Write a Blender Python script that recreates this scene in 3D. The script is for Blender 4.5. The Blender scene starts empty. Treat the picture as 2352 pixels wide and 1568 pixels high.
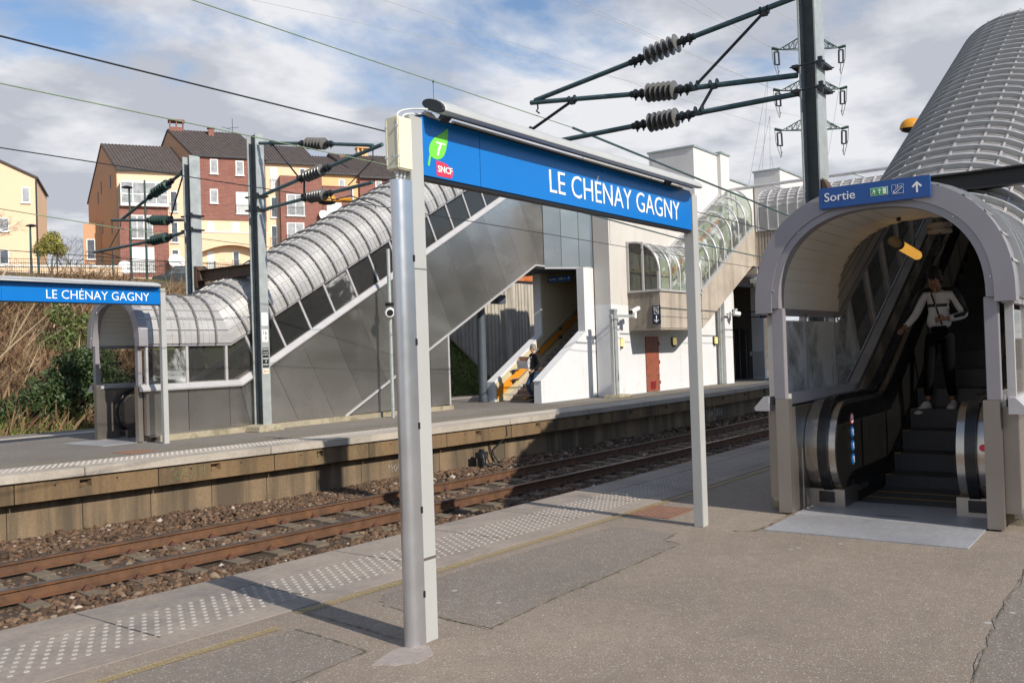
import bpy, bmesh, math, random
import numpy as np
from mathutils import Vector, Matrix
random.seed(7); rng = np.random.default_rng(7)
S = bpy.context.scene
C = S.collection
R = math.radians
# ------------------------------------------------------------ camera, sky, sun
cam = bpy.data.objects.new('camera', bpy.data.cameras.new('camera')); C.objects.link(cam); S.camera = cam
cam.data.sensor_width = 36; cam.data.lens = 36*2070/2352; cam.data.clip_end = 2000; cam.data.clip_start = .05
_r = Vector((0.5928478, -0.80465343, -0.03262433)); _u = Vector((0.01050321, -0.03278205, 0.99940733)); _f = Vector((0.80524603, 0.5928391, 0.01098333))
cam.matrix_world = Matrix(((_r.x, _u.x, -_f.x, 0), (_r.y, _u.y, -_f.y, 0), (_r.z, _u.z, -_f.z, 1.55), (0, 0, 0, 1)))
S.view_settings.view_transform = 'Standard'; S.view_settings.look = 'None'; S.view_settings.exposure = 0.08; S.view_settings.gamma = 1
S.render.resolution_x = 1024; S.render.resolution_y = 682
SUN_EL = 34.0; SUN_DIR = Vector((-.14, -1, 0)).normalized()      # towards the sun, horizontally
az = math.atan2(SUN_DIR.x, SUN_DIR.y)
w = bpy.data.worlds.new('World'); S.world = w; w.use_nodes = True
nt = w.node_tree; nt.nodes.clear()
def wn(t, **k):
    n = nt.nodes.new(t)
    for a, b in k.items(): setattr(n, a, b)
    return n
def wl(a, b): nt.links.new(a, b)
sky = wn('ShaderNodeTexSky', sky_type='NISHITA'); sky.sun_disc = False
sky.sun_elevation = R(SUN_EL); sky.sun_rotation = az; sky.air_density = 1.0; sky.dust_density = .4; sky.ozone_density = 2.5
tc = wn('ShaderNodeTexCoord'); sep = wn('ShaderNodeSeparateXYZ'); wl(tc.outputs['Generated'], sep.inputs[0])
# clouds: direction projected onto a flat cloud layer
mz = wn('ShaderNodeMath', operation='MAXIMUM'); wl(sep.outputs[2], mz.inputs[0]); mz.inputs[1].default_value = 0.0
mz2 = wn('ShaderNodeMath', operation='ADD'); wl(mz.outputs[0], mz2.inputs[0]); mz2.inputs[1].default_value = .16
dx = wn('ShaderNodeMath', operation='DIVIDE'); wl(sep.outputs[0], dx.inputs[0]); wl(mz2.outputs[0], dx.inputs[1])
dy = wn('ShaderNodeMath', operation='DIVIDE'); wl(sep.outputs[1], dy.inputs[0]); wl(mz2.outputs[0], dy.inputs[1])
cmb = wn('ShaderNodeCombineXYZ'); wl(dx.outputs[0], cmb.inputs[0]); wl(dy.outputs[0], cmb.inputs[1]); cmb.inputs[2].default_value = 3.4
n1 = wn('ShaderNodeTexNoise'); n1.inputs['Scale'].default_value = .95; n1.inputs['Detail'].default_value = 10; n1.inputs['Roughness'].default_value = .56; n1.inputs['Distortion'].default_value = .25
wl(cmb.outputs[0], n1.inputs['Vector'])
cr = wn('ShaderNodeValToRGB'); cr.color_ramp.elements[0].position = .33; cr.color_ramp.elements[1].position = .43; wl(n1.outputs['Fac'], cr.inputs[0])
n2 = wn('ShaderNodeTexNoise'); n2.inputs['Scale'].default_value = 2.0; n2.inputs['Detail'].default_value = 9; n2.inputs['Roughness'].default_value = .55
mp = wn('ShaderNodeMapping'); mp.inputs['Location'].default_value = (4.3, 1.2, 0); wl(cmb.outputs[0], mp.inputs[0]); wl(mp.outputs[0], n2.inputs['Vector'])
cr2 = wn('ShaderNodeValToRGB'); e = cr2.color_ramp.elements
e[0].position = .42; e[0].color = (.97, .98, 1.02, 1); e[1].position = .56; e[1].color = (.60, .63, .71, 1)
wl(n2.outputs['Fac'], cr2.inputs[0])
bgS = wn('ShaderNodeBackground'); bgS.inputs[1].default_value = .14
hs = wn('ShaderNodeHueSaturation'); hs.inputs['Saturation'].default_value = 1.0; wl(sky.outputs[0], hs.inputs['Color']); wl(hs.outputs[0], bgS.inputs[0])
bgC = wn('ShaderNodeBackground'); bgC.inputs[1].default_value = .82; wl(cr2.outputs[0], bgC.inputs[0])
# broken cloud to the north, clearing towards the sun and overhead
def mr(src, a, b, c, d):
    n = wn('ShaderNodeMapRange'); n.interpolation_type = 'SMOOTHSTEP'; wl(src, n.inputs[0])
    for i, v in enumerate((a, b, c, d)): n.inputs[i+1].default_value = v
    return n.outputs[0]
m1 = wn('ShaderNodeMath', operation='MULTIPLY'); wl(mr(sep.outputs[1], -.4, .0, .1, 1), m1.inputs[0]); wl(mr(sep.outputs[2], .42, .7, 1, .2), m1.inputs[1])
m2 = wn('ShaderNodeMath', operation='MULTIPLY'); wl(cr.outputs[0], m2.inputs[0]); wl(m1.outputs[0], m2.inputs[1])
mixw = wn('ShaderNodeMixShader'); wl(m2.outputs[0], mixw.inputs[0]); wl(bgS.outputs[0], mixw.inputs[1]); wl(bgC.outputs[0], mixw.inputs[2])
wo = wn('ShaderNodeOutputWorld'); wl(mixw.outputs[0], wo.inputs[0])
sl = bpy.data.lights.new('sun', 'SUN'); sl.energy = 4.9; sl.angle = R(.5); sl.color = (1, .935, .835)
so = bpy.data.objects.new('sun', sl); C.objects.link(so)
sv = Vector((SUN_DIR.x*math.cos(R(SUN_EL)), SUN_DIR.y*math.cos(R(SUN_EL)), math.sin(R(SUN_EL))))
so.rotation_euler = sv.to_track_quat('Z', 'Y').to_euler()

# ------------------------------------------------------------ helpers
def L(r, g, b):
    f = lambda c: (c/255/12.92) if c/255 <= .04045 else ((c/255+.055)/1.055)**2.4
    return (f(r), f(g), f(b), 1)
class MB:
    def __init__(s): s.v = []; s.f = []; s.m = []
    def face(s, pts, m=0):
        i = len(s.v); s.v += [tuple(p) for p in pts]; s.f.append(tuple(range(i, i+len(pts)))); s.m.append(m)
    def mesh(s, vs, fs, m=0):
        i = len(s.v); s.v += [tuple(p) for p in vs]; s.f += [tuple(a+i for a in f) for f in fs]; s.m += [m]*len(fs)
    def box(s, x0, x1, y0, y1, z0, z1, m=0):
        vs = [(x, y, z) for z in (z0, z1) for y in (y0, y1) for x in (x0, x1)]
        s.mesh(vs, [(0, 2, 3, 1), (4, 5, 7, 6), (0, 1, 5, 4), (2, 6, 7, 3), (0, 4, 6, 2), (1, 3, 7, 5)], m); return s
    def hexa(s, p, m=0):   # 8 pts: bottom 4 ccw, top 4
        s.mesh(p, [(3, 2, 1, 0), (4, 5, 6, 7), (0, 1, 5, 4), (1, 2, 6, 5), (2, 3, 7, 6), (3, 0, 4, 7)], m); return s
    def beam(s, p, q, w_, h_, m=0, up=(0, 0, 1)):
        p = Vector(p); q = Vector(q); d = (q-p).normalized(); up = Vector(up)
        if abs(d.dot(up)) > .98: up = Vector((1, 0, 0))
        a = d.cross(up).normalized()*w_/2; b = a.cross(d).normalized()*h_/2
        s.hexa([p-a-b, p+a-b, q+a-b, q-a-b, p-a+b, p+a+b, q+a+b, q-a+b], m); return s
    def tube(s, pts, r, n=8, m=0, cap=True):
        pts = [Vector(p) for p in pts]; rs = r if isinstance(r, (list, tuple)) else [r]*len(pts)
        rings = []; ref = None
        for i, p in enumerate(pts):
            d = (pts[min(i+1, len(pts)-1)]-pts[max(i-1, 0)]).normalized()
            if ref is None: ref = Vector((0, 0, 1)) if abs(d.z) < .9 else Vector((1, 0, 0))
            a = d.cross(ref).normalized(); b = d.cross(a).normalized(); ref = -b if False else ref
            rings.append([p+(a*math.cos(t)+b*math.sin(t))*rs[i] for t in [2*math.pi*k/n for k in range(n)]])
        vs = [q for g in rings for q in g]; fs = []
        for i in range(len(pts)-1):
            for k in range(n):
                fs.append((i*n+k, i*n+(k+1) % n, (i+1)*n+(k+1) % n, (i+1)*n+k))
        if cap: fs.append(tuple(range(n))[::-1]); fs.append(tuple((len(pts)-1)*n+k for k in range(n)))
        s.mesh(vs, fs, m); return s
    def extr(s, poly, fn, t0, t1, m=0):   # poly list of 2D, fn(a,b,t)->xyz
        n = len(poly); vs = [fn(a, b, t0) for a, b in poly]+[fn(a, b, t1) for a, b in poly]
        fs = [tuple(range(n))[::-1], tuple(range(n, 2*n))]+[(k, (k+1) % n, n+(k+1) % n, n+k) for k in range(n)]
        s.mesh(vs, fs, m); return s
    def sweep(s, rings, m=0, closed=False, capends=False):  # rings: lists of pts
        n = len(rings[0]); vs = [q for g in rings for q in g]; fs = []
        for i in range(len(rings)-1):
            for k in range(n if closed else n-1):
                fs.append((i*n+k, i*n+(k+1) % n, (i+1)*n+(k+1) % n, (i+1)*n+k))
        if capends: fs.append(tuple(range(n))[::-1]); fs.append(tuple((len(rings)-1)*n+k for k in range(n)))
        s.mesh(vs, fs, m); return s
    def lathe(s, prof, origin, axis, n=16, m=0):  # prof (t along axis, r)
        o = Vector(origin); ax = Vector(axis).normalized(); ref = Vector((0, 0, 1)) if abs(ax.z) < .9 else Vector((1, 0, 0))
        a = ax.cross(ref).normalized(); b = ax.cross(a)
        return s.sweep([[o+ax*t+(a*math.cos(g)+b*math.sin(g))*r for g in [2*math.pi*k/n for k in range(n)]] for t, r in prof], m, closed=True, capends=True)
    def build(s, name, mats, parent=None, smooth=False, bevel=0, xf=None):
        me = bpy.data.meshes.new(name); me.from_pydata(s.v, [], s.f)
        if xf: me.transform(xf)
        if not isinstance(mats, (list, tuple)): mats = [mats]
        for q in mats: me.materials.append(q)
        me.polygons.foreach_set('material_index', s.m); 
        bm = bmesh.new(); bm.from_mesh(me); bmesh.ops.recalc_face_normals(bm, faces=bm.faces)
        if bevel:
            bmesh.ops.remove_doubles(bm, verts=bm.verts, dist=1e-5)
            try: bmesh.ops.bevel(bm, geom=[e for e in bm.edges if len(e.link_faces) == 2 and e.calc_face_angle(0) > .6], offset=bevel, segments=2, affect='EDGES', clamp_overlap=True)
            except Exception: pass
        bm.to_mesh(me); bm.free()
        if smooth:
            me.polygons.foreach_set('use_smooth', [True]*len(me.polygons))
            try: me.set_sharp_from_angle(angle=R(35))
            except Exception: pass
        o = bpy.data.objects.new(name, me); C.objects.link(o)
        if parent: o.parent = parent
        return o
def tag(o, label=None, cat=None, group=None, kind=None):
    if label: o['label'] = label
    if cat: o['category'] = cat
    if group: o['group'] = group
    if kind: o['kind'] = kind
    return o
def thing(name, label, cat, loc=(0, 0, 0), rz=0, group=None):
    o = bpy.data.objects.new(name, None); C.objects.link(o); o.location = loc; o.rotation_euler = (0, 0, rz); o.empty_display_size = .2
    return tag(o, label, cat, group)
def kids(o): return [c for c in bpy.data.objects if c.parent == o]
def copy_tree(o, parent=None):
    ks = kids(o); c = o.copy(); C.objects.link(c); c.parent = parent
    for ch in ks: copy_tree(ch, c)
    return c
def struct(o): o['kind'] = 'structure'; return o
def textmesh(txt, size, mat, parent, mtx, name='lettering', ext=.002, bold=0, sx=1, align='LEFT', width=None):
    cu = bpy.data.curves.new('t', 'FONT'); cu.body = txt; cu.size = size; cu.extrude = ext; cu.offset = bold; cu.align_x = align; cu.resolution_u = 3
    to = bpy.data.objects.new('t', cu); C.objects.link(to); bpy.context.view_layer.update()
    me = bpy.data.meshes.new_from_object(to.evaluated_get(bpy.context.evaluated_depsgraph_get()))
    bpy.data.objects.remove(to); bpy.data.curves.remove(cu)
    if width:
        xs = [v.co.x for v in me.vertices]; sx = width/(max(xs)-min(xs)); off = -min(xs)*sx
    else: off = 0
    me.transform(mtx @ Matrix.Translation((off, 0, 0)) @ Matrix.Diagonal((sx, 1, 1, 1))); me.materials.clear(); me.materials.append(mat); me.name = name
    o = bpy.data.objects.new(name, me); C.objects.link(o); o.parent = parent; return o
FACE_NY = Matrix.Rotation(R(90), 4, 'X')              # text readable from -Y, runs +X
FACE_NX = Matrix.Rotation(R(-90), 4, 'Z') @ Matrix.Rotation(R(90), 4, 'X')   # readable from -X, runs -Y

# ------------------------------------------------------------ materials
def base_mat(name, rough=.6, metal=0):
    m = bpy.data.materials.new(name); m.use_nodes = True; t = m.node_tree; b = t.nodes['Principled BSDF']
    b.inputs['Roughness'].default_value = rough; b.inputs['Metallic'].default_value = metal
    return m, t, b
def N(t, ty, **k):
    n = t.nodes.new(ty)
    for a, b in k.items():
        if a in n.inputs: n.inputs[a].default_value = b
        else: setattr(n, a, b)
    return n
def objco(t, scale=(1, 1, 1), kind='Object', rot=(0, 0, 0)):
    tc = t.nodes.new('ShaderNodeTexCoord'); m = t.nodes.new('ShaderNodeMapping'); m.inputs['Scale'].default_value = scale; m.inputs['Rotation'].default_value = rot
    t.links.new(tc.outputs[kind], m.inputs[0]); return m.outputs[0]
def ramp(t, fac, stops):
    r = t.nodes.new('ShaderNodeValToRGB'); e = r.color_ramp.elements
    while len(e) < len(stops): e.new(.5)
    for i, (p, c) in enumerate(stops): e[i].position = p; e[i].color = c if len(c) == 4 else (*c, 1)
    t.links.new(fac, r.inputs[0]); return r.outputs[0]
def mixc(t, fac, a, b, mode='MIX'):
    n = t.nodes.new('ShaderNodeMix'); n.data_type = 'RGBA'; n.blend_type = mode
    for sock, val in ((n.inputs[0], fac), (n.inputs[6], a), (n.inputs[7], b)):
        if hasattr(val, 'is_output'): t.links.new(val, sock)
        else: sock.default_value = val
    return n.outputs[2]
def noise(t, vec, scale, detail=4, rough=.55, dist=0):
    n = t.nodes.new('ShaderNodeTexNoise'); n.inputs['Scale'].default_value = scale; n.inputs['Detail'].default_value = detail; n.inputs['Roughness'].default_value = rough; n.inputs['Distortion'].default_value = dist
    t.links.new(vec, n.inputs['Vector']); return n.outputs['Fac']
def bump(t, b, h, strength=.3, dist=.01):
    n = t.nodes.new('ShaderNodeBump'); n.inputs['Strength'].default_value = strength; n.inputs['Distance'].default_value = dist
    t.links.new(h, n.inputs['Height']); t.links.new(n.outputs[0], b.inputs['Normal'])
def mat(name, c, rough=.6, metal=0, var=.12, vs=3.0, bmp=0, bs=60, spec=None, dirt=None, streak=None):
    """plain surface with mottling, optional fine bump, dirt blotches and vertical streaks"""
    m, t, b = base_mat(name, rough, metal); co = objco(t)
    n = noise(t, co, vs, 5, .6)
    c0 = tuple(x*(1-var) for x in c[:3])+(1,); c1 = tuple(min(1, x*(1+var)) for x in c[:3])+(1,)
    col = ramp(t, n, [(.3, c0), (.7, c1)])
    if dirt:
        nd = noise(t, co, dirt[1], 6, .65, .3); col = mixc(t, ramp(t, nd, [(dirt[2], (0, 0, 0, 1)), (dirt[2]+.14, (1, 1, 1, 1))]), col, dirt[0])
    if streak:
        ns = noise(t, objco(t, (streak[1], streak[1], streak[1]*.07)), 1, 5, .6); col = mixc(t, ramp(t, ns, [(streak[2], (0, 0, 0, 1)), (streak[2]+.15, (1, 1, 1, 1))]), col, streak[0])
    t.links.new(col, b.inputs['Base Color'])
    rr = t.nodes.new('ShaderNodeMapRange'); rr.inputs['To Min'].default_value = max(0, rough-.08); rr.inputs['To Max'].default_value = min(1, rough+.08)
    t.links.new(n, rr.inputs[0]); t.links.new(rr.outputs[0], b.inputs['Roughness'])
    if bmp: bump(t, b, noise(t, co, bs, 4, .6), bmp, .01)
    if spec is not None: b.inputs['Specular IOR Level'].default_value = spec
    return m
M = {}
M['grey_paint'] = mat('grey_paint', L(176, 176, 172), .42, .1, .05, 2)
M['lilac_alu'] = mat('lilac_alu', (.30, .285, .30), .45, .25, .06, 2, dirt=((.22, .2, .2, 1), 3, .66))
M['alu'] = mat('alu', (.62, .63, .65), .3, .85, .08, 4)
M['alu_white'] = mat('alu_white', (.47, .455, .45), .4, .2, .05, 4, dirt=((.35, .31, .29, 1), 5, .62))
M['blue_sign'] = mat('blue_sign', (.003, .155, .50), .25, 0, .04, 2)
M['blue_dark'] = mat('blue_dark', (.01, .075, .28), .3, 0, .04, 2)
M['navy'] = mat('navy', (.008, .02, .07), .35)
M['white_sign'] = mat('white_sign', (.85, .84, .80), .4, 0, .02)
M['leaf_green'] = mat('leaf_green', (.17, .62, .06), .4, 0, .02)
M['exit_green'] = mat('exit_green', (.06, .36, .13), .4, 0, .02)
M['logo_red'] = mat('logo_red', (.72, .035, .08), .35, 0, .1, 6)
M['cream_box'] = mat('cream_box', (.70, .66, .50), .45, 0, .05, 3)
M['black'] = mat('black', (.012, .012, .013), .4)
M['rubber'] = mat('rubber', (.01, .01, .012), .28)
M['dark_steel'] = mat('dark_steel', (.035, .04, .045), .45, .4)
M['teal_steel'] = mat('teal_steel', (.07, .125, .135), .45, .3, .25, 8)
M['porcelain'] = mat('porcelain', (.13, .125, .115), .25, 0, .12, 5)
M['porcelain_green'] = mat('porcelain_green', (.03, .06, .05), .2, 0, .2, 5)
M['galv_shaded'] = mat('galv_shaded', (.085, .095, .095), .6, .3, .2, 5)  # galvanised steel with the shade of the mast recess in its colour
M['galv'] = mat('galv', (.40, .425, .415), .5, .35, .15, 5, dirt=((.33, .32, .25, 1), 2, .6), streak=((.25, .24, .2, 1), 6, .62))
M['rust_beam'] = mat('rust_beam', (.085, .05, .03), .6, .1, .35, 2)
M['black_beam'] = mat('black_beam', (.018, .017, .016), .5, .1, .3, 2, dirt=((.25, .24, .23, 1), 9, .74))
M['cable'] = mat('cable', (.02, .02, .02), .5)
M['wire_green'] = mat('wire_green', (.24, .33, .2), .5, .3)
M['white_cable'] = mat('white_cable', (.55, .58, .58), .5)
M['rail_side'] = mat('rail_side', (.115, .056, .028), .7, .1, .3, 6, .3, 80, dirt=((.17, .075, .03, 1), 2, .52))
M['rail_top'] = mat('rail_top', (.16, .15, .14), .3, .8, .1, 3)
M['sleeper'] = mat('sleeper', (.155, .12, .082), .85, 0, .25, 5, .5, 60)
M['clip'] = mat('clip', (.12, .05, .035), .7, .2, .3, 20)
M['white_wall'] = mat('white_wall', (.64, .64, .645), .8, 0, .04, 1.2, .15, 90, dirt=((.56, .54, .50, 1), 1.6, .60), streak=((.55, .53, .50, 1), 3.5, .60))
M['cream_wall'] = mat('cream_wall', (.56, .525, .475), .8, 0, .05, 1.2, .15, 90, streak=((.50, .46, .40, 1), 3, .56))
M['tower_wall'] = mat('tower_wall', (.62, .595, .57), .8, 0, .04, 1, .1, 90, streak=((.6, .56, .52, 1), 2, .6))
M['zinc'] = mat('zinc', (.35, .4, .4), .5, .4)
M['red_door'] = mat('red_door', (.27, .075, .04), .55, 0, .15, 4, dirt=((.12, .05, .03, 1), 6, .52))
M['lamp_yellow'] = mat('lamp_yellow', (.75, .55, .18), .4)
M['dark_glass'] = mat('dark_glass', (.02, .022, .025), .1)
M['orange_band'] = mat('orange_band', (.72, .27, .02), .5, 0, .1, 30, .3, 120)
M['yellow_lamp'] = mat('yellow_lamp', (.62, .27, .015), .35)
M['stone_step'] = mat('stone_step', (.22, .18, .15), .7, 0, .2, 6)
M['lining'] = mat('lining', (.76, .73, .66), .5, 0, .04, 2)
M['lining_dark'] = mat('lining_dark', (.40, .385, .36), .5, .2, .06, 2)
M['esc_panel'] = mat('esc_panel', (.022, .021, .020), .30, .5, .2, 4, dirt=((.10, .095, .09, 1), 5, .72))
M['steel_bright'] = mat('steel_bright', (.50, .46, .40), .24, .95, .08, 3)
M['step_grey'] = mat('step_grey', (.085, .085, .09), .5, .5, .1, 8)
M['step_yellow'] = mat('step_yellow', (.5, .33, .03), .5)
M['roof_slate'] = mat('roof_slate', (.085, .068, .062), .8, 0, .2, 2)
M['render_tan'] = mat('render_tan', (.58, .33, .19), .9, 0, .04, .5)
M['render_cream'] = mat('render_cream', (.80, .575, .385), .9, 0, .03, .5)
M['render_orange'] = mat('render_orange', (.78, .48, .24), .9, 0, .03, .5)
M['pvc'] = mat('pvc', (.8, .8, .78), .5, 0, .02)
M['curtain'] = mat('curtain', (.35, .36, .37), .35, 0, .35, 3)
M['pane'] = mat('pane', (.09, .10, .115), .12, 0, .4, 1.5)
M['fence_green'] = mat('fence_green', (.02, .05, .04), .5, .2)
M['bark'] = mat('bark', (.13, .10, .08), .9, 0, .2, 8)
M['moss'] = mat('moss', (.11, .10, .06), .9, 0, .5, 20)
M['skin_light'] = mat('skin_light', (.52, .29, .20), .5, 0, .06, 20)
M['skin_brown'] = mat('skin_brown', (.36, .19, .115), .5, 0, .06, 20)
M['hair_black'] = mat('hair_black', (.01, .009, .008), .6, 0, .3, 60, .6, 200)
M['hair_grey'] = mat('hair_grey', (.18, .17, .165), .6, 0, .35, 60, .6, 200)
M['jacket_black'] = mat('jacket_black', (.010, .010, .011), .7, 0, .3, 8, .4, 25, spec=.25)
M['jacket_white'] = mat('jacket_white', (.80, .80, .82), .55, 0, .06, 8, .3, 18)
M['jeans'] = mat('jeans', (.03, .06, .11), .8, 0, .45, 9, .3, 40)
M['trouser_black'] = mat('trouser_black', (.007, .007, .008), .95, 0, .3, 9, .3, 30, spec=.08)
M['shoe_white'] = mat('shoe_white', (.7, .69, .68), .5, 0, .05, 20)
M['card_white'] = mat('card_white', (.66, .65, .68), .6)
M['card_brown'] = mat('card_brown', (.35, .2, .12), .7)
M['lip'] = mat('lip', (.3, .1, .08), .5)
M['dark_red'] = mat('dark_red', (.2, .01, .01), .5)
M['graffiti'] = mat('graffiti', (.17, .21, .10), .7)
M['chalk'] = mat('chalk', (.6, .6, .56), .8)

def m_asphalt(name, c, speck=(.46, .43, .39), seed=0, patch=None):
    m, t, b = base_mat(name, .85); co = objco(t)
    big = noise(t, co, .55, 5, .6); col = ramp(t, big, [(.25, tuple(x*.80 for x in c)), (.75, tuple(x*1.14 for x in c))])
    mid = noise(t, co, 9, 4, .7); col = mixc(t, .35, col, ramp(t, mid, [(.35, (.10, .095, .09)), (.65, (.36, .33, .3))]), 'SOFT_LIGHT')
    v = t.nodes.new('ShaderNodeTexVoronoi'); v.inputs['Scale'].default_value = 150; t.links.new(co, v.inputs['Vector'])
    sc = t.nodes.new('ShaderNodeSeparateColor'); t.links.new(v.outputs['Color'], sc.inputs[0])
    col = mixc(t, ramp(t, sc.outputs[0], [(.93, (0, 0, 0)), (.97, (.8, .8, .8))]), col, (*speck, 1))
    col = mixc(t, ramp(t, sc.outputs[1], [(.82, (0, 0, 0)), (.9, (.5, .5, .5))]), col, tuple(x*.45 for x in c)+(1,))
    v2 = t.nodes.new('ShaderNodeTexVoronoi'); v2.inputs['Scale'].default_value = 3.1; v2.inputs['Randomness'].default_value = 1; t.links.new(co, v2.inputs['Vector'])
    gum = ramp(t, v2.outputs['Distance'], [(.055, (1, 1, 1)), (.075, (0, 0, 0))]); s2 = t.nodes.new('ShaderNodeSeparateColor'); t.links.new(v2.outputs['Color'], s2.inputs[0])
    gm = t.nodes.new('ShaderNodeMath'); gm.operation = 'MULTIPLY'; t.links.new(gum, gm.inputs[0]); t.links.new(ramp(t, s2.outputs[0], [(.62, (0, 0, 0)), (.63, (.8, .8, .8))]), gm.inputs[1])
    col = mixc(t, gm.outputs[0], col, (.42, .40, .37, 1))
    st = noise(t, co, 1.3, 6, .7, .4); col = mixc(t, ramp(t, st, [(.54, (0, 0, 0)), (.70, (.5, .5, .5))]), col, tuple(x*.62 for x in c)+(1,))
    t.links.new(col, b.inputs['Base Color']); bump(t, b, v.outputs['Distance'], .35, .006)
    return m
M['asphalt'] = m_asphalt('asphalt', (.285, .232, .183))
M['asphalt_patch'] = m_asphalt('asphalt_patch', (.235, .198, .165))
M['asphalt_far'] = m_asphalt('asphalt_far', (.20, .18, .155))
def m_concrete(name, c, dark, streaks=True, moss=0, thr=.5, bmp=.4):
    m, t, b = base_mat(name, .85); co = objco(t)
    col = ramp(t, noise(t, co, 1.2, 6, .65), [(.3, tuple(x*.8 for x in c)), (.7, tuple(x*1.12 for x in c))])
    col = mixc(t, .4, col, ramp(t, noise(t, co, 26, 4, .7), [(.3, (.25, .25, .25)), (.7, (.75, .75, .75))]), 'SOFT_LIGHT')
    if streaks:
        s = noise(t, objco(t, (2.2, 2.2, .16)), 1.0, 6, .62, .1); col = mixc(t, ramp(t, s, [(thr-.06, (0, 0, 0)), (thr+.12, (.9, .9, .9))]), col, (*dark, 1))
    else:
        s = noise(t, co, .9, 7, .7, .3); col = mixc(t, ramp(t, s, [(thr, (0, 0, 0)), (thr+.22, (.85, .85, .85))]), col, (*dark, 1))
    if moss:
        s = noise(t, co, 3.5, 6, .7, .4); col = mixc(t, ramp(t, s, [(.62-moss, (0, 0, 0)), (.75-moss, (.8, .8, .8))]), col, (.11, .12, .035, 1))
    t.links.new(col, b.inputs['Base Color']); bump(t, b, noise(t, co, 45, 5, .7), bmp, .01)
    return m
M['coping'] = m_concrete('coping', (.29, .242, .20), (.13, .12, .115), False, thr=.50)
M['coping_far'] = m_concrete('coping_far', (.40, .35, .29), (.16, .145, .12), False, thr=.55)
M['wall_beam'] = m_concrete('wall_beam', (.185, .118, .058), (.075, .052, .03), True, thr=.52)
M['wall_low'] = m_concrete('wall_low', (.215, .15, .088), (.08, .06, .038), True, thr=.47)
M['curb'] = m_concrete('curb', (.36, .31, .22), (.12, .10, .05), False, moss=.08, thr=.5, bmp=.8)
M['stair_conc'] = m_concrete('stair_conc', (.44, .38, .31), (.27, .23, .18), True, thr=.56)
M['rib_conc'] = m_concrete('rib_conc', (.46, .42, .35), (.2, .17, .13), True, thr=.55, bmp=.9)
M['patch_conc'] = m_concrete('patch_conc', (.33, .28, .25), (.24, .2, .18), False, thr=.6)
M['plate'] = m_concrete('plate', (.36, .36, .375), (.28, .27, .27), False, thr=.55, bmp=.05); M['plate'].node_tree.nodes['Principled BSDF'].inputs['Metallic'].default_value = .25; M['plate'].node_tree.nodes['Principled BSDF'].inputs['Roughness'].default_value = .5
def m_steelpanel(name, c, rough=.34):
    m, t, b = base_mat(name, rough, .9); co = objco(t)
    n = noise(t, objco(t, (.5, .5, .9)), 1.0, 3, .5, .4)
    col = ramp(t, n, [(.3, tuple(x*.85 for x in c)), (.7, tuple(x*1.15 for x in c))])
    oi = t.nodes.new('ShaderNodeObjectInfo'); col = mixc(t, .8, col, ramp(t, oi.outputs['Random'], [(0, (.62, .62, .62)), (1, (1, 1, 1))]), 'MULTIPLY')
    d = noise(t, objco(t, (3, 3, .5)), 1, 6, .7); col = mixc(t, ramp(t, d, [(.60, (0, 0, 0)), (.85, (.35, .35, .35))]), col, (.14, .12, .10, 1))
    t.links.new(col, b.inputs['Base Color'])
    rr = t.nodes.new('ShaderNodeMapRange'); rr.inputs['To Min'].default_value = rough-.1; rr.inputs['To Max'].default_value = rough+.14; t.links.new(n, rr.inputs[0]); t.links.new(rr.outputs[0], b.inputs['Roughness'])
    bump(t, b, noise(t, objco(t, (.5, .5, .35)), 1.0, 1, .3), .35, .05)
    return m
M['steel_panel'] = m_steelpanel('steel_panel', (.55, .525, .485), .24)
M['steel_jamb'] = m_steelpanel('steel_jamb', (.42, .38, .34), .4)
M['near_roof'] = mat('near_roof', (.50, .475, .46), .42, .4, .12, 2.5, dirt=((.25, .22, .21, 1), 4, .6)); M['near_rib'] = mat('near_rib', (.40, .41, .41), .42, .4, .08, 3)
M['zinc_roof'] = mat('zinc_roof', (.47, .455, .435), .40, .3, .10, 2.5, dirt=((.33, .3, .28, 1), 4, .62))
M['zinc_rib'] = mat('zinc_rib', (.24, .235, .24), .45, .4, .08, 3)
M['zinc_rib_light'] = mat('zinc_rib_light', (.62, .62, .62), .4, .4, .06, 3)
def m_brick(name, c1, c2, mortar, scale, kind='Object', rot=(0, 0, 0), ratio=(.5, .25), bs=.25):
    m, t, b = base_mat(name, .85); co = objco(t, rot=rot)
    k = t.nodes.new('ShaderNodeTexBrick'); k.inputs['Color1'].default_value = (*c1, 1); k.inputs['Color2'].default_value = (*c2, 1); k.inputs['Mortar'].default_value = (*mortar, 1)
    k.inputs['Scale'].default_value = scale; k.inputs['Brick Width'].default_value = ratio[0]; k.inputs['Row Height'].default_value = ratio[1]; k.inputs['Mortar Size'].default_value = .012
    t.links.new(co, k.inputs['Vector'])
    col = mixc(t, .3, k.outputs['Color'], ramp(t, noise(t, co, 2.2, 5, .6), [(.3, (.3, .3, .3)), (.7, (.7, .7, .7))]), 'SOFT_LIGHT')
    t.links.new(col, b.inputs['Base Color']); bump(t, b, k.outputs['Fac'], -.3, .01); return m
M['brick'] = m_brick('brick', (.27, .095, .068), (.20, .07, .052), (.33, .2, .16), 1.0, rot=(R(90), 0, 0), ratio=(.36, .12))
M['brick_orange'] = m_brick('brick_orange', (.50, .16, .05), (.40, .11, .03), (.10, .03, .01), 1.0, rot=(R(90), 0, R(90)), ratio=(.35, .9))
M['tile_cream'] = m_brick('tile_cream', (.70, .60, .34), (.66, .55, .30), (.45, .38, .25), 1.0, rot=(R(90), 0, 0), ratio=(.06, .06))
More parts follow.
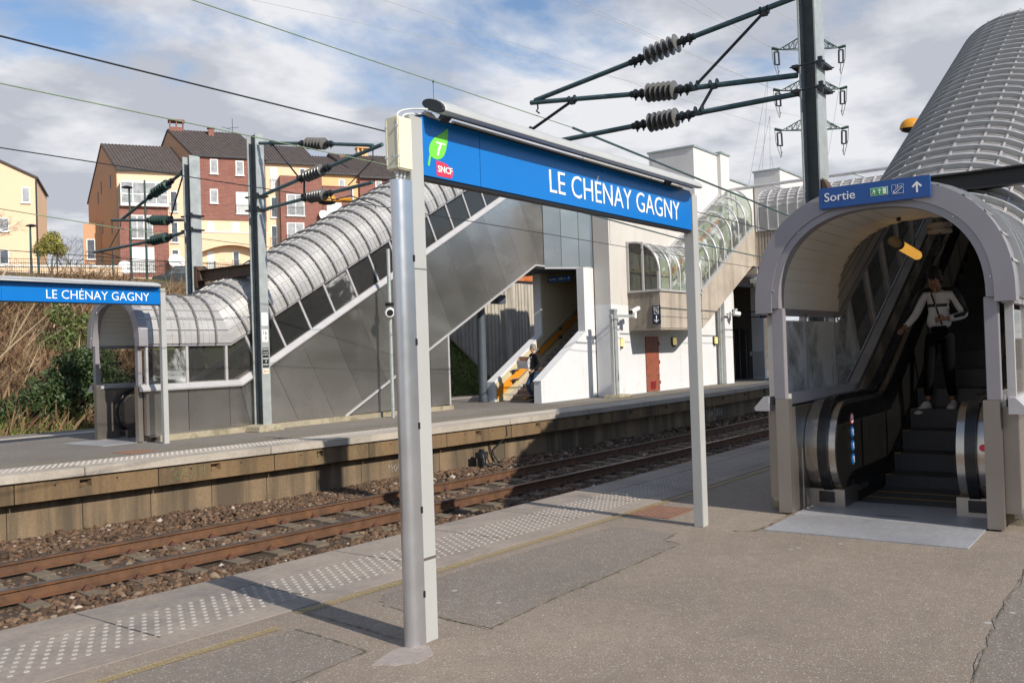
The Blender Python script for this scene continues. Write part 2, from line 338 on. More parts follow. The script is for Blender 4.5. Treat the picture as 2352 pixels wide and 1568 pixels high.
def m_glass(name, tint, rough=.05, alpha=.35, smear=0):
    m, t, b = base_mat(name, rough); t.nodes.remove(b)
    g = t.nodes.new('ShaderNodeBsdfGlossy'); g.inputs['Roughness'].default_value = rough; g.inputs['Color'].default_value = (1, 1, 1, 1)
    tr = t.nodes.new('ShaderNodeBsdfTransparent'); tr.inputs[0].default_value = (*tint, 1)
    fr = t.nodes.new('ShaderNodeFresnel'); fr.inputs[0].default_value = 1.45
    mx = t.nodes.new('ShaderNodeMixShader'); t.links.new(fr.outputs[0], mx.inputs[0]); t.links.new(tr.outputs[0], mx.inputs[1]); t.links.new(g.outputs[0], mx.inputs[2])
    df = t.nodes.new('ShaderNodeBsdfDiffuse'); df.inputs[0].default_value = (.62, .63, .62, 1)
    n = noise(t, objco(t, (1, 1, 1)), 1.9, 6, .65, .6)
    f = ramp(t, n, [(.60-smear*.3, (.0, .0, .0)), (.74-smear*.2, (.55+.3*smear,)*3)]) if smear else None
    mx2 = t.nodes.new('ShaderNodeMixShader'); 
    if f is not None:
        ad = t.nodes.new('ShaderNodeMath'); ad.operation = 'ADD'; ad.use_clamp = True; t.links.new(f, ad.inputs[0]); ad.inputs[1].default_value = alpha; t.links.new(ad.outputs[0], mx2.inputs[0])
    else: mx2.inputs[0].default_value = alpha
    t.links.new(mx.outputs[0], mx2.inputs[1]); t.links.new(df.outputs[0], mx2.inputs[2])
    t.links.new(mx2.outputs[0], t.nodes['Material Output'].inputs[0]); return m
M['glass'] = m_glass('glass', (.78, .77, .75), .04, .03, 0)
M['glass_smear'] = m_glass('glass_smear', (.5, .52, .53), .08, .08, 1.0)
M['glass_swirl'] = m_glass('glass_swirl', (.45, .46, .47), .06, .04, .5)
M['glass_dark'] = m_glass('glass_dark', (.42, .42, .43), .05, .03, 0)
M['glass_green'] = m_glass('glass_green', (.56, .64, .52), .06, .10, .3)
def m_leaf(name, c, var=.5, rough=.6):
    m, t, b = base_mat(name, rough)
    oi = t.nodes.new('ShaderNodeTexCoord'); n = noise(t, oi.outputs['Object'], 2.2, 5, .7)
    n2 = noise(t, oi.outputs['Object'], 23, 2, .6)
    col = ramp(t, n, [(.3, tuple(x*(1-var) for x in c)), (.7, tuple(x*(1+var) for x in c))]); col = mixc(t, .5, col, ramp(t, n2, [(.3, (.2, .2, .2)), (.7, (.8, .8, .8))]), 'SOFT_LIGHT')
    t.links.new(col, b.inputs['Base Color']); return m
M['leaf_dark'] = m_leaf('leaf_dark', (.045, .075, .02))
M['leaf_mid'] = m_leaf('leaf_mid', (.10, .13, .03))
M['leaf_yellow'] = m_leaf('leaf_yellow', (.24, .22, .04))
M['dry_grass'] = m_leaf('dry_grass', (.23, .145, .075), .35, .8)
M['dry_red'] = m_leaf('dry_red', (.17, .09, .05), .4, .8)
M['grass'] = m_leaf('grass', (.14, .19, .04), .4, .7)
M['soil'] = mat('soil', (.12, .08, .045), .95, 0, .4, 1.5, .8, 15, dirt=((.09, .09, .035, 1), .5, .5))
M['bank_dark'] = mat('bank_dark', (.05, .06, .02), .95, 0, .5, .6, dirt=((.09, .07, .04, 1), .4, .5))
M['bank'] = mat('bank', (.10, .12, .03), .95, 0, .5, 5, .8, 30, dirt=((.12, .09, .05, 1), 2, .55))
def m_ballast():
    m, t, b = base_mat('ballast', .9)
    g = t.nodes.new('ShaderNodeNewGeometry'); r = ramp(t, g.outputs['Random Per Island'], [(0, (.045, .027, .016)), (.35, (.085, .05, .028)), (.65, (.13, .072, .038)), (.9, (.16, .10, .06)), (.975, (.22, .16, .11)), (1, (.5, .42, .35))])
    t.links.new(mixc(t, .4, r, ramp(t, noise(t, objco(t), .8, 4, .6), [(.35, (.3, .3, .3)), (.65, (.7, .7, .7))]), 'SOFT_LIGHT'), b.inputs['Base Color']); return m
M['ballast'] = m_ballast()
M['ballast_bed'] = mat('ballast_bed', (.06, .04, .025), .95, 0, .4, 12, 1.0, 30)
def m_emit(name, c, s):
    m, t, b = base_mat(name); b.inputs['Base Color'].default_value = (*c, 1); b.inputs['Emission Color'].default_value = (*c, 1); b.inputs['Emission Strength'].default_value = s; return m
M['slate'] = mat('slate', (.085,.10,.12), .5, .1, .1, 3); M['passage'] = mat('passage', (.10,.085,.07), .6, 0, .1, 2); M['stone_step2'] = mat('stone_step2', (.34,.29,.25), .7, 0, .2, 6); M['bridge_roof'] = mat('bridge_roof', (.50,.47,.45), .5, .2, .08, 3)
M['lamp_brown'] = mat('lamp_brown', (.30, .20, .09), .35)
M['lamp_glow'] = m_emit('lamp_glow', (1, .5, .08), .55)
M['wall_lamp_glow'] = m_emit('wall_lamp_glow', (.85, .68, .28), .35)
# ------------------------------------------------------------ line of the tracks
def YF(x): x = min(x, 42); return 12.05+.0042*(x-25)**2           # front edge of the far platform
def YR(x): x = min(x, 42); return 9.40+.0025*(x-25)**2            # near rail of the far track
def YN(x): return 5.28+(.0035*(x-12.5)**2 if x < 12.5 else 0)     # edge of the near platform
def strip(mb, ys, zs, xs, m=0):      # a sheet between two (y(x), z) lines
    for a, b in zip(xs[:-1], xs[1:]):
        mb.face([(a, ys[0](a), zs[0]), (b, ys[0](b), zs[0]), (b, ys[1](b), zs[1]), (a, ys[1](a), zs[1])], m)
def bar(mb, f, d0, d1, z0, z1, x0, x1, step=.7, m=0):
    n = max(1, int((x1-x0)/step)); xs = [x0+(x1-x0)*i/n for i in range(n+1)]
    mb.sweep([[(x, f(x)+d0, z0), (x, f(x)+d1, z0), (x, f(x)+d1, z1), (x, f(x)+d0, z1)] for x in xs], m, closed=True, capends=True)
rg = lambda a, b, n: [a+(b-a)*i/n for i in range(n+1)]
# ground sheet to the horizon
g = MB(); g.box(-400, 900, -500, 900, -1.9, -1.6); struct(g.build('ground', M['soil']))
g = MB()
n = 60; xs = rg(-6, 60, n)
for a, b in zip(xs[:-1], xs[1:]):
    prof = [(5.0, -1.12), (6.2, -1.10), (7.8, -1.08), (9.0, -1.07)]
    pts = lambda x: [(x, YN(x)-.3, -1.12), (x, 7.8, -1.10), (x, YR(x)-.6, -1.08), (x, YR(x)+1.9, -1.08), (x, YF(x)+.5, -1.03)]
    g.sweep([pts(a), pts(b)])
struct(g.build('track_bed', M['ballast_bed']))
# near platform
g = MB(); xs = rg(-8, 46, 60)
g.sweep([[(x, YN(x)-1.1, -.0), (x, -30, -.0), (x, -30, -1.5), (x, YN(x)-1.1, -1.5)] for x in xs], closed=True, capends=True)
struct(g.build('platform', M['asphalt']))
g = MB()
bar(g, YN, -1.12, -.94, -.3, .0045, -8, 46)
bar(g, YN, -.935, -.365, -.3, .004, -8, 46)
bar(g, YN, -.36, 0, -.3, .006, -8, 46)
bar(g, YN, -.93, -.1, -1.5, -.3, -8, 46)
struct(g.build('platform_edge', M['coping']))
g = MB()
for x in [2.9+1.02*i for i in range(0, 14)]: g.face([(x-.004, YN(x)-.94, .0068), (x+.004, YN(x)-.94, .0068), (x+.004, YN(x)-.0, .0068), (x-.004, YN(x)-.0, .0068)])
struct(g.build('platform_joint', M['dark_steel']))
def domes(name, f, d0, rows, x0, x1, sp, r, z, mt, lbl, seg=7, shear=.5):
    vs = []; fs = []; k = 0
    ring = [(math.cos(2*math.pi*i/seg), math.sin(2*math.pi*i/seg)) for i in range(seg)]
    for j in range(rows):
        x = x0+(j % 2)*sp*shear
        while x < x1:
            y = f(x)+d0-j*sp*.86
            vs += [(x+c*r, y+s_*r, z) for c, s_ in ring]+[(x+c*r*.72, y+s_*r*.72, z+.006) for c, s_ in ring]
            for i in range(seg): fs.append((k+i, k+(i+1) % seg, k+seg+(i+1) % seg, k+seg+i))
            fs.append(tuple(k+seg+i for i in range(seg))); k += 2*seg; x += sp
    mb = MB(); mb.v = vs; mb.f = fs; mb.m = [0]*len(fs)
    return tag(mb.build(name, mt, smooth=True), lbl, 'tactile studs', kind='stuff')
M['stud'] = mat('stud', (.325, .295, .26), .6, 0, .15, 30); M['stud_far'] = mat('stud_far', (.47, .42, .36), .6, 0, .1, 30)
domes('tactile_studs', YN, -.42, 8, 1.0, 30, .078, .0185, .004, M['stud'], 'rows of pale round studs along the edge of the near platform')
pm = M['asphalt_patch']
def sheet(name, pts, z, mt, t=.012):
    mb = MB(); mb.extr(pts, lambda a, b, c: (a, b, c), z-t, z); return struct(mb.build(name, mt))
def ragged(pts, amp=.02, n=7):
    out = []
    for (a, b), (c, d) in zip(pts, pts[1:]+pts[:1]):
        for i in range(n): out.append((a+(c-a)*i/n+random.uniform(-amp, amp), b+(d-b)*i/n+random.uniform(-amp, amp)))
    return out
sheet('asphalt_patch', ragged([(4.0, 3.58), (4.0, 3.14), (4.62, 3.18), (5.4, 3.17), (6.45, 3.18), (6.5, 3.34), (6.8, 3.4), (6.85, 4.0), (5.6, 4.1), (4.2, 4.2), (4.0, 4.0)]), .004, pm)
sheet('asphalt_patch', ragged([(2.0, 3.48), (2.91, 3.4), (3.34, 3.48), (3.38, 3.75), (3.42, 4.1), (3.0, 4.16), (2.0, 4.3)]), .004, pm)
sheet('concrete_patch', ragged([(3.20, 3.30), (3.33, 3.34), (3.47, 3.37), (3.58, 3.25), (3.50, 3.14), (3.38, 3.12), (3.26, 3.19)], .006, 4), .004, M['patch_conc'])
sheet('asphalt_patch', ragged([(3.0, .78), (4.4, .78), (5.5, .84), (7.0, .84), (7.0, -4), (3.0, -4)], .02), .004, pm)
# mossy cracks
g = MB()
def crack(pts, w_=.007):
    P = []
    for (a, b), (c, d) in zip(pts[:-1], pts[1:]):
        k = max(2, int(math.hypot(c-a, d-b)/.04)); P += [(a+(c-a)*i/k+random.uniform(-w_, w_)*.7, b+(d-b)*i/k+random.uniform(-w_, w_)*.7) for i in range(k)]
    P.append(pts[-1]); rows = []
    for i, p in enumerate(P):
        q = P[min(i+1, len(P)-1)]; o = P[max(i-1, 0)]; dx_, dy_ = q[0]-o[0], q[1]-o[1]; l = math.hypot(dx_, dy_) or 1; ww = w_*random.choice((.15, .3, .5, .9, 1.3))
        rows.append([(p[0]-dy_/l*ww, p[1]+dx_/l*ww, .0065), (p[0]+dy_/l*ww, p[1]-dx_/l*ww, .0065)])
    g.sweep(rows)
crack([(4.0, 3.58), (3.98, 3.3), (3.97, 3.14), (4.62, 3.17), (5.4, 3.16), (6.45, 3.17), (6.49, 3.34), (6.8, 3.38)])
crack([(3.4, 4.1), (3.37, 3.73), (3.34, 3.47), (2.93, 3.45), (2.6, 3.44), (2.0, 3.46)]); crack([(3.65, 4.3), (3.65, 4.2), (3.61, 3.77), (3.57, 3.45)], .006)
crack([(7.1, 3.0), (7.18, 2.85), (7.4, 2.83), (8.0, 2.85)], .01); crack([(7.0, .84), (5.5, .84), (4.4, .78), (3, .8)], .0025)
tag(g.build('moss', M['moss']), 'moss growing along the cracks of the near platform asphalt', 'moss', kind='stuff')
# worn yellow line, near
def m_worn(name, c, thr):
    m, t, b = base_mat(name, .8); co = objco(t)
    tr = t.nodes.new('ShaderNodeBsdfTransparent'); mx = t.nodes.new('ShaderNodeMixShader')
    t.links.new(ramp(t, noise(t, co, 80, 5, .8), [(thr-.04, (0, 0, 0)), (thr+.14, (.7, .7, .7))]), mx.inputs[0]); b.inputs['Base Color'].default_value = (*c, 1)
    t.links.new(tr.outputs[0], mx.inputs[1]); t.links.new(b.outputs[0], mx.inputs[2]); t.links.new(mx.outputs[0], t.nodes['Material Output'].inputs[0]); return m
M['worn_yellow'] = m_worn('worn_yellow', (.42, .31, .10), .44); M['worn_yellow_far'] = m_worn('worn_yellow_far', (.45, .34, .08), .40)
g = MB(); xs = rg(1.5, 3.36, 8)+[3.6]; strip(g, (lambda x: YN(x)-1.40, lambda x: YN(x)-1.33), (.0085, .0085), rg(1.5, 3.36, 8)); strip(g, (lambda x: YN(x)-1.24, lambda x: YN(x)-1.17), (.0085, .0085), rg(3.62, 12, 20))
struct(g.build('yellow_line', M['worn_yellow']))
# rusty inspection cover set into the near platform and the far one
def grate(name, x0, x1, y0, y1, lbl):
    t = thing(name, lbl, 'drain cover', ((x0+x1)/2, (y0+y1)/2, 0), 0, 'rusty covers in the platforms'); hx, hy = (x1-x0)/2, (y1-y0)/2
    a = MB(); a.box(-hx, hx, -hy, hy, -.02, .006); a.build('plate', M['rust_red'], t)
    b = MB()
    for i in range(14):
        for j in range(11):
            x = -hx+.03+(2*hx-.06)*i/13; y = -hy+.025+(2*hy-.05)*j/10; s_ = 1 if (i+j) % 2 else -1
            b.beam((x-.009, y-.006*s_, .0085), (x+.009, y+.006*s_, .0085), .006, .004)
    tag(b.build('tread', M['rust_red2'], t), kind=None); return t
M['rust_red'] = mat('rust_red', (.21, .105, .07), .75, .1, .15, 8); M['rust_red2'] = mat('rust_red2', (.28, .16, .10), .7, .1, .2, 20)
grate('inspection_cover', 7.34, 7.90, 3.72, 4.17, 'rusty treadplate cover beside the right post of the nearest sign')
grate('inspection_cover', 8.55, 9.1, 14.5, 15.1, 'rusty cover in the far platform by the yellow line')
# far platform
XE = 60
g = MB(); xs = rg(0, XE, 60)
g.sweep([[(x, YF(x)+1.0, 0), (x, 21.6-.05*(x-9), 0), (x, 21.6-.05*(x-9), -1.5), (x, YF(x)+1.0, -1.5)] for x in xs], closed=True, capends=True)
struct(g.build('platform', M['asphalt_far']))
g = MB(); bar(g, YF, .0, 1.02, -.12, .005, 0, XE); struct(g.build('platform_edge', M['coping_far']))
g = MB()
for x in [4.0+3.15*i for i in range(0, 16)]: g.box(x-.006, x+.006, YF(x)-.002, YF(x)+.9, -.121, .0065)
struct(g.build('platform_joint', M['dark_steel']))
domes('tactile_studs', YF, 1.0-.1, 7, 3, 32, .085, .023, .005, M['stud_far'], 'rows of pale studs along the edge of the far platform', 5)
g = MB(); strip(g, (lambda x: YF(x)+1.42, lambda x: YF(x)+1.49), (.005, .005), rg(6.5, 36, 50)); struct(g.build('yellow_line', M['worn_yellow_far']))
g = MB(); strip(g, (lambda x: 20.3-.05*(x-9), lambda x: 20.75-.05*(x-9)), (.005, .005), rg(0, 45, 10)); struct(g.build('platform_edge', M['stud_far']))
# wall under the far platform edge
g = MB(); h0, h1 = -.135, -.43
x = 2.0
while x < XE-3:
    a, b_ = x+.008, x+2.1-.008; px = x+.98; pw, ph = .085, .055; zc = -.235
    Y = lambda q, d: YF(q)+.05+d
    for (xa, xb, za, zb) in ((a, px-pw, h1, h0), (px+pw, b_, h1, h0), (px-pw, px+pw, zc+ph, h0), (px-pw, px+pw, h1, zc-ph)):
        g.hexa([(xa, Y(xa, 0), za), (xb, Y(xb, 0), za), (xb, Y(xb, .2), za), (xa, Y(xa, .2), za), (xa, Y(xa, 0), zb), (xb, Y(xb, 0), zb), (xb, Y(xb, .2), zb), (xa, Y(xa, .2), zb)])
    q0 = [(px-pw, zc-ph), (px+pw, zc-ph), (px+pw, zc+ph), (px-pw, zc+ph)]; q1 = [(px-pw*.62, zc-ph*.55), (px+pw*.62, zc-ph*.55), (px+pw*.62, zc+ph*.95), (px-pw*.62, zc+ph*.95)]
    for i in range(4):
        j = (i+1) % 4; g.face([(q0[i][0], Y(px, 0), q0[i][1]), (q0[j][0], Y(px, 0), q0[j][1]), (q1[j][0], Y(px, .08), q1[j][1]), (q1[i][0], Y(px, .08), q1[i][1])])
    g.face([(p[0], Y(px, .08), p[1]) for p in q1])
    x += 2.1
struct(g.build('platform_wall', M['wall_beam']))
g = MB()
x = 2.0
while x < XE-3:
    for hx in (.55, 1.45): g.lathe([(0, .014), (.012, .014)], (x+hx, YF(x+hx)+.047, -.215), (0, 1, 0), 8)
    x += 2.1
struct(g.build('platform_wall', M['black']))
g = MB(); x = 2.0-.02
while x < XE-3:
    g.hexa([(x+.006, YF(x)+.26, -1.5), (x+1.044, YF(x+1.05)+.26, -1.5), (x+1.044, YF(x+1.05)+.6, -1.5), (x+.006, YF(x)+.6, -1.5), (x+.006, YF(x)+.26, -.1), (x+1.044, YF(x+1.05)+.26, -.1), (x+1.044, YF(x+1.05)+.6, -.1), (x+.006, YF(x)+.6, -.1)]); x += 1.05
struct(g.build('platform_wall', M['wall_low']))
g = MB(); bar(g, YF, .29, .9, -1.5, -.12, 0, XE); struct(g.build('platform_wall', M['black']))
# graffiti and chalk numbers on that wall
def scrawl(name, mt, runs, x0, sx, z0, sz, d, r=.008):
    g = MB()
    for run in runs: g.tube([(x0+p[0]*sx, YF(x0+p[0]*sx)+d, z0+p[1]*sz) for p in run], r, 5)
    return struct(g.build(name, mt))
DG = {'0': [[(0, .2), (0, .8), (.3, 1), (.6, .8), (.6, .2), (.3, 0), (0, .2)]], '1': [[(.1, .75), (.3, 1), (.3, 0)]], '6': [[(.55, .95), (.15, .65), (0, .25), (.3, 0), (.6, .25), (.35, .5), (.05, .35)]], '+': [[(0, .45), (.6, .45)], [(.3, .15), (.3, .75)]], 'I': [[(.3, -.1), (.3, 1)]],
      '2': [[(0, .8), (.3, 1), (.6, .75), (0, 0), (.6, 0)]], '8': [[(.3, .5), (.55, .8), (.3, 1), (.05, .8), (.3, .5), (.6, .2), (.3, 0), (0, .2), (.3, .5)]], '5': [[(.6, 1), (.1, 1), (.05, .6), (.5, .6), (.6, .25), (.3, 0), (0, .1)]], '4': [[(.45, 0), (.45, 1), (0, .35), (.65, .35)]]}
def digits(s_, x0, z0, w_, h_, d, r):
    runs = []
    for i, ch in enumerate(s_): runs += [[(p[0]+i*.95, p[1]) for p in run] for run in DG[ch]]
    scrawl('chalk_number', M['chalk'], runs, x0, w_, z0, h_, d, r)
digits('1204', 13.15, -.80, .085, .13, .25, .0035)
digits('16+100I', 27.2, -.80, .22, .26, .25, .009)
sw = lambda: [[(0, .8), (.25, 1), (.45, .75), (.2, .45), (.5, .1)], [(.6, .1), (.9, .9), (1.1, .9), (.8, .4), (1.2, .3)], [(1.2, .9), (1.7, .95), (1.3, .1), (1.4, 0)], [(1.6, .15), (1.9, .9), (1.9, 0), (2.2, .8)], [(2.3, .2), (2.3, .95)], [(-.1, .2), (.1, -.1)]]
scrawl('graffiti', M['graffiti'], sw(), 8.5, .25, -.40, .24, .046, .006)
scrawl('graffiti', M['graffiti'], [[(0, .9), (.5, 1), (0, 0), (.6, 0)], [(.7, .9), (.8, 0), (1.2, .1), (1.2, .9)], [(1.4, 0), (1.5, .9), (1.9, .6), (1.5, .4), (2, 0)], [(3.3, .2), (3.6, .9), (3.9, .1)], [(4.2, 0), (4.2, .9), (4.6, 0), (4.7, .9)], [(4.9, 0), (4.9, .9)], [(5.4, .9), (5.1, .8), (5.4, 0), (5.8, .2)]], 10.9, .36, -.41, .25, .046, .005)
# rails
def rail(name, f, lbl, x0=1, x1=40):
    prof = [(-.066, -.16), (.066, -.16), (.066, -.148), (.012, -.13), (.010, -.045), (.034, -.035), (.036, -.006), (.028, 0), (-.028, 0), (-.036, -.006), (-.034, -.035), (-.010, -.045), (-.012, -.13), (-.066, -.148)]
    mb = MB(); xs = rg(x0, x1, 60); mb.sweep([[(x, f(x)+a, -.88+b) for a, b in prof] for x in xs], closed=True, capends=True)
    o = mb.build(name, [M['rail_side'], M['rail_top']])
    for p in o.data.polygons:
        if p.normal.z > .6 and p.center.z > -.89: p.material_index = 1
    return tag(o, lbl, 'rail', 'rails of the far track')
rail('rail', YR, 'brown rusted rail of the track, the one nearer the camera')
rail('rail', lambda x: YR(x)+1.51, 'orange rusted rail nearer the far platform wall')
def make_sleeper():
    t = thing('railway_sleeper', 'brown concrete railway sleeper half buried in ballast under the two rails', 'railway sleeper', group='sleepers under the far track')
    mb = MB()
    for s_ in (0, 1.51):
        y0, y1 = (s_-.42, s_+.40); mb.hexa([(-.13, y0, -1.2), (.13, y0, -1.2), (.13, y1, -1.2), (-.13, y1, -1.2), (-.11, y0, -1.045), (.11, y0, -1.045), (.11, y1, -1.045), (-.11, y1, -1.045)])
    mb.box(-.10, .10, .38, 1.12, -1.2, -1.06); mb.build('body', M['sleeper'], t)
    for s_ in (0, 1.51):
        for e in (-1, 1):
            c = MB(); c.box(-.055, .055, s_+e*.055, s_+e*.14, -1.040, -1.026); c.box(-.03, .03, s_+e*.07, s_+e*.11, -1.03, -1.012); c.lathe([(0, .016), (.035, .016), (.036, .009)], (0, s_+e*.09, -1.018), (0, 0, 1), 6); c.build('rail_clip', M['clip'], t)
    return t
sl0 = make_sleeper(); x = 2.4; i = 0
while x < 34:
    o = sl0 if i == 0 else copy_tree(sl0); o.location = (x, YR(x), 0); o.rotation_euler = (0, 0, math.atan(-.005*(x-25))*-1+random.uniform(-.01, .01)); x += .615; i += 1
# ballast stones
def stones(n, xr, yf, size):
    base = np.array([(0, 0, 1), (.89, 0, .45), (.28, .85, .45), (-.72, .53, .45), (-.72, -.53, .45), (.28, -.85, .45), (.72, .53, -.45), (-.28, .85, -.45), (-.89, 0, -.45), (-.28, -.85, -.45), (.72, -.53, -.45), (0, 0, -1)])
    F = np.array([(0, 1, 2), (0, 2, 3), (0, 3, 4), (0, 4, 5), (0, 5, 1), (1, 6, 2), (2, 7, 3), (3, 8, 4), (4, 9, 5), (5, 10, 1), (2, 6, 7), (3, 7, 8), (4, 8, 9), (5, 9, 10), (1, 10, 6), (11, 7, 6), (11, 8, 7), (11, 9, 8), (11, 10, 9), (11, 6, 10)])
    px = rng.uniform(xr[0], xr[1], n); py, pz = yf(px, rng.uniform(0, 1, n))
    s_ = size*rng.lognormal(0, .28, n)
    V = base[None]*(1+rng.uniform(-.38, .38, (n, 12, 1)))*s_[:, None, None]*np.stack([rng.uniform(.8, 1.3, n), rng.uniform(.7, 1.1, n), rng.uniform(.5, .85, n)], 1)[:, None, :]
    a = rng.uniform(0, 6.28, n); c, s2 = np.cos(a)[:, None], np.sin(a)[:, None]; tl = rng.uniform(-.5, .5, n)[:, None]
    X = V[:, :, 0]*c-V[:, :, 1]*s2; Yy = V[:, :, 0]*s2+V[:, :, 1]*c; Z = V[:, :, 2]+X*tl
    V = np.stack([X+px[:, None], Yy+py[:, None], Z+pz[:, None]], 2).reshape(-1, 3)
    return V, (F[None]+12*np.arange(n)[:, None, None]).reshape(-1, 3)
vYF = np.vectorize(YF); vYR = np.vectorize(YR)
def prof_y(px, u):
    y0 = vYR(px)-1.9; y1 = vYF(px)+.28; y = y0+(y1-y0)*u; r = y-vYR(px)
    z = np.where(r < -.55, -1.075, np.where(r < 2.0, -1.10, -1.03)); z = z+np.where(r > 2.0, np.minimum(.05, (r-2.0)*.09), 0)+.02*np.sin(px*1.7+y*2.3)+rng.uniform(-.012, .022, len(px))
    clear = (np.abs(r) < .1) | (np.abs(r-1.51) < .1); z = np.where(clear, z-.09, z)
    return y, z
Vs = []; Fs = []; off = 0
for n, xr, sz in ((30000, (3.2, 14), .036), (13000, (14, 24), .042), (6000, (24, 38), .05)):
    V, F = stones(n, xr, prof_y, sz); Vs.append(V); Fs.append(F+off); off += len(V)
V = np.concatenate(Vs); F = np.concatenate(Fs)
me = bpy.data.meshes.new('ballast'); me.vertices.add(len(V)); me.vertices.foreach_set('co', V.ravel()); me.loops.add(len(F)*3); me.loops.foreach_set('vertex_index', F.ravel())
me.polygons.add(len(F)); me.polygons.foreach_set('loop_start', np.arange(len(F))*3); me.polygons.foreach_set('loop_total', np.full(len(F), 3)); me.update(); me.validate(); me.materials.append(M['ballast'])
o = bpy.data.objects.new('ballast', me); C.objects.link(o); tag(o, 'brown crushed stone ballast lying around the rails', 'ballast', kind='stuff')
# cable hanging down the wall and junction post in the ballast
g = MB(); X0 = 16.2
g.tube([(X0+.3, YF(X0)+.03, -.13), (X0+.32, YF(X0)+.02, -.35), (X0+.2, YF(X0)+.1, -.5), (X0+.0, YF(X0)+.2, -.68), (X0+.08, YF(X0)+.2, -.85), (X0+.2, YF(X0)+.05, -1.0)], .022, 6); g.tube([(X0-.1, YF(X0)+.22, -.45), (X0-.05, YF(X0)+.22, -.68), (X0+.12, YF(X0)+.1, -.98), (X0+.6, YF(X0)-.3, -1.0), (X0+1.2, YF(X0)-.6, -.99)], .02, 6)
tag(g.build('cable', M['cable']), 'black cable hanging down the far platform wall into the ballast', 'cable')
t = thing('junction_post', 'short dark junction post standing in the ballast at the wall', 'junction post', (15.55, YF(15.5)-.05, -1.0))
g = MB(); g.box(-.09, .09, -.06, .06, .0, .22); g.box(-.13, .13, -.09, .09, .22, .36); g.box(-.05, .05, -.05, .05, .36, .42); g.build('housing', M['dark_steel'], t, bevel=.01)
g = MB(); g.tube([(-.05, -.08, .3), (-.1, -.14, .15), (.1, -.2, .02)], .02, 6); g.tube([(.05, -.08, .3), (.1, -.14, .1), (.5, -.25, .02)], .02, 6); g.build('cable', M['cable'], t)
# ------------------------------------------------------------ escalator shelters
def clip(poly, a, b, c):      # keep a*x+b*z<=c
    out = []
    for i, p in enumerate(poly):
        q = poly[(i+1) % len(poly)]; dp = a*p[0]+b*p[1]-c; dq = a*q[0]+b*q[1]-c
        if dp <= 0: out.append(p)
        if (dp < 0 < dq) or (dq < 0 < dp): t = dp/(dp-dq); out.append((p[0]+(q[0]-p[0])*t, p[1]+(q[1]-p[1])*t))
    return out
def inset(poly, d):
    cx_ = sum(p[0] for p in poly)/len(poly); cz_ = sum(p[1] for p in poly)/len(poly); out = []
    for x, z in poly:
        l = math.hypot(x-cx_, z-cz_); out.append((x-(x-cx_)/l*d, z-(z-cz_)/l*d))
    return out
class Path:
    def __init__(s, zs, xk=2.1, sl=.53, rise=5.0, xe=24):
        xt = xk+rise/sl; s.P = [(0, zs), (xk, zs), (xt, zs+rise), (xe, zs+rise)]
        s.D = []; s.Ln = [0]
        for a, b in zip(s.P[:-1], s.P[1:]):
            l = math.hypot(b[0]-a[0], b[1]-a[1]); s.D.append(((b[0]-a[0])/l, (b[1]-a[1])/l)); s.Ln.append(s.Ln[-1]+l)
        s.nodes = []
        for i, p in enumerate(s.P):
            if i in (0, 3): d = s.D[0 if i == 0 else 2]; n = (-d[1], d[0])
            else:
                a, b = s.D[i-1], s.D[i]; n = (-a[1]-b[1], a[0]+b[0]); l = math.hypot(*n); n = (n[0]/l, n[1]/l); k = 1/(n[0]*-a[1]+n[1]*a[0]); n = (n[0]*k, n[1]*k)
            s.nodes.append((p, n))
    def at(s, q):
        for i in range(3):
            if q <= s.Ln[i+1] or i == 2:
                d = s.D[i]; t = q-s.Ln[i]; p = s.P[i]; return (p[0]+d[0]*t, p[1]+d[1]*t), (-d[1], d[0]), d
    def poly(s, h): return [(p[0]+n[0]*h, p[1]+n[1]*h) for p, n in s.nodes]
def arch(hw, H, p=2.35, n=24, a0=0, a1=math.pi):
    out = []
    for i in range(n+1):
        a = a0+(a1-a0)*i/n; c, s_ = math.cos(a), math.sin(a)
        out.append((-hw*math.copysign(abs(c)**(2/p), c), H*abs(s_)**(2/p)))
    return out
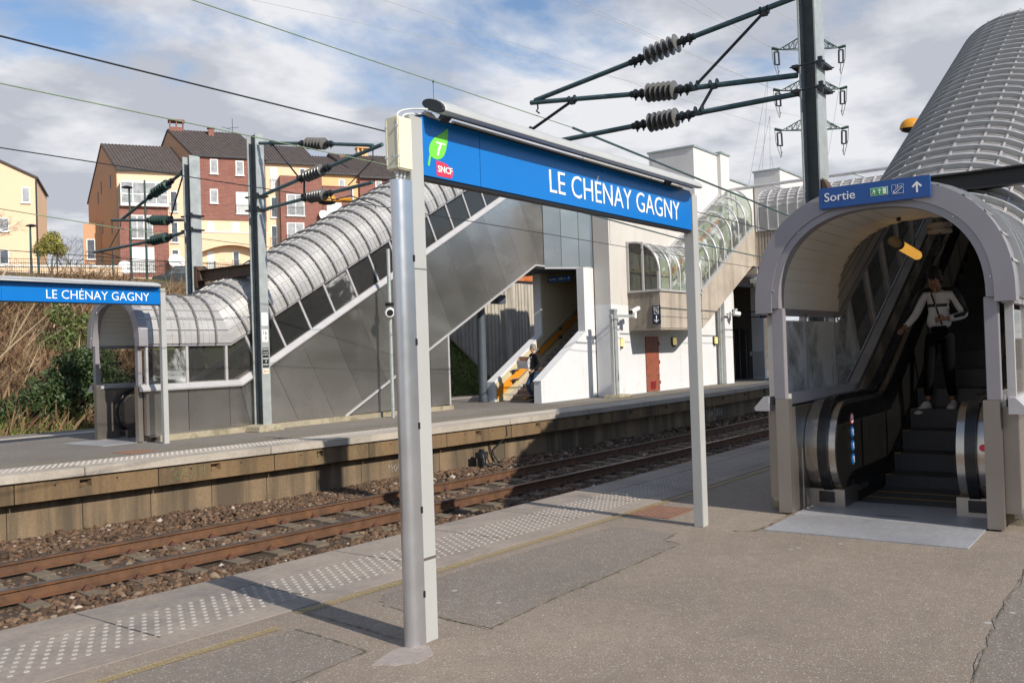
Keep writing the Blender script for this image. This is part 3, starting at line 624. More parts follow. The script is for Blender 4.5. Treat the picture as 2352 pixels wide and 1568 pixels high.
def shelter(label, X0, YC, hw, zs, H, xe, side_end, ribmat, roofmat, curb_from, far=False, rise=5.0, rh=.055, rs=.43):
    t = thing('escalator_shelter', label, 'escalator shelter', (X0, YC, 0)); pa = Path(zs, xk=2.1 if far else 2.2, xe=xe, rise=rise)
    # roof shell with shallow cross seams
    g = MB(); out = arch(hw, H); inn = arch(hw-.05, H-.05)
    prof = out+inn[::-1]
    g.sweep([[(p[0]+n[0]*h, y, p[1]+n[1]*h) for y, h in prof] for p, n in pa.nodes], closed=True, capends=True)
    q = .14
    while q < pa.Ln[3]:
        near_k = min(abs(q-pa.Ln[1]), 9)
        if near_k > .26:
            p, n, d = pa.at(q); A = arch(hw+.012, H+.012, n=20); B = arch(hw-.01, H-.01, n=20); e = .008
            g.sweep([[(p[0]+n[0]*h+d[0]*w_, y, p[1]+n[1]*h+d[1]*w_) for (y, h), w_ in ((a, -e), (a, e), (b, e), (b, -e))] for a, b in zip(A, B)], closed=True)
        q += rs/3
    for k in range(1, 14):    # longitudinal seams
        (y0, h0), = arch(hw+.022, H+.022, n=1, a0=math.pi*k/14, a1=math.pi*k/14)[:1]; (y1, h1), = arch(hw-.01, H-.01, n=1, a0=math.pi*k/14, a1=math.pi*k/14)[:1]
        dy_, dh_ = (h0-h1), -(y0-y1); l = math.hypot(dy_, dh_); dy_, dh_ = dy_/l*.013, dh_/l*.013
        g.sweep([[(p[0]+n[0]*h, y, p[1]+n[1]*h) for y, h in ((y0-dy_, h0-dh_), (y0+dy_, h0+dh_), (y1+dy_, h1+dh_), (y1-dy_, h1-dh_))] for p, n in pa.nodes], closed=True)
    g.build('roof', roofmat, t)
    # standing ribs
    q = rs
    while q < pa.Ln[3]-.05:
        dk = q-pa.Ln[1]
        if not (-.10 < dk < .10):
            p, n, d = pa.at(q); rb = MB(); A = arch(hw+rh, H+rh, n=26); B = arch(hw-.005, H-.005, n=26); rows = []
            for i, (a, b) in enumerate(zip(A, B)):
                row = []
                for (y, h), w_ in ((a, -.017), (a, .017), (b, .017), (b, -.017)):
                    # ribs near the bend fan out so that they do not cross the mitre
                    lean = 0
                    if abs(dk) < .34: m_ = pa.nodes[1][1]; f = 1-abs(dk)/.34; nn = (n[0]*(1-f)+m_[0]*f, n[1]*(1-f)+m_[1]*f)
                    else: nn = n
                    row.append((p[0]+nn[0]*h+d[0]*w_, y, p[1]+nn[1]*h+d[1]*w_))
                rows.append(row)
            rb.sweep(rows, closed=True, capends=True); rb.build('rib', ribmat, t)
        q += rs
    # plank lining
    g = MB(); npl = 25; prof = []
    for k in range(npl):
        a0, a1 = math.pi*k/npl, math.pi*(k+1)/npl
        (ya, ha) = arch(hw-.075, H-.075, n=1, a0=a0, a1=a1)[0]; (yb, hb) = arch(hw-.075, H-.075, n=1, a0=a0, a1=a1)[1]
        if k < npl/2: (yb, hb) = arch(hw-.088, H-.088, n=1, a0=a0, a1=a1)[1]
        else: (ya, ha) = arch(hw-.088, H-.088, n=1, a0=a0, a1=a1)[0]
        prof += [(ya, ha), (yb, hb)]
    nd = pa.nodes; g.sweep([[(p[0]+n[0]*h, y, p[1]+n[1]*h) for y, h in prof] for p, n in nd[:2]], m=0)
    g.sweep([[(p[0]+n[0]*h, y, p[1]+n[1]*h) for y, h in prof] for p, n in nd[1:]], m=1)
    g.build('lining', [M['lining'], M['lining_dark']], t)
    # entrance arch: two stepped rings
    def ring(o_, i_, zo, zi, x0, x1, nm, mt):
        rb = MB(); A = [(-o_[0], -zo)]+arch(*o_, n=36)+[(o_[0], -zo)]; B = [(-i_[0], -zi)]+arch(*i_, n=36)+[(i_[0], -zi)]
        rb.sweep([[(x0, a[0], zs+a[1]), (x1, a[0], zs+a[1]), (x1, b[0], zs+b[1]), (x0, b[0], zs+b[1])] for a, b in zip(A, B)], closed=True, capends=True)
        return rb.build(nm, mt, t, bevel=0)
    k_ = hw/1.03
    arch_o = ring((hw+.015, H+.015), (hw-.135*k_, H-.135*k_), .04, .04, -.03, .16, 'entrance_arch', M['lilac_alu'])
    ring((hw-.137*k_, H-.137*k_), (hw-.195*k_, H-.19*k_), .0, .0, -.018, .12, 'inner_trim', M['lilac_alu'])
    g = MB()
    for a in (8, 48, 132, 172):
        (y, h), = arch(hw-.15*k_, H-.15*k_, n=1, a0=R(a), a1=R(a))[:1]; g.lathe([(0, .009), (-.012, .006)], (-.02, y, zs+h), (1, 0, 0), 8)
        g.build('bolt', M['alu'], arch_o); g = MB()
    lz = zs-.80    # ledge level
    for sd in (-1, 1):
        yo = sd*(hw-.13)
        # lower steel jamb, upper post
        g = MB(); g.box(0, .10, yo-.0 if sd < 0 else yo-.12, yo+.12 if sd < 0 else yo, .015, lz-.02); g.build('jamb', M['steel_jamb'], t, bevel=.004)
        g = MB(); ys = sorted((sd*(hw-.13), sd*(hw-.02))); g.box(.11, .17, ys[0], ys[1], .13, lz-.08); g.build('jamb', M['steel_jamb'], t)
        g = MB(); ys = sorted((sd*(hw-.20), sd*(hw-.24))); g.box(.10, .72, ys[0], ys[1], .01, lz-.1); g.build('side_return', M['steel_jamb'], t)
        g = MB(); ys = sorted((sd*(hw-.22), sd*(hw-.12))); g.box(.012, .10, ys[0], ys[1], lz-.02, zs+.0); g.build('upper_post', M['lilac_alu'], t, bevel=.004)
        # ledge rail following the path
        g = MB(); pr = [(-.03, -.93), (.10, -.93), (.11, -.90), (.02, -.80), (-.03, -.80)]
        g.sweep([[(p[0]+n[0]*h, sd*(hw-.04+y), p[1]+n[1]*h) for y, h in pr] for p, n in [((.0, zs), (0, 1))]+pa.nodes[1:]], closed=True, capends=True); g.build('ledge', M['alu_white'], t)
        g = MB(); pr = [(-.17, -.88), (-.06, -.88), (-.06, -.78), (-.17, -.78)]
        g.sweep([[(p[0]+n[0]*h, sd*(hw-.04+y), p[1]+n[1]*h) for y, h in pr] for p, n in [((.105, zs), (0, 1))]+pa.nodes[1:]], closed=True, capends=True); g.build('inner_ledge', M['alu_white'], t)
        g = MB(); pr = [(-.09, -.055), (-.02, -.055), (-.02, .01), (-.09, .01)]
        g.sweep([[(p[0]+n[0]*h, sd*(hw-.0+y), p[1]+n[1]*h) for y, h in pr] for p, n in pa.nodes], closed=True, capends=True); g.build('eaves_rail', M['lilac_alu'], t)
        # posts and panes
        qs = [.16, 1.05, 2.0]+[pa.Ln[1]+.42+.86*i for i in range(int((pa.Ln[2]-pa.Ln[1]-.4)/.86)+1)]
        q = pa.Ln[2]+.5
        while q < pa.Ln[3]: qs.append(q); q += .86
        yy = sd*(hw-.06)
        def lift(q, h):
            p, n, d = pa.at(q); return (p[0]+n[0]*h, p[1]+n[1]*h)
        for q in qs:
            g = MB(); a = lift(q, -.80); b = lift(q, -.03); _, _, d = pa.at(q); e = .028
            g.hexa([(a[0]-d[0]*e, yy-.03, a[1]-d[1]*e), (a[0]+d[0]*e, yy-.03, a[1]+d[1]*e), (a[0]+d[0]*e, yy+.03, a[1]+d[1]*e), (a[0]-d[0]*e, yy+.03, a[1]-d[1]*e), (b[0]-d[0]*e, yy-.03, b[1]-d[1]*e), (b[0]+d[0]*e, yy-.03, b[1]+d[1]*e), (b[0]+d[0]*e, yy+.03, b[1]+d[1]*e), (b[0]-d[0]*e, yy+.03, b[1]-d[1]*e)])
            g.build('window_post', M['alu_white'], t)
        for i, (q0, q1) in enumerate(zip(qs[:-1], qs[1:])):
            g = MB(); L0, L1 = lift(q0+.03, -.79), lift(q1-.03, -.79); T1, T0 = lift(q1-.03, -.10), lift(q0+.03, -.10)
            pl = [L0, L1, T1, T0]
            if q0 < pa.Ln[1] < q1:
                kb = pa.poly(-.79)[1]; kt = pa.poly(-.10)[1]; pl = [L0, kb, L1, T1, kt, T0]
            g.extr(pl, lambda a, b, c: (a, c, b), yy-.004, yy+.004)
            gm = M['glass_smear'] if (sd > 0 and not far and i < 3) else M['glass_swirl'] if (far and sd < 0 and i in (0, 6)) else (M['glass'] if i < 3 or not far else M['glass_dark'])
            g.build('window_pane', gm, t)
        # cladding panels
        K = pa.poly(-.93); Bx = pa.P[2][0]; s_ = .53; th = math.atan(s_); uz = 4.28; ux = 13.6
        D0 = ux-(uz-.13)/.505
        yo = sd*(hw-.05); pan = []
        x = .17
        top = K[1][1]; bis = lambda z: K[1][0]+(K[1][1]-z)*math.tan(th*.55)
        for x1 in (1.05, 2.05, None):
            if x1: pan.append([(x, .13), (x1, .13), (x1, top), (x, top)]); x = x1
            else: pan.append([(x, .13), (bis(.13), .13), (K[1][0], top), (x, top)])
        big = [(K[1][0], top), (bis(.13), .13), (D0, .13), (ux, uz), (14.13, uz), (14.13, K[2][1]), (K[2][0], K[2][1])]
        c, sn = math.cos(th), math.sin(th); u0 = K[1][0]*c+top*sn; k = 0
        while True:
            a0 = u0+(k*.98 if k else -3); a1 = u0+(k+1)*.98; pl = clip(clip(big, -c, -sn, -a0), c, sn, a1); k += 1
            if len(pl) >= 3: pan.append(pl)
            elif k > 3: break
            if k > 25: break
        x = 14.14
        ye = side_end if sd < 0 else xe
        while x < ye-.2:
            pan.append([(x, uz), (min(x+1.05, ye), uz), (min(x+1.05, ye), K[2][1]), (x, K[2][1])]); x += 1.05
        tx = ux-(uz-2.1)/.505
        x = D0+.12
        while x < tx-.05:
            x1 = min(x+1.0, tx); zz = lambda q: .13+(q-D0)*.505-.07
            pan.append([(x, .13), (x1, .13), (x1, zz(x1)), (x, zz(x))]); x = x1
        for pl in pan:
            g = MB(); pl = inset(pl, .008); g.extr(pl, lambda a, b, c_: (a, c_, b), yo-.02, yo+.004*0+.0); g.build('cladding_panel', M['steel_panel'], t)
        g = MB(); z0_, z1_ = .13, uz
        g.beam((D0-.05, yo+sd*.012, .10), (ux+.05, yo+sd*.012, uz-.02), .05, .07, up=(0, 1, 0)) ; g.build('trim', M['alu_white'], t)
        g = MB(); g.box(.17, D0, yo-.03, yo+.03, .085, .15); g.build('trim', M['steel_jamb'], t)
        g = MB(); g.box(ux, ye, yo-.03+sd*.01, yo+.03+sd*.01, uz-.05, uz+.0); g.build('trim', M['alu_white'], t)
        g = MB(); g.box(tx-.03, tx+.03, yo-.02+sd*.01, yo+.02+sd*.01, .13, 2.1); g.build('trim', M['alu_white'], t)
        # plinth
        g = MB(); xs = rg(curb_from, tx+.05, 40); y0_, y1_ = sorted((sd*(hw-.16), sd*(hw+.05)))
        rows = []
        for x in xs:
            j = lambda: random.uniform(-.006, .006); rows.append([(x, y0_+j(), 0), (x, y1_+j(), 0), (x, y1_+j(), .115+j()), (x, y0_+j(), .115+j())])
        g.sweep(rows, closed=True, capends=True); g.build('plinth', M['curb'], t)
    if far:
        g = MB()
        for i in range(4): z = 2.50-.11*i; g.beam((8.05+.03*i, -hw+.018, z), (8.22+.03*i, -hw+.018, z-.05), .006, .035)
        g.beam((8.06, -hw+.017, 2.62), (8.16, -hw+.017, 2.10), .004, .04); g.build('paint_mark', M['cream_box'], t)
    # soffit
    g = MB(); g.hexa([(D0, -hw+.06, .12), (ux, -hw+.06, uz-.03), (ux, hw-.06, uz-.03), (D0, hw-.06, .12), (D0, -hw+.06, .16), (ux, -hw+.06, uz+.02), (ux, hw-.06, uz+.02), (D0, hw-.06, .16)])
    g.box(ux, xe, -hw+.06, hw-.06, uz-.03, uz+.02); g.box(tx-.06, tx-.01, -hw+.06, hw-.06, 0.1, 2.08)
    g.build('soffit', M['dark_steel'], t)
    return t, pa
def escalator(label, X0, YC, nsteps=24, pm='esc_panel'):
    t = thing('escalator', label, 'escalator', (X0, YC, 0))
    xk = 2.2; sl = .53; xt = xk+5.0/sl; xe = xt+1.6
    def line(z, x0): return [(x0, z), (xk, z), (xt, z+5.0), (xe, z+5.0)]
    def shape(x0c, r, ztop, zbot, x1=None):   # rounded newel front then path, in (x,z)
        zc = (ztop+zbot)/2; cx_ = x0c+r; pts = [(cx_+r*math.cos(a), zc+(ztop-zbot)/2*math.sin(a)) for a in [R(270)-R(180)*i/16 for i in range(17)]]
        return pts, cx_
    for sd in (-1, 1):
        # inner panels with joints
        ztop, zbot = .945, .20; pts, cxx = shape(.42, .36, ztop, .12)
        segs = [1.35, 1.95]; off_b = line(zbot, 0); off_t = line(ztop, 0)
        y0, y1 = sorted((sd*.50, sd*.545))
        def zl(x, z): return z+max(0, min(x, xt)-xk)*sl
        g = MB(); pl = [p for p in pts]+[(segs[0], ztop), (segs[0], zbot)]; g.extr(pl, lambda a, b, c: (a, c, b), y0, y1); g.build('balustrade_panel', M[pm], t)
        x = segs[0]+.006; xs = [2.0]+[xk+.55+1.25*i for i in range(8)]+[xe]
        for x1 in xs:
            if x1 <= x: continue
            pl = [(x, zl(x, zbot))]+([(xk+.0, zl(xk, zbot))] if x < xk < x1 else [])+[(x1, zl(x1, zbot)), (x1, zl(x1, ztop))]+([(xk, zl(xk, ztop))] if x < xk < x1 else [])+[(x, zl(x, ztop))]
            g = MB(); g.extr(pl, lambda a, b, c: (a, c, b), y0, y1); g.build('balustrade_panel', M[pm], t); x = x1+.006
        # bright inner band around the newel, black handrail, outer deck
        def band(x0c, r, zt, zb, ya, yb, th, nm, mt, start=-1, sm=True, z_low=None):
            zc = (zt+zb)/2; hh = (zt-zb)/2; cx_ = x0c+r; A = [(cx_+r*math.cos(a), zc+hh*math.sin(a), math.cos(a), math.sin(a)) for a in [R(285)-R(195)*i/20 for i in range(21)]]
            A += [(xk-.25, zt, 0, 1), (xk-.08, zt+.012, -.12, 1), (xk+.08, zt+.06, -.25, 1), (xk+.25, zt+.14, -.4, .95), (xk+.5, zt+.5*sl, -.468, .884), (xt, zt+5.0, -.2, .98), (xe, zt+5.0, 0, 1)]
            ya, yb = sorted((ya, yb)); g = MB(); g.sweep([[(a[0], ya, a[1]), (a[0], yb, a[1]), (a[0]-a[2]*th, yb, a[1]-a[3]*th), (a[0]-a[2]*th, ya, a[1]-a[3]*th)] for a in A], closed=True, capends=True)
            return g.build(nm, mt, t, smooth=sm)
        band(.385, .42, .98, .09, sd*.505, sd*.575, .035, 'newel_band', M['steel_bright'])
        band(.35, .46, 1.03, .05, sd*.575, sd*.66, .03, 'handrail', M['rubber'])
        band(.40, .42, .98, .10, sd*.66, sd*.79, .85 if False else .03, 'outer_deck', M['steel_bright'])
        g = MB(); pts2, _ = shape(.46, .38, .965, .12); pl = pts2+[(2.3, .965), (2.3, .12)]; y0, y1 = sorted((sd*.60, sd*.775)); g.extr(pl, lambda a, b, c: (a, c, b), y0, y1); g.build('newel_body', M['steel_bright'], t)
        # lower box with the handrail inlet
        g = MB(); ys = sorted((sd*.47, sd*.80)); g.box(.52, .95, ys[0], ys[1], .004, .17); nb = g.build('newel_base', M['steel_jamb'], t, bevel=.004)
        g = MB(); ys = sorted((sd*.565, sd*.70)); g.box(.50, .60, ys[0], ys[1], .05, .15); g.build('handrail_inlet', M['black'], nb)
        # skirt
        g = MB(); y0, y1 = sorted((sd*.475, sd*.505)); pl = [(.85, .004), (xk-.3, .004)]+[(xk, .06)]+[(xt, 4.95), (xe, 4.95), (xe, 5.22), (xt, 5.22), (xk, .225), (.85, .225)]
        g.extr(pl, lambda a, b, c: (a, c, b), y0, y1); g.build('skirt', M['esc_panel'], t)
        if sd > 0:
            g = MB(); g.box(.98, 1.32, sd*.474-.002, sd*.474, .10, .155); g.build('skirt_plate', M['steel_bright'], t)
            for i, c_ in enumerate(('logo_red', 'blue_sign', 'blue_sign', 'blue_sign')):
                g = MB(); zc = .80-.13*i; g.lathe([(0, .055), (.003, .055)], (.93, .497, zc), (0, 1, 0), 20); s1 = g.build('sticker', M[c_], t)
                g = MB(); g.lathe([(0, .046 if i == 0 else .0), (.001, .046 if i == 0 else .0)], (.93, .4965, zc), (0, 1, 0), 20) if i == 0 else None
                g.tube([(.93, .495, zc+.03), (.93, .495, zc-.005), (.945, .495, zc-.03)], .007, 5); g.tube([(.915, .495, zc+.01), (.945, .495, zc+.012)], .005, 5); g.build('pictogram', M['white_sign'], s1)
                if i == 0: g = MB(); g.tube([(.90, .4945, zc-.03), (.96, .4945, zc+.03)], .005, 5); g.build('pictogram', M['logo_red'], s1)
        else:
            g = MB(); g.lathe([(0, .03), (.012, .022)], (.352, sd*.72, .62), (-1, 0, 0), 12); g.build('stop_button', M['logo_red'], t)
            g = MB(); g.lathe([(0, .022), (.006, .02)], (.352, sd*.72, .28), (-1, 0, 0), 12); g.build('sensor', M['black'], t)
    # treads
    g = MB(); g.box(.003, .88, -.475, .475, .001, .010); g.box(.003, .52, -.775, -.476, .001, .010); g.box(.003, .52, .476, .775, .001, .010); g.build('comb_plate', M['plate'], t)
    g = MB(); g.box(.25, .27, -.16, .12, .0105, .0115); g.build('slot', M['black'], t)
    zt = [.012]*3+[.012, .13, .31, .52]; k = 0; z = .012
    for i in range(3):
        g = MB(); x = .88+.36*i
        for j in range(7): g.box(x+.006+j*.05, x+.036+j*.05, -.47, .47, -.03, .004)
        g.box(x, x+.355, -.47, .47, -.06, -.008); st = g.build('step', M['step_grey'], t)
        g = MB(); g.box(x+.002, x+.022, -.468, .468, .0045, .006); g.build('step_edge', M['step_yellow'], st)
    zs_ = [.13, .31]+[.52+.2133*i for i in range(nsteps)]; zp = .0
    for i, z in enumerate(zs_[:nsteps]):
        x = 1.95+.4*i; g = MB(); z0 = zp-.02
        g.box(x+.012, x+.44, -.47, .47, z-.03, z)
        n = 47
        for j in range(n): yy = -.465+.93*j/n; g.box(x, x+.014, yy, yy+.011, z0, z)
        g.box(x+.012, x+.03, -.47, .47, z0-.03, z-.03)
        st = g.build('step', M['step_grey'], t)
        g = MB(); g.box(x+.001, x+.05, .40, .47, z+.0005, z+.002); g.build('step_edge', M['step_yellow'], st); zp = z
    return t
near_sh, near_pa = shelter('big ribbed metal escalator shelter at right, its open arch facing the near platform', 8.0, 2.04, 1.035, 1.86, 1.0, 26.6, 26.6, M['near_rib'], M['near_roof'], .32, rise=4.5, rh=.06, rs=.305)
far_sh, far_pa = shelter('ribbed metal escalator shelter climbing over the far platform', 9.85, 17.2, .95, 1.93, 1.02, 22.1, 14.2, M['zinc_rib'], M['zinc_roof'], .35, far=True, rise=5.35)
escalator('dark escalator inside the near shelter, with a man riding down', 8.0, 2.04)
escalator('escalator seen through the small arch on the far platform', 9.85, 17.2, nsteps=12, pm='steel_jamb')
# metal plates in front of the escalators
g = MB(); g.extr([(7.24, 1.27), (8.0, 1.27), (8.0, 2.80), (7.24, 2.80)], lambda a, b, c: (a, b, c), .0, .009); tag(g.build('floor_plate', M['plate']), 'pale metal floor plate in front of the near escalator', 'floor plate')
g = MB(); g.extr([(9.15, 16.45), (9.9, 16.45), (9.9, 17.95), (9.15, 17.95)], lambda a, b, c: (a, b, c), .0, .009); tag(g.build('floor_plate', M['plate']), 'grey metal floor plate in front of the far escalator', 'floor plate')
# hanging lamp inside the near shelter
t = thing('tube_lamp', 'glowing yellow tube lamp hung under the near shelter ceiling', 'lamp', (9.3, 2.2, 2.51))
g = MB(); g.lathe([(0, .03), (.02, .045), (.14, .05), (.2, .05)], (0, 0, 0), (1, -.0, -.07), 16); g.build('end_cap', M['lamp_brown'], t, smooth=True)
g = MB(); g.lathe([(.2, .05), (1.05, .05), (1.10, .04), (1.12, .02)], (0, 0, 0), (1, -.0, -.07), 16); g.build('tube', M['lamp_glow'], t, smooth=True)
g = MB(); g.lathe([(.19, .058), (.26, .058)], (0, 0, 0), (1, -.0, -.07), 16); g.build('clamp', M['black'], t)
g = MB(); g.tube([(.3, 0, .04), (.3, 0, .24)], .004, 5); g.tube([(.95, 0, .0), (.95, 0, .24)], .004, 5); g.lathe([(.22, .02), (.25, .025), (.26, .0)], (.3, 0, 0), (0, 0, 1), 10); g.build('hanger', M['dark_steel'], t)
# camera dome / fitting behind it
t = thing('speaker', 'round grey fitting under the near shelter ceiling, behind the yellow lamp', 'ceiling fitting', (10.25, 1.95, 2.72))
g = MB(); g.lathe([(0, .12), (.03, .12), (.035, .1), (.06, .1), (.065, .12), (.10, .12)], (0, 0, -.08), (0, 0, 1), 20); g.build('housing', M['lining_dark'], t, smooth=True); g = MB(); g.tube([(0, 0, -.06), (0, 0, -.25)], .01, 6); g.tube([(.0, .0, -.2), (.05, .06, -.3), (.0, .1, -.34), (-.05, .06, -.3), (0, 0, -.2)], .006, 5); g.build('cable', M['black'], t)
# Sortie sign on the arch
def sortie(name, lbl, loc, w_, h_, dim=False):
    t = thing(name, lbl, 'exit sign', loc)
    bl = M['blue_dark']; wh = M['white_sign']
    g = MB(); g.box(0, .04, -w_, 0, 0, h_); b = g.build('board', bl, t, bevel=.003)
    F = lambda x, z, s=1: Matrix.Translation((-.0015, -x, z)) @ FACE_NX
    textmesh('Sortie', h_*.60, wh, b, F(w_*.055, h_*.33), width=w_*.285)
    def fl(pts, mt, nm, e=.0016, par=None):
        g = MB(); g.extr(pts, lambda a, c, x: (x, -a, c), -e, .001); return g.build(nm, mt, par or b)
    u = w_/.885; v = h_/.175
    R_ = lambda x0, x1, z0, z1: [(x0*u, z0*v), (x1*u, z0*v), (x1*u, z1*v), (x0*u, z1*v)]
    fl(R_(.425, .565, .058, .123), M['white_sign'], 'exit_pictogram', .001); fl(R_(.428, .562, .061, .120), M['exit_green'], 'exit_pictogram', .002)
    fl(R_(.525, .551, .067, .114), wh, 'exit_pictogram', .003)
    def tb(runs, nm, r, mt=wh):
        g = MB()
        for q in runs: g.tube([(-.003, -a*u, c*v) for a, c in q], r, 5)
        g.build(nm, mt, b)
    tb([[(.497, .072), (.497, .108)], [(.485, .094), (.497, .108), (.509, .094)], [(.436, .074), (.447, .084), (.452, .096), (.457, .103)], [(.452, .096), (.463, .085), (.459, .073)], [(.445, .1), (.453, .104), (.463, .094)]], 'exit_pictogram', .0028)
    tb([[(.595, .055), (.685, .055), (.685, .127), (.595, .127), (.595, .055)]], 'escalator_pictogram', .0016)
    tb([[(.607, .066), (.612, .062), (.628, .064), (.672, .100), (.677, .106), (.672, .111), (.660, .109), (.612, .078), (.607, .072), (.607, .066)], [(.628, .104), (.630, .114)], [(.641, .110), (.643, .122)], [(.628, .117), (.630, .119)]], 'escalator_pictogram', .0026)
    fl([(.780*u, .045*v), (.795*u, .045*v), (.795*u, .108*v), (.815*u, .086*v), (.827*u, .096*v), (.7875*u, .135*v), (.748*u, .096*v), (.760*u, .086*v), (.780*u, .108*v)], wh, 'arrow', .0016)
    return t
sortie('exit_sign', 'blue Sortie exit sign with white arrow on top of the near arch', (7.91, 2.46, 2.695), .895, .178)
def smooth(pts, k=6):
    P = [Vector(p) for p in pts]; P = [P[0]*2-P[1]]+P+[P[-1]*2-P[-2]]; out = []
    for i in range(1, len(P)-2):
        for j in range(k):
            t = j/k; a, b, c, d = P[i-1:i+3]; out.append(.5*((2*b)+(c-a)*t+(2*a-5*b+4*c-d)*t*t+(3*b-a-3*c+d)*t**3))
    return out+[P[-2]]
# ------------------------------------------------------------ station name signs
def name_sign(label):
    t = thing('station_name_sign', label, 'station sign', (3.6, 3.3, 0), group='blue station name signs')
    X = lambda x: x-3.6
    def post(x):
        g = MB(); g.box(x, x+.105, -.01, .075, 0, 2.845); return g.build('post', M['grey_paint'], t, bevel=.003)
    p1 = post(0); p2 = post(X(7.13))
    g = MB(); g.box(-.001, .106, -.011, .076, 2.01, 2.016); g.box(-.001, .106, -.011, .076, .44, .455); g.build('strap', M['steel_jamb'], p1)
    b0, b1, z0, z1 = X(3.708), X(7.125), 2.535, 2.858
    g = MB(); g.box(b0, X(4.218), .0, .05, z0, z1); bd = g.build('board', M['blue_sign'], t)
    g = MB(); g.box(X(4.222), b1, .0, .05, z0, z1); g.build('board', M['blue_sign'], t)
    g = MB(); g.box(b0, b1, .008, .06, z0-.022, z0-.001); g.build('bottom_rail', M['black'], t)
    g = MB(); g.box(b0, b1, .006, .055, z1+.001, z1+.012); g.build('top_rail', M['dark_steel'], t)
    T = lambda x, z, e=.0: Matrix.Translation((X(x), -.0022-e, z)) @ FACE_NY
    tx = textmesh('LE CHÉNAY GAGNY', .222, M['white_sign'], bd, T(4.955, 2.593), width=1.94, bold=-.0012)
    def fl(pts, mt, nm, e=.0018, par=bd):
        g = MB(); g.extr(pts, lambda a, c, y: (X(a), y, c), -e, .001); return g.build(nm, mt, par)
    leaf = [(3.932, 2.832), (3.930, 2.79), (3.922, 2.745), (3.908, 2.70), (3.888, 2.665), (3.86, 2.645), (3.828, 2.636), (3.795, 2.640), (3.778, 2.647), (3.768, 2.610), (3.764, 2.592), (3.755, 2.590), (3.749, 2.598), (3.758, 2.63), (3.766, 2.655), (3.762, 2.680), (3.768, 2.705), (3.784, 2.730), (3.812, 2.757), (3.85, 2.778), (3.89, 2.803)]
    fl(leaf, M['leaf_green'], 'leaf_emblem')
    fl([(3.822, 2.7365), (3.90, 2.7365), (3.904, 2.7285), (3.872, 2.7285), (3.866, 2.720), (3.852, 2.690), (3.842, 2.664), (3.836, 2.658), (3.828, 2.661), (3.838, 2.695), (3.853, 2.7285), (3.822, 2.7285)], M['white_sign'], 'leaf_emblem', .0036)
    fl([(3.822, 2.546), (3.951, 2.546), (3.968, 2.588), (3.945, 2.606), (3.905, 2.622), (3.865, 2.629), (3.822, 2.630)], M['logo_red'], 'company_logo')
    textmesh('SNCF', .052, M['white_sign'], bd, T(3.830, 2.568, .0018) @ Matrix.Shear('XZ', 4, (0, 0)) , name='company_logo', width=.125, bold=.0008)
    # luminaire
    g = MB(); xs = [X(3.735), X(3.74), X(3.78), X(6.98), X(7.06), X(7.12)]; sc = [.94, 1, 1, 1, .8, .2]
    def sect(x, k):
        c = Vector((.08-.1, 2.888)); pts = []   # local y,z about the lens centre
        for i in range(16):
            a = 2*math.pi*i/16; u_ = .090*math.cos(a)*k; v_ = (.040 if math.sin(a) > 0 else .030)*math.sin(a)*k
            tl = R(24); pts.append((x, -.075+u_*math.cos(tl)-v_*math.sin(tl), 2.902+u_*math.sin(tl)+v_*math.cos(tl)))
        return pts
    g.sweep([sect(x, k) for x, k in zip(xs, sc)], closed=True, capends=True); lm = g.build('lamp_housing', M['lamp_grey'], t, smooth=True)
    g = MB(); g.sweep([sect(X(3.733), .95), sect(X(3.717), .9)], closed=True, capends=True); g.build('end_cap', M['dark_steel'], lm)
    g = MB(); tl = R(24)
    g.hexa([(X(3.8), -.075+u_*math.cos(tl)+.038*math.sin(tl)*1, 2.888+u_*math.sin(tl)-.0385*math.cos(tl)) if k < 1 else None for u_, k in ()] or [(x, -.075+u_*math.cos(tl)-v_*math.sin(tl), 2.902+u_*math.sin(tl)+v_*math.cos(tl)) for v_ in (-.0335, -.026) for x, u_ in ((X(3.82), -.045), (X(6.95), -.045), (X(6.95), .05), (X(3.82), .05))]); g.build('diffuser', M['dark_glass'], lm)
    for x in (3.90, 6.68):
        g = MB(); g.hexa([(X(x)-.03, .0, 2.855), (X(x)+.03, .0, 2.855), (X(x)+.03, .04, 2.855), (X(x)-.03, .04, 2.855), (X(x)-.03, -.04, 2.885), (X(x)+.03, -.04, 2.885), (X(x)+.03, .0, 2.9), (X(x)-.03, .0, 2.9)]); g.build('lamp_bracket', M['dark_steel'], lm)
    g = MB(); g.tube([(X(4.0), .02, 2.882), (X(5.2), .02, 2.880), (X(7.0), .02, 2.880)], .010, 8); g.tube([(X(4.0), .035, 2.868), (X(7.05), .035, 2.868)], .007, 6); g.build('cable_tube', M['white_cable'], t, smooth=True)
    return t
M['lamp_grey'] = mat('lamp_grey', (.50, .50, .48), .4, .2, .05, 3)
sg = name_sign('tall blue LE CHÉNAY GAGNY name board on two grey posts on the near platform')
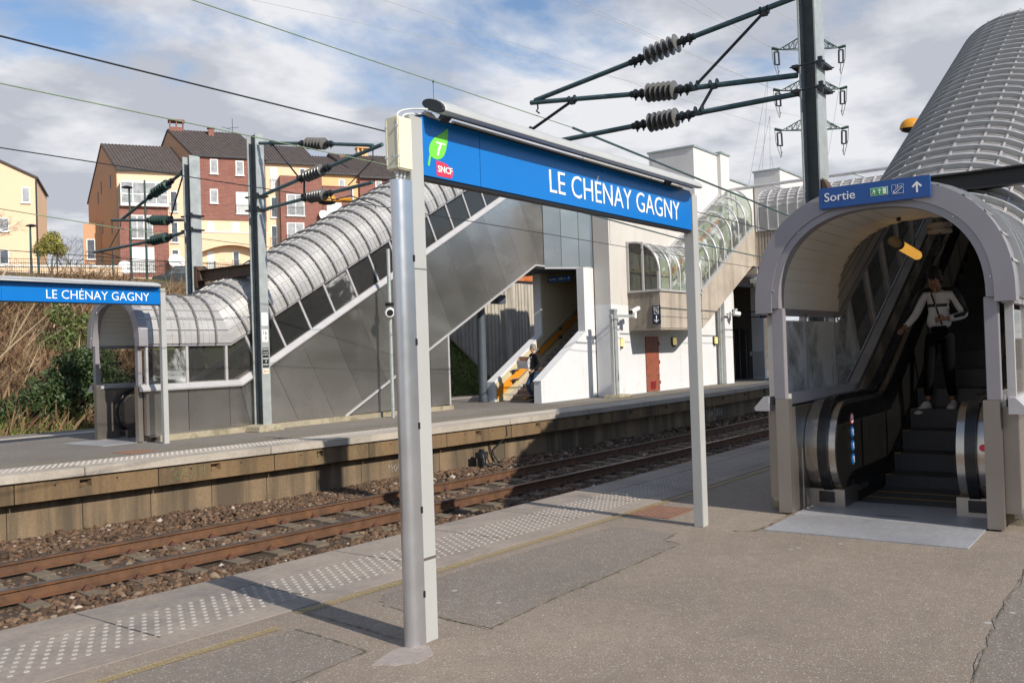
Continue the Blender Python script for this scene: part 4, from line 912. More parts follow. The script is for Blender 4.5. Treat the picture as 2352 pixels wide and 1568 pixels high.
# junction box and conduit on the near sign only
g = MB(); g.box(-.115, -.004, -.032, .062, 2.535, 2.815); jb = g.build('junction_box', M['cream_box'], sg, bevel=.006)
g = MB(); g.box(-.1175, -.111, -.030, -.022, 2.56, 2.80); g.box(-.1175, -.111, .050, .058, 2.56, 2.80); g.build('lid_rim', M['cream_box'], jb)
for y in (-.026, .054):
    for z in (2.60, 2.76): g = MB(); g.lathe([(0, .009), (.006, .008)], (-.117, y, z), (-1, 0, 0), 10); g.build('lid_screw', M['alu'], jb)
g = MB(); g.extr([(-.002, 2.60), (.014, 2.60), (.006, 2.625)], lambda a, c, x: (x, a, c), -.1165, -.1155); g.build('warning_triangle', M['alu'], jb)
for x in (-.085, -.055, -.028):
    g = MB(); g.lathe([(0, .012), (.018, .013), (.02, .01), (.035, .008)], (x, .015, 2.536), (0, 0, -1), 8); g.tube([(x, .015, 2.51), (x+.004, .02, 2.47)], .006, 6); g.build('cable_gland', M['lamp_grey'], jb)
g = MB(); pr = [(-.001, .070), (-.03, .072)]+[(-.048-.060*math.cos(a), .028+.046*math.sin(a)) for a in [R(80)-R(160)*i/12 for i in range(13)]]+[(-.03, -.018), (-.001, -.016)]
g.extr(pr, lambda a, b, z: (a, b, z), 0.0, 2.485); g.build('conduit', M['alu'], sg, smooth=True)
g = MB(); z = .25
while z < 2.4: g.box(-.0135, .0015, -.0195, -.0140, z, z+.035); z += .45
g.build('conduit_clip', M['black'], sg)
g = MB()
g.tube(smooth([(-.05, .03, 2.81), (-.035, .04, 2.855), (.03, .03, 2.885), (.09, -.02, 2.89), (.14, -.05, 2.89)]), .006, 6); g.tube(smooth([(-.04, .01, 2.81), (-.0, .02, 2.85), (.08, .02, 2.868), (.16, .01, 2.872), (.30, .0, 2.866)]), .0055, 6)
g.build('cable', M['white_cable'], sg, smooth=True)
g = MB()
for i in range(3): g.tube([(.13+.022*i, .04, 2.868), (.145+.022*i, .0, 2.892), (.165+.022*i, -.012, 2.868)], .006, 6)
g.build('cable', M['lamp_grey'], sg, smooth=True)
# far sign: same kind, on the far platform
fs = name_sign('small distant LE CHÉNAY GAGNY board, cut by the left picture edge'); fs.location = (6.42, 15.68, .135)
for o in kids(fs):
    if o.name.startswith('post'): 
        for v in o.data.vertices:
            if v.co.z < .5: v.co.z = -.135
    if o.name.startswith('lamp_housing'):
        o.data.transform(Matrix.Translation((0, .03, .0)))
# ------------------------------------------------------------ catenary masts
def mast(label, x, y, sx, sy, z1, group='catenary masts', base=False, lit=None):
    t = thing('catenary_mast', label, 'mast', (x, y, 0), group=group); f_ = .016
    prof = [(-sx, -sy), (sx, -sy), (sx, -sy+f_), (.008, -sy+f_), (.008, sy-f_), (sx, sy-f_), (sx, sy), (-sx, sy), (-sx, sy-f_), (-.008, sy-f_), (-.008, -sy+f_), (-sx, -sy+f_)]
    for y0, y1 in ((-sy, -sy+f_), (sy-f_, sy)): g = MB(); g.box(-sx, sx, y0, y1, 0, z1); g.build('flange', M['galv'], t)
    g = MB(); g.box(-.008, .008, -sy+f_, sy-f_, 0, z1); g.build('web', M['galv_shaded'], t)  # shade between the flanges is painted as a darker web
    if base:
        g = MB(); g.hexa([(-.34, -.30, 0), (.34, -.30, 0), (.34, .30, 0), (-.34, .30, 0), (-.31, -.27, .11), (.31, -.27, .11), (.31, .27, .11), (-.31, .27, .11)]); g.hexa([(-.31, -.27, .11), (.31, -.27, .11), (.31, .27, .11), (-.31, .27, .11), (-.16, -.15, .15), (.16, -.15, .15), (.16, .15, .15), (-.16, .15, .15)]); g.build('footing', M['curb'], t, bevel=.01)
    return t
def clampplate(t, x, y, z, sx, sy):
    g = MB(); g.box(-sx-.03, sx+.03, -sy-.075, -sy-.002, z, z+.035); g.box(-sx-.03, sx+.03, sy+.002, sy+.075, z, z+.035); g.box(-sx-.045, -sx-.002, -sy-.075, -sy-.03, z-.06, z+.07)
    for e in (-1, 1): g.tube([(e*(sx+.012), -sy-.10, z+.018), (e*(sx+.012), sy+.10, z+.018)], .009, 6)
    g.build('clamp_plate', M['dark_steel'], t)
m_near = mast('tall galvanised steel mast behind the near arch, carrying three long arms', 10.5, 3.29, .16, .10, 6.6)
for z in (4.70, 4.42): clampplate(m_near, 0, 0, z, .16, .10)
m_far = mast('galvanised mast with number 16 9 plates standing in front of the far shelter', 12.55, 16.02, .11, .15, 6.45, base=True)
for z in (5.07, 4.78): clampplate(m_far, 0, 0, z, .11, .15)
m_back = mast('galvanised mast behind the far shelter with green insulators to its left', 12.6, 18.45, .14, .14, 6.35)
for z in (4.93, 4.60): clampplate(m_back, 0, 0, z, .14, .14)
# plates on the far mast
def plate(par, nm, mt, y, x0, x1, z0, z1): g = MB(); g.box(x0, x1, y-.004, y-.001, z0, z1); return g.build(nm, mt, par)
plate(m_far, 'plate', M['white_sign'], -.15, -.085, .075, 2.28, 2.56)
p_ = plate(m_far, 'number_plate', M['white_sign'], -.15, -.085, .075, 1.93, 2.20)
textmesh('16', .13, M['black'], p_, Matrix.Translation((-.05, -.156, 2.08)) @ FACE_NY, width=.09); textmesh('9', .13, M['black'], p_, Matrix.Translation((-.025, -.156, 1.96)) @ FACE_NY)
p_ = plate(m_far, 'warning_plate', M['black'], -.15, -.085, .075, 1.38, 1.80)
for i, (s_, z) in enumerate((('DEFENSE ABSOLUE', 1.765), ('DE TOUCHER AUX FILS', 1.70), ('MEME TOMBES A TERRE', 1.65), ('DANGER', 1.56), ('DE', 1.50), ('MORT', 1.43))):
    textmesh(s_, .035 if i < 3 else .055, M['white_sign'], p_, Matrix.Translation((-.075 if i != 4 else -.02, -.156, z-.01)) @ FACE_NY, width=.14 if i != 4 else .04)
p_ = plate(m_far, 'arrow_plate', M['cream_box'], -.15, -.085, .075, 1.24, 1.35)
g = MB(); g.tube([(.06, -.157, 1.295), (-.06, -.157, 1.295)], .006, 5); g.tube([(-.03, -.157, 1.32), (-.065, -.157, 1.295), (-.03, -.157, 1.27)], .006, 5); g.build('arrow', M['logo_red'], p_)
# cantilevers
def insul(g, p, q, r=.125, n=6, m=0):
    p = Vector(p); q = Vector(q); L_ = (q-p).length; prof = [(0, .03)]; 
    for i in range(n):
        a = L_*(i+.1)/n; e = L_/n; prof += [(a, .035), (a+e*.10, r*.55), (a+e*.22, r*.97), (a+e*.34, r), (a+e*.42, r*.93), (a+e*.48, r*.5), (a+e*.55, .045)]
    prof.append((L_, .03)); g.lathe(prof, p, (q-p), 14, m)
def cantilever(label, X, tubes, braces, ins_mat, group, side, wires=()):
    t = thing('cantilever_arm', label, 'catenary arm', (X, 0, 0), group=group)
    for a, i0, i1, b, r in tubes:     # mast end, insulator ends, tip
        P = lambda q: (0, q[0], q[1])
        if i0:
            g = MB(); g.tube([P(a), P(i0)], r, 10); g.build('tube', M['teal_steel'], t, smooth=True)
            g = MB(); g.tube([P(i1), P(b)], r, 10); g.build('tube', M['teal_steel'], t, smooth=True)
            g = MB(); insul(g, P(i0), P(i1)); g.build('insulator', ins_mat, t, smooth=True)
            for e, (u_, v_) in enumerate(((i0, a), (i1, b))):
                d = Vector(P(v_))-Vector(P(u_)); d.normalize(); u0 = Vector(P(u_)); g = MB(); g.tube([u0-d*.0, u0+d*.22], r*1.35, 8)
                for k in (.06, .15): g.lathe([(-.012, r*1.9), (.012, r*1.9)], u0+d*k, d, 10); g.tube([u0+d*k+Vector((0, 0, -r*1.4)), u0+d*k+Vector((0, 0, -r*2.6))], .012, 5)
                g.build('socket', M['dark_steel'], t)
        else: g = MB(); g.tube([P(a), P(b)], r, 10); g.build('tube', M['teal_steel'], t, smooth=True)
    for a, b, r in braces:
        g = MB(); g.tube([(0, *a), (0, *b)], r, 8)
        for q in (a, b):
            for k in (-.045, .045): g.lathe([(-.006, .055), (.006, .055)], (0, q[0]+k, q[1]+.02), (0, 1, 0), 10)
            g.box(-.03, .03, q[0]-.035, q[0]+.035, q[1]-.045, q[1]+.0)
        g.build('brace', M['dark_steel'], t, smooth=True)
    g = MB()
    for w_ in wires: g.tube([(0, *q) for q in w_], .012, 5)
    if wires: g.build('dropper', M['dark_steel'], t)
    return t
cantilever('three long teal arms with grey insulators reaching left from the near mast', 10.5,
    [((3.40, 5.585), (4.95, 5.395), (5.44, 5.315), (7.19, 5.085), .033), ((3.46, 4.665), (5.01, 4.80), (5.44, 4.845), (7.26, 5.065), .033), ((3.44, 4.45), (5.0, 4.455), (5.43, 4.45), (7.0, 4.45), .033)],
    [((3.83, 5.50), (4.76, 4.79), .02), ((4.50, 4.76), (4.71, 4.47), .02), ((6.57, 4.96), (7.32, 4.66), .022)], M['porcelain'], 'catenary arms', 1, wires=[[(7.15, 5.05), (7.14, 4.96), (7.17, 4.93), (7.12, 4.89)]])
cantilever('teal arms with dark grey insulators reaching right from the far mast', 12.5,
    [((15.80, 6.22), (14.29, 5.97), (13.72, 5.87), (12.39, 5.62), .036), ((15.73, 5.09), (14.35, 5.29), (13.82, 5.365), (12.14, 5.60), .04), ((15.70, 4.78), (14.25, 4.85), (13.78, 4.855), (12.44, 4.91), .036)],
    [((15.39, 6.14), (14.54, 5.28), .018), ((14.40, 5.28), (14.42, 4.88), .022)], M['porcelain'], 'catenary arms', 1, wires=[[(12.39, 5.58), (12.40, 5.47), (12.40, 5.37)], [(12.40, 5.35), (13.11, 4.94)], [(13.62, 4.84), (13.6, 4.71), (13.05, 4.73), (12.39, 4.47), (12.36, 4.40)]])
cantilever('dark arms with green glass insulators reaching left from the back mast', 12.6,
    [((18.70, 6.06), (19.40, 5.85), (20.04, 5.68), (21.49, 5.21), .038), ((18.73, 4.90), (19.45, 4.97), (20.13, 5.05), (21.94, 5.26), .035), ((18.74, 4.62), (19.5, 4.57), (20.13, 4.545), (22.81, 4.51), .036)],
    [((18.75, 6.02), (19.35, 5.0), .02)], M['porcelain_green'], 'catenary arms', -1, wires=[[(21.5, 5.2), (21.54, 5.03)], [(21.56, 5.0), (22.07, 4.56)], [(22.5, 4.48), (21.6, 4.27)]])
# horizontal steel beams tied to the masts
def ibeam(label, x, y0, y1, z0, z1, mt, w_=.10):
    t = thing('steel_beam', label, 'beam', (x, 0, 0)); g = MB(); f_ = .018
    prof = [(-w_, z0), (w_, z0), (w_, z0+f_), (.008, z0+f_), (.008, z1-f_), (w_, z1-f_), (w_, z1), (-w_, z1), (-w_, z1-f_), (-.008, z1-f_), (-.008, z0+f_), (-w_, z0+f_)]
    g.extr(prof, lambda a, b, y: (a, y, b), y0, y1); g.build('web', mt, t); return t
b1 = ibeam('dark chipped steel beam running right from the near mast over the arch', 10.42, -2.5, 3.16, 3.07, 3.262, M['black_beam'], .075)
g = MB(); g.hexa([(-.1, 3.08, 3.22), (.1, 3.08, 3.22), (.1, 3.17, 3.22), (-.1, 3.17, 3.22), (-.1, 3.14, 3.36), (.1, 3.14, 3.36), (.1, 3.17, 3.40), (-.1, 3.17, 3.40)]); g.build('bracket', M['rust_beam'], b1)
b2 = ibeam('rusty brown steel beam between the two far masts above the shelter roof', 12.6, 16.18, 18.3, 3.41, 3.66, M['rust_beam'])
g = MB(); g.box(-.11, .11, 18.2, 18.3, 3.26, 3.76); g.hexa([(-.1, 18.05, 3.43), (.1, 18.05, 3.43), (.1, 18.2, 3.43), (-.1, 18.2, 3.43), (-.1, 18.1, 3.62), (.1, 18.1, 3.62), (.1, 18.2, 3.74), (-.1, 18.2, 3.74)]); g.build('bracket', M['rust_beam'], b2)
# ------------------------------------------------------------ overhead wires
def wire(nm, label, pts, r, mt, cat='overhead wire', hang=()):
    g = MB(); g.tube(pts, r, 6); o = tag(g.build(nm, mt), label, cat, 'overhead wires')
    for x, y, z0, z1 in hang:
        g = MB(); g.tube([(x, y, z0), (x, y, z1)], .004, 5); g.lathe([(0, .012), (.03, .012)], (x, y, z0-.02), (0, 0, 1), 6); g.build('dropper', M['cable'], o)
    return o
wire('messenger_wire', 'greenish messenger wire crossing the top of the sky to the tip of the near arms', [(-6, 7.2, 5.0), (3, 7.2, 4.89), (7.1, 7.2, 4.88), (11.5, 7.2, 4.88)], .006, M['wire_green'], hang=[(8.33, 7.2, 4.88, 4.6)])
wire('messenger_wire', 'thick dark sheathed wire sloping down right from the near arms behind the exit sign', [(11.5, 7.2, 4.88), (20.8, 7.2, 4.51), (36, 7.2, 4.4)], .019, M['teal_steel'], hang=[(14.0, 7.2, 4.78, 4.2), (19.0, 7.2, 4.58, 4.1)])
wire('contact_wire', 'dark contact wire running from the left edge down to the cream junction box', [(-6, 7.2, 4.05), (3.3, 7.2, 4.10), (7.5, 7.2, 4.11), (11.5, 7.2, 4.08), (34, 7.2, 4.0)], .008, M['cable'])
wire('messenger_wire', 'greenish wire passing over the top of the far mast', [(-4, 12.3, 5.28), (5.5, 12.3, 5.28), (12.5, 12.2, 5.24), (16.5, 11.3, 4.87)], .009, M['wire_green'])
wire('messenger_wire', 'thick rigid wire with hangers passing just below the blue name board', [(16.5, 11.3, 4.87), (17.6, 11, 4.73), (24, 11, 4.48), (36, 11, 4.3)], .018, M['teal_steel'], hang=[(19.1, 11, 4.67, 4.06), (28.4, 11, 4.37, 4.03)])
wire('contact_wire', 'thin dark contact wire crossing the brick house and the steel cladding', [(-4, 11.9, 4.36), (5, 12.0, 4.36), (12.36, 11.95, 4.35), (24, 11.2, 4.08), (36, 11, 4.0)], .008, M['cable'])
wire('messenger_wire', 'pale green wire above the left name board reaching the back arms', [(-2, 21.7, 5.35), (9.7, 21.6, 5.2), (12.6, 21.55, 5.0), (20, 21.3, 4.75)], .012, M['wire_green'])
wire('contact_wire', 'lowest dark wire at left, just above the cream garden wall', [(-2, 22, 4.32), (12.6, 21.6, 4.25), (16, 21.5, 4.25)], .010, M['cable'])
# ------------------------------------------------------------ pylon and its lines
t = thing('pylon', 'distant dark lattice pylon behind the near mast', 'pylon', (120.5, 38.1, 0))
LX = Vector((.593, -.805, 0)); 
def PL(u_, z, w_=0): return LX*u_+Vector((.805, .593, 0))*w_+Vector((0, 0, z))
g = MB()
def hw_(z): return .55 if z > 27 else .55+(27-z)*.06
zs = [0]+[4*i for i in range(1, 7)]+[25.5+1.6*i for i in range(0, 13)]
for a, b in zip(zs[:-1], zs[1:]):
    wa, wb = hw_(a), hw_(b)
    C4 = [(-1, -1), (1, -1), (1, 1), (-1, 1)]
    for i in range(4):
        p, q = C4[i], C4[(i+1) % 4]
        g.beam(PL(p[0]*wa, a, p[1]*wa), PL(p[0]*wb, b, p[1]*wb), .12, .12); g.beam(PL(p[0]*wa, a, p[1]*wa), PL(q[0]*wb, b, q[1]*wb), .07, .07); g.beam(PL(p[0]*wb, b, p[1]*wb), PL(q[0]*wa, a, q[1]*wa), .07, .07)
g.build('tower', M['fence_green'], t)
g = None
ends = []
for zt, zb in ((42.4, 40.5), (36.7, 35.0), (31.5, 29.7)):
    for sd in (-1, 1):
        g = MB(); tip = PL(sd*4.0, zb, 0); n = 5
        for w_ in (-.5, .5):
            top0 = PL(sd*.5, zt, w_); bot0 = PL(sd*.5, zb, w_); g.beam(top0, tip, .1, .1); g.beam(bot0, tip, .1, .1)
            for i in range(n):
                f0, f1 = i/n, (i+1)/n; a = top0.lerp(tip, f0); b = bot0.lerp(tip, f1); c_ = bot0.lerp(tip, f0); g.beam(a, b, .06, .06); g.beam(a, c_, .06, .06)
        g.build('cross_arm', M['fence_green'], t)
        g = MB(); g.tube([tip, PL(sd*4.9, zb+.25)], .2, 6); ld = g.build('string', M['fence_green'], t)
        g = MB()
        for w_ in (-.28, .28): g.tube([PL(sd*4.3+w_, zb-.3), PL(sd*4.25+w_, zb-2.0)], .13, 6)
        g.tube([PL(sd*4.3-.3, zb-.3), PL(sd*4.3+.3, zb-.3)], .1, 5); g.tube([PL(sd*4.2-.3, zb-2.0), PL(sd*4.2+.3, zb-2.0)], .1, 5); g.tube([PL(sd*4.2, zb-2.0), PL(sd*4.1, zb-3.4)], .05, 5)
        g.tube([PL(sd*4.9, zb+.2), PL(sd*4.8, zb-1.5), PL(sd*4.2, zb-3.6), PL(sd*4.0, zb-2.8)], .04, 5)
        g.build('insulator', M['dark_steel'], t)
        ends.append((sd, PL(sd*4.9, zb+.3)+Vector((120.5, 38.1, 0))))
def pw(D_, tgt, dist):   # far ends of the power lines
    return D_
k = 0
lines = [((-6.9, 11.4, 13.2), 0), ((-4.4, 12.9, 13.4), 0), ((11.1, 15.3, 13.6), 2), ((14, 17.6, 16.2), 2), ((15.6, 12.0, 16.6), 4)]
lines = [((25.3, 32.8, 17.6), 5, 'second thin line from the left'), ((28.9, 28.0, 17.4), 4, 'meeting the lowest left arm of the pylon'), ((33.7, 21.4, 17.1), 2, 'left one of the close pair reaching the middle arm'), ((33.9, 21.1, 17.1), 2, 'right one of the close pair reaching the middle arm'), ((36.8, 17.3, 16.9), 0, 'left one of the pair reaching the top arm'), ((37.2, 16.7, 16.9), 0, 'right one of the pair reaching the top arm'), ((38.3, 15.2, 17.2), 1, 'line just left of the near mast top')]
for p, i, lb in lines:
    a = Vector(p); b = ends[i][1]; d = (a-b); a2 = a+d*.15
    g = MB(); g.tube([a2, a, a.lerp(b, .5)-Vector((0, 0, .12)), b], [.008, .010, .016, .024], 5); tag(g.build('power_line', M['lamp_grey']), 'thin power line, '+lb, 'power line', 'power lines of the pylon')
for k, (p, i) in enumerate([((248.3, 100.5, 48.0), 0), ((248.9, 99.8, 45.4), 2), ((251.5, 96.1, 47.8), 0), ((253.7, 93.1, 47.1), 2), ((256.3, 89.6, 46.3), 4), ((262.8, 80.5, 62.3), 1)]):
    b = ends[i][1]+Vector((.0, .6, -3.5)); a = Vector((p[0], p[1], p[2]-14)); g = MB(); g.tube([b, a.lerp(b, .5)-Vector((0, 0, 1.5)), a], [.022, .03, .04], 5); tag(g.build('power_line', M['lamp_grey']), 'thin power line falling from the pylon towards the horizon behind the bridge', 'power line', 'power lines behind the pylon')
# ------------------------------------------------------------ station building
sb = thing('station_building', 'white station building with red door, stair tower and zinc-capped walls', 'station building', (24.9, 14.6, 0))
W_ = Matrix.Translation((-24.9, -14.6, 0))
def part(g, nm, mt, par=sb, **k): return g.build(nm, mt, par, xf=W_, **k)
g = MB(); g.box(25.45, 33.5, 14.6, 14.9, 0, 2.95); part(g, 'wall', M['white_wall'])
g = MB(); g.box(25.3, 31.9, 14.604, 14.9, 2.952, 6.15); part(g, 'wall', M['cream_wall'])
g = MB(); g.box(31.9, 34.1, 14.6, 16.5, 2.954, 9.13); part(g, 'tower', M['tower_wall'])
g = MB(); g.box(31.85, 34.13, 14.55, 16.55, 9.13, 9.20); part(g, 'coping', M['zinc'])
g = MB(); g.box(34.1, 34.95, 14.45, 15.4, 2.95, 9.20); part(g, 'pilaster', M['tower_wall'])
g = MB(); g.box(34.08, 35.0, 14.40, 15.45, 9.2, 9.27); part(g, 'coping', M['zinc'])
g = MB(); g.box(34.95, 38.1, 14.62, 16.4, 4.4, 8.32); part(g, 'wall', M['tower_wall'])
g = MB(); g.box(34.95, 38.1, 14.57, 16.45, 8.32, 8.38); part(g, 'coping', M['zinc'])
g = MB(); g.box(37.9, 41.5, 13.4, 14.55, 6.5, 8.95); part(g, 'stair_head', M['tower_wall'])
g = MB(); g.box(37.85, 41.5, 13.35, 14.6, 8.95, 9.02); part(g, 'coping', M['zinc'])
g = MB(); g.box(24.95, 25.45, 14.42, 15.0, 0, 2.95); part(g, 'pilaster', M['white_wall'])
g = MB(); g.box(24.95, 25.45, 14.424, 15.0, 2.952, 6.6); part(g, 'pilaster', M['cream_wall'])
g = MB(); g.box(33.5, 34.25, 14.25, 14.9, 0, 3.52); part(g, 'pilaster', M['white_wall'])
g = MB(); g.tube([(33.42, 14.45, 0), (33.42, 14.45, 3.5)], .055, 8); g.box(33.37, 33.48, 14.38, 14.42, .02, 3.4); part(g, 'drain_pipe', M['galv'])
# red door
g = MB(); g.box(27.48, 28.44, 14.57, 14.598, .02, 1.90); rd = part(g, 'door', M['red_door'], bevel=.004)
g = MB(); g.box(28.30, 28.40, 14.535, 14.57, .56, .60); g.lathe([(0, .025), (.03, .02)], (28.36, 14.57, .72), (0, -1, 0), 8); part(g, 'handle', M['alu'], rd)
for i in range(6): g = MB(); g.hexa([(27.76, 14.55, .10+.045*i), (28.12, 14.55, .10+.045*i), (28.12, 14.57, .13+.045*i), (27.76, 14.57, .13+.045*i), (27.76, 14.55, .108+.045*i), (28.12, 14.55, .108+.045*i), (28.12, 14.57, .138+.045*i), (27.76, 14.57, .138+.045*i)]); part(g, 'louvre', M['dark_red'], rd)
for z in (.25, .95, 1.6): g = MB(); g.box(28.43, 28.47, 14.55, 14.60, z, z+.12); part(g, 'hinge', M['dark_red'], rd)
# wall lamps
for i, (x, lb) in enumerate(((25.75, 'small lit wall lamp left of the red door, behind the camera post'), (29.6, 'small lit wall lamp just right of the red door'), (33.2, 'small lit wall lamp near the dark passage at the right end of the wall'))):
    t = thing('wall_lamp', lb, 'wall lamp', (x, 14.6, 1.57), group='lamps on the white station wall')
    g = MB(); g.box(-.13, .13, -.05, -.002, 0, .30); g.build('housing', M['dark_steel'], t, bevel=.005)
    g = MB(); g.box(-.09, .11, -.115, -.052, .02, .28); g.build('diffuser', M['wall_lamp_glow'], t, bevel=.01)
    g = MB(); g.box(-.06, .06, -.09, -.002, -.045, -.002); g.build('bracket', M['black'], t)
# stair between its two walls
g = MB(); g.extr([(21.8, 0), (24.97, 0), (24.97, 4.14), (24.36, 4.14), (24.36, 2.09), (21.8, .63)], lambda a, b, y: (a, y, b), 15.04, 15.30); part(g, 'stair_wall', M['white_wall'])
g = MB(); g.hexa([(21.78, 15.02, .63), (21.78, 15.32, .63), (24.36, 15.32, 2.09), (24.36, 15.02, 2.09), (21.78, 15.02, .66), (21.78, 15.32, .66), (24.36, 15.32, 2.12), (24.36, 15.02, 2.12)]); part(g, 'stair_coping', M['white_wall'])
g = MB(); g.extr([(22.26, 0), (33, 0), (33, 4.6), (24.95, 4.13), (24.95, 2.09), (22.26, .62)], lambda a, b, y: (a, y, b), 17.12, 17.42); part(g, 'stair_wall', M['white_wall'])
g = MB(); g.extr([(22.34, .002), (30.5, .002), (30.5, 7), (25.0, 4.12), (25.0, 2.02), (22.34, .58)], lambda a, b, y: (a, y, b), 17.102, 17.119); part(g, 'tiling', M['tile_cream'])
g = MB(); g.extr([(22.345, .06), (30.0, 4.0), (30.0, 4.32), (22.345, .375)], lambda a, b, y: (a, y, b), 17.094, 17.101); part(g, 'orange_stripe', M['orange_band'])
g = MB(); g.extr([(22.7, .003), (23.3, .003), (30, 3.55), (30, 3.83), (22.7, .04)], lambda a, b, y: (a, y, b), 17.085, 17.1); part(g, 'stair_skirting', M['stair_conc'])
for z in (.98, .68):
    g = MB(); g.tube([(23.05, 17.02, z-.02), (23.45, 17.02, z+.0), (29.5, 17.02, z+.0+6.05*.545)], .022, 8); hr = part(g, 'handrail', M['alu'], smooth=True)
    for x in (23.2, 24.6, 26.0, 27.4):
        g = MB(); g.box(x-.06, x+.06, 17.03, 17.09, z-.13+max(0, (x-23.45))*.545, z-.02+max(0, (x-23.45))*.545); part(g, 'bracket', M['dark_steel'], hr)
zk = 0
for k in range(24):
    x = 23.17+.285*k; g = MB(); g.box(x, x+.7, 15.33, 17.08, max(0, .165*k-.2), .165*(k+1)-.035); s_ = part(g, 'stair_step', M['stone_step'])
    g = MB(); g.box(x-.02, x+.32, 15.33, 17.08, .165*(k+1)-.035, .165*(k+1)); part(g, 'nosing', M['stone_step2'] if 'stone_step2' in M else M['stone_step'], s_)
    if k == 0: g = MB(); g.box(x-.004, x-.001, 15.75, 16.0, .03, .1); g.box(x-.004, x-.001, 16.35, 16.7, .03, .1); part(g, 'worn_paint', M['step_yellow'], s_)
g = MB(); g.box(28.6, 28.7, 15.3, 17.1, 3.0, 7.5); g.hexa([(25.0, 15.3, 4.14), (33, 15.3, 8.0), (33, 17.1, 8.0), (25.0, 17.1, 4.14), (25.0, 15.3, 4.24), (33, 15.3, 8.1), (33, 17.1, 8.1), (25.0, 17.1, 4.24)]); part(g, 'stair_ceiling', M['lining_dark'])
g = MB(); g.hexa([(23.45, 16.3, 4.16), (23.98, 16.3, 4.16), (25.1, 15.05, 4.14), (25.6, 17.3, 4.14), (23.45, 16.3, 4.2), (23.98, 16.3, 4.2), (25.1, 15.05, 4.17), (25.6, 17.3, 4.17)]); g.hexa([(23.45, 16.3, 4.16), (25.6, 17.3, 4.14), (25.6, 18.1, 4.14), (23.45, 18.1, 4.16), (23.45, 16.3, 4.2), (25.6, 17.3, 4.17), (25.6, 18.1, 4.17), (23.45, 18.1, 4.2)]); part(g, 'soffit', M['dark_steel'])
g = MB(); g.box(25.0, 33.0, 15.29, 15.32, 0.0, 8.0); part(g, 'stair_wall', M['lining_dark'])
# steel clad bay that turns from the shelter to the pilaster
a = Vector((23.98, 16.27, 0)); b = Vector((25.1, 14.98, 0)); 
for i in range(3):
    f0, f1 = i/3+.004, (i+1)/3-.004; p, q = a.lerp(b, f0), a.lerp(b, f1); nrm = Vector((-.66, -.75, 0))*.03; g = MB()
    g.hexa([p+Vector((0, 0, 4.21)), q+Vector((0, 0, 4.17)), q-nrm+Vector((0, 0, 4.17)), p-nrm+Vector((0, 0, 4.21)), p+Vector((0, 0, 6.3)), q+Vector((0, 0, 6.3)), q-nrm+Vector((0, 0, 6.3)), p-nrm+Vector((0, 0, 6.3))]); part(g, 'cladding_panel', M['steel_panel'])
g = MB(); g.beam(a+Vector((0, -.02, 4.19)), b+Vector((0, -.02, 4.15)), .04, .06); part(g, 'trim', M['alu_white'])
sortie('exit_sign', 'dim blue Sortie sign hanging inside the dark stair opening', (25.3, 17.05, 3.83), .95, .19)
# lift lobby bay: ribbed concrete parapet, glazed quarter barrel, stair canopy
lb = thing('glazed_stair_bay', 'glazed stair bay with curved ribs over ribbed concrete, jutting from the station wall', 'stair bay', (26.4, 13.42, 0))
B_ = Matrix.Translation((-26.4, -13.42, 0))
def bp(g, nm, mt, par=lb, **k): return g.build(nm, mt, par, xf=B_, **k)
g = MB(); n = 26; ry = [13.42+(14.6-13.42)*i/n for i in range(n+1)]
prof = []
for i in range(n): w2 = (ry[1]-ry[0])/2; prof += [(26.4, ry[i]), (26.4, ry[i]+w2), (26.425, ry[i]+w2), (26.425, ry[i]+2*w2)]
prof += [(26.6, 14.6), (26.6, 13.6), (29.55, 13.6), (29.55, 13.42)]
g.extr(prof, lambda a, b, z: (a, b, z), 2.15, 3.35); bp(g, 'parapet', M['stair_conc'])
g = MB(); g.box(26.42, 29.5, 13.45, 14.6, 2.10, 2.149); bp(g, 'floor', M['coping_far'])
g = MB(); g.extr([(29.56, 2.15), (34.45, 4.62), (34.8, 4.62), (34.8, 6.1), (34.6, 6.1), (29.56, 3.44)], lambda a, b, y: (a, y, b), 13.40, 13.58); bp(g, 'parapet', M['stair_conc'])
g = MB(); g.extr([(29.6, 2.10), (34.45, 4.55), (34.45, 4.75), (29.6, 2.3)], lambda a, b, y: (a, y, b), 13.6, 14.6); bp(g, 'floor', M['coping_far'])
g = MB(); g.box(26.36, 29.58, 13.37, 13.47, 3.35, 3.42); g.box(26.36, 26.46, 13.471, 14.6, 3.35, 3.42); bp(g, 'sill', M['alu_white'])
g = MB(); g.beam((29.56, 13.42, 3.47), (34.72, 13.42, 6.20), .10, .07); bp(g, 'sill', M['alu_white'])
def qarc(z0, hh, n=10): # quarter barrel from (13.44,z0) up and over to the wall at 14.6
    pts = [(13.44, z0)]; zc = z0+hh*.35
    for i in range(n+1):
        a = R(90)*i/n; pts.append((13.44+.95*(1-math.cos(a)), zc+(hh*.65)*math.sin(a)))
    pts.append((14.6, z0+hh+.0)); return pts
def glz(x0, x1, z0, z1, hh0, hh1, post=True):
    A = qarc(z0, hh0); Bq = qarc(z1, hh1); g = MB(); rows = [[(x0, p[0], p[1]), (x1, q[0], q[1])] for p, q in zip(A, Bq)]
    g.sweep(rows); bp(g, 'glazing', M['glass_green'], smooth=True)
def grib(x, z0, hh, r=.045): g = MB(); g.tube([(x, p[0], p[1]) for p in qarc(z0, hh)], r, 6); bp(g, 'curved_rib', M['alu_white'], smooth=True)
xs = [26.45, 27.2, 27.95, 28.7, 29.5]
for x0, x1 in zip(xs[:-1], xs[1:]): glz(x0, x1, 3.42, 3.42, 1.6, 1.6)
for x in xs: grib(x, 3.42, 1.6, .04)
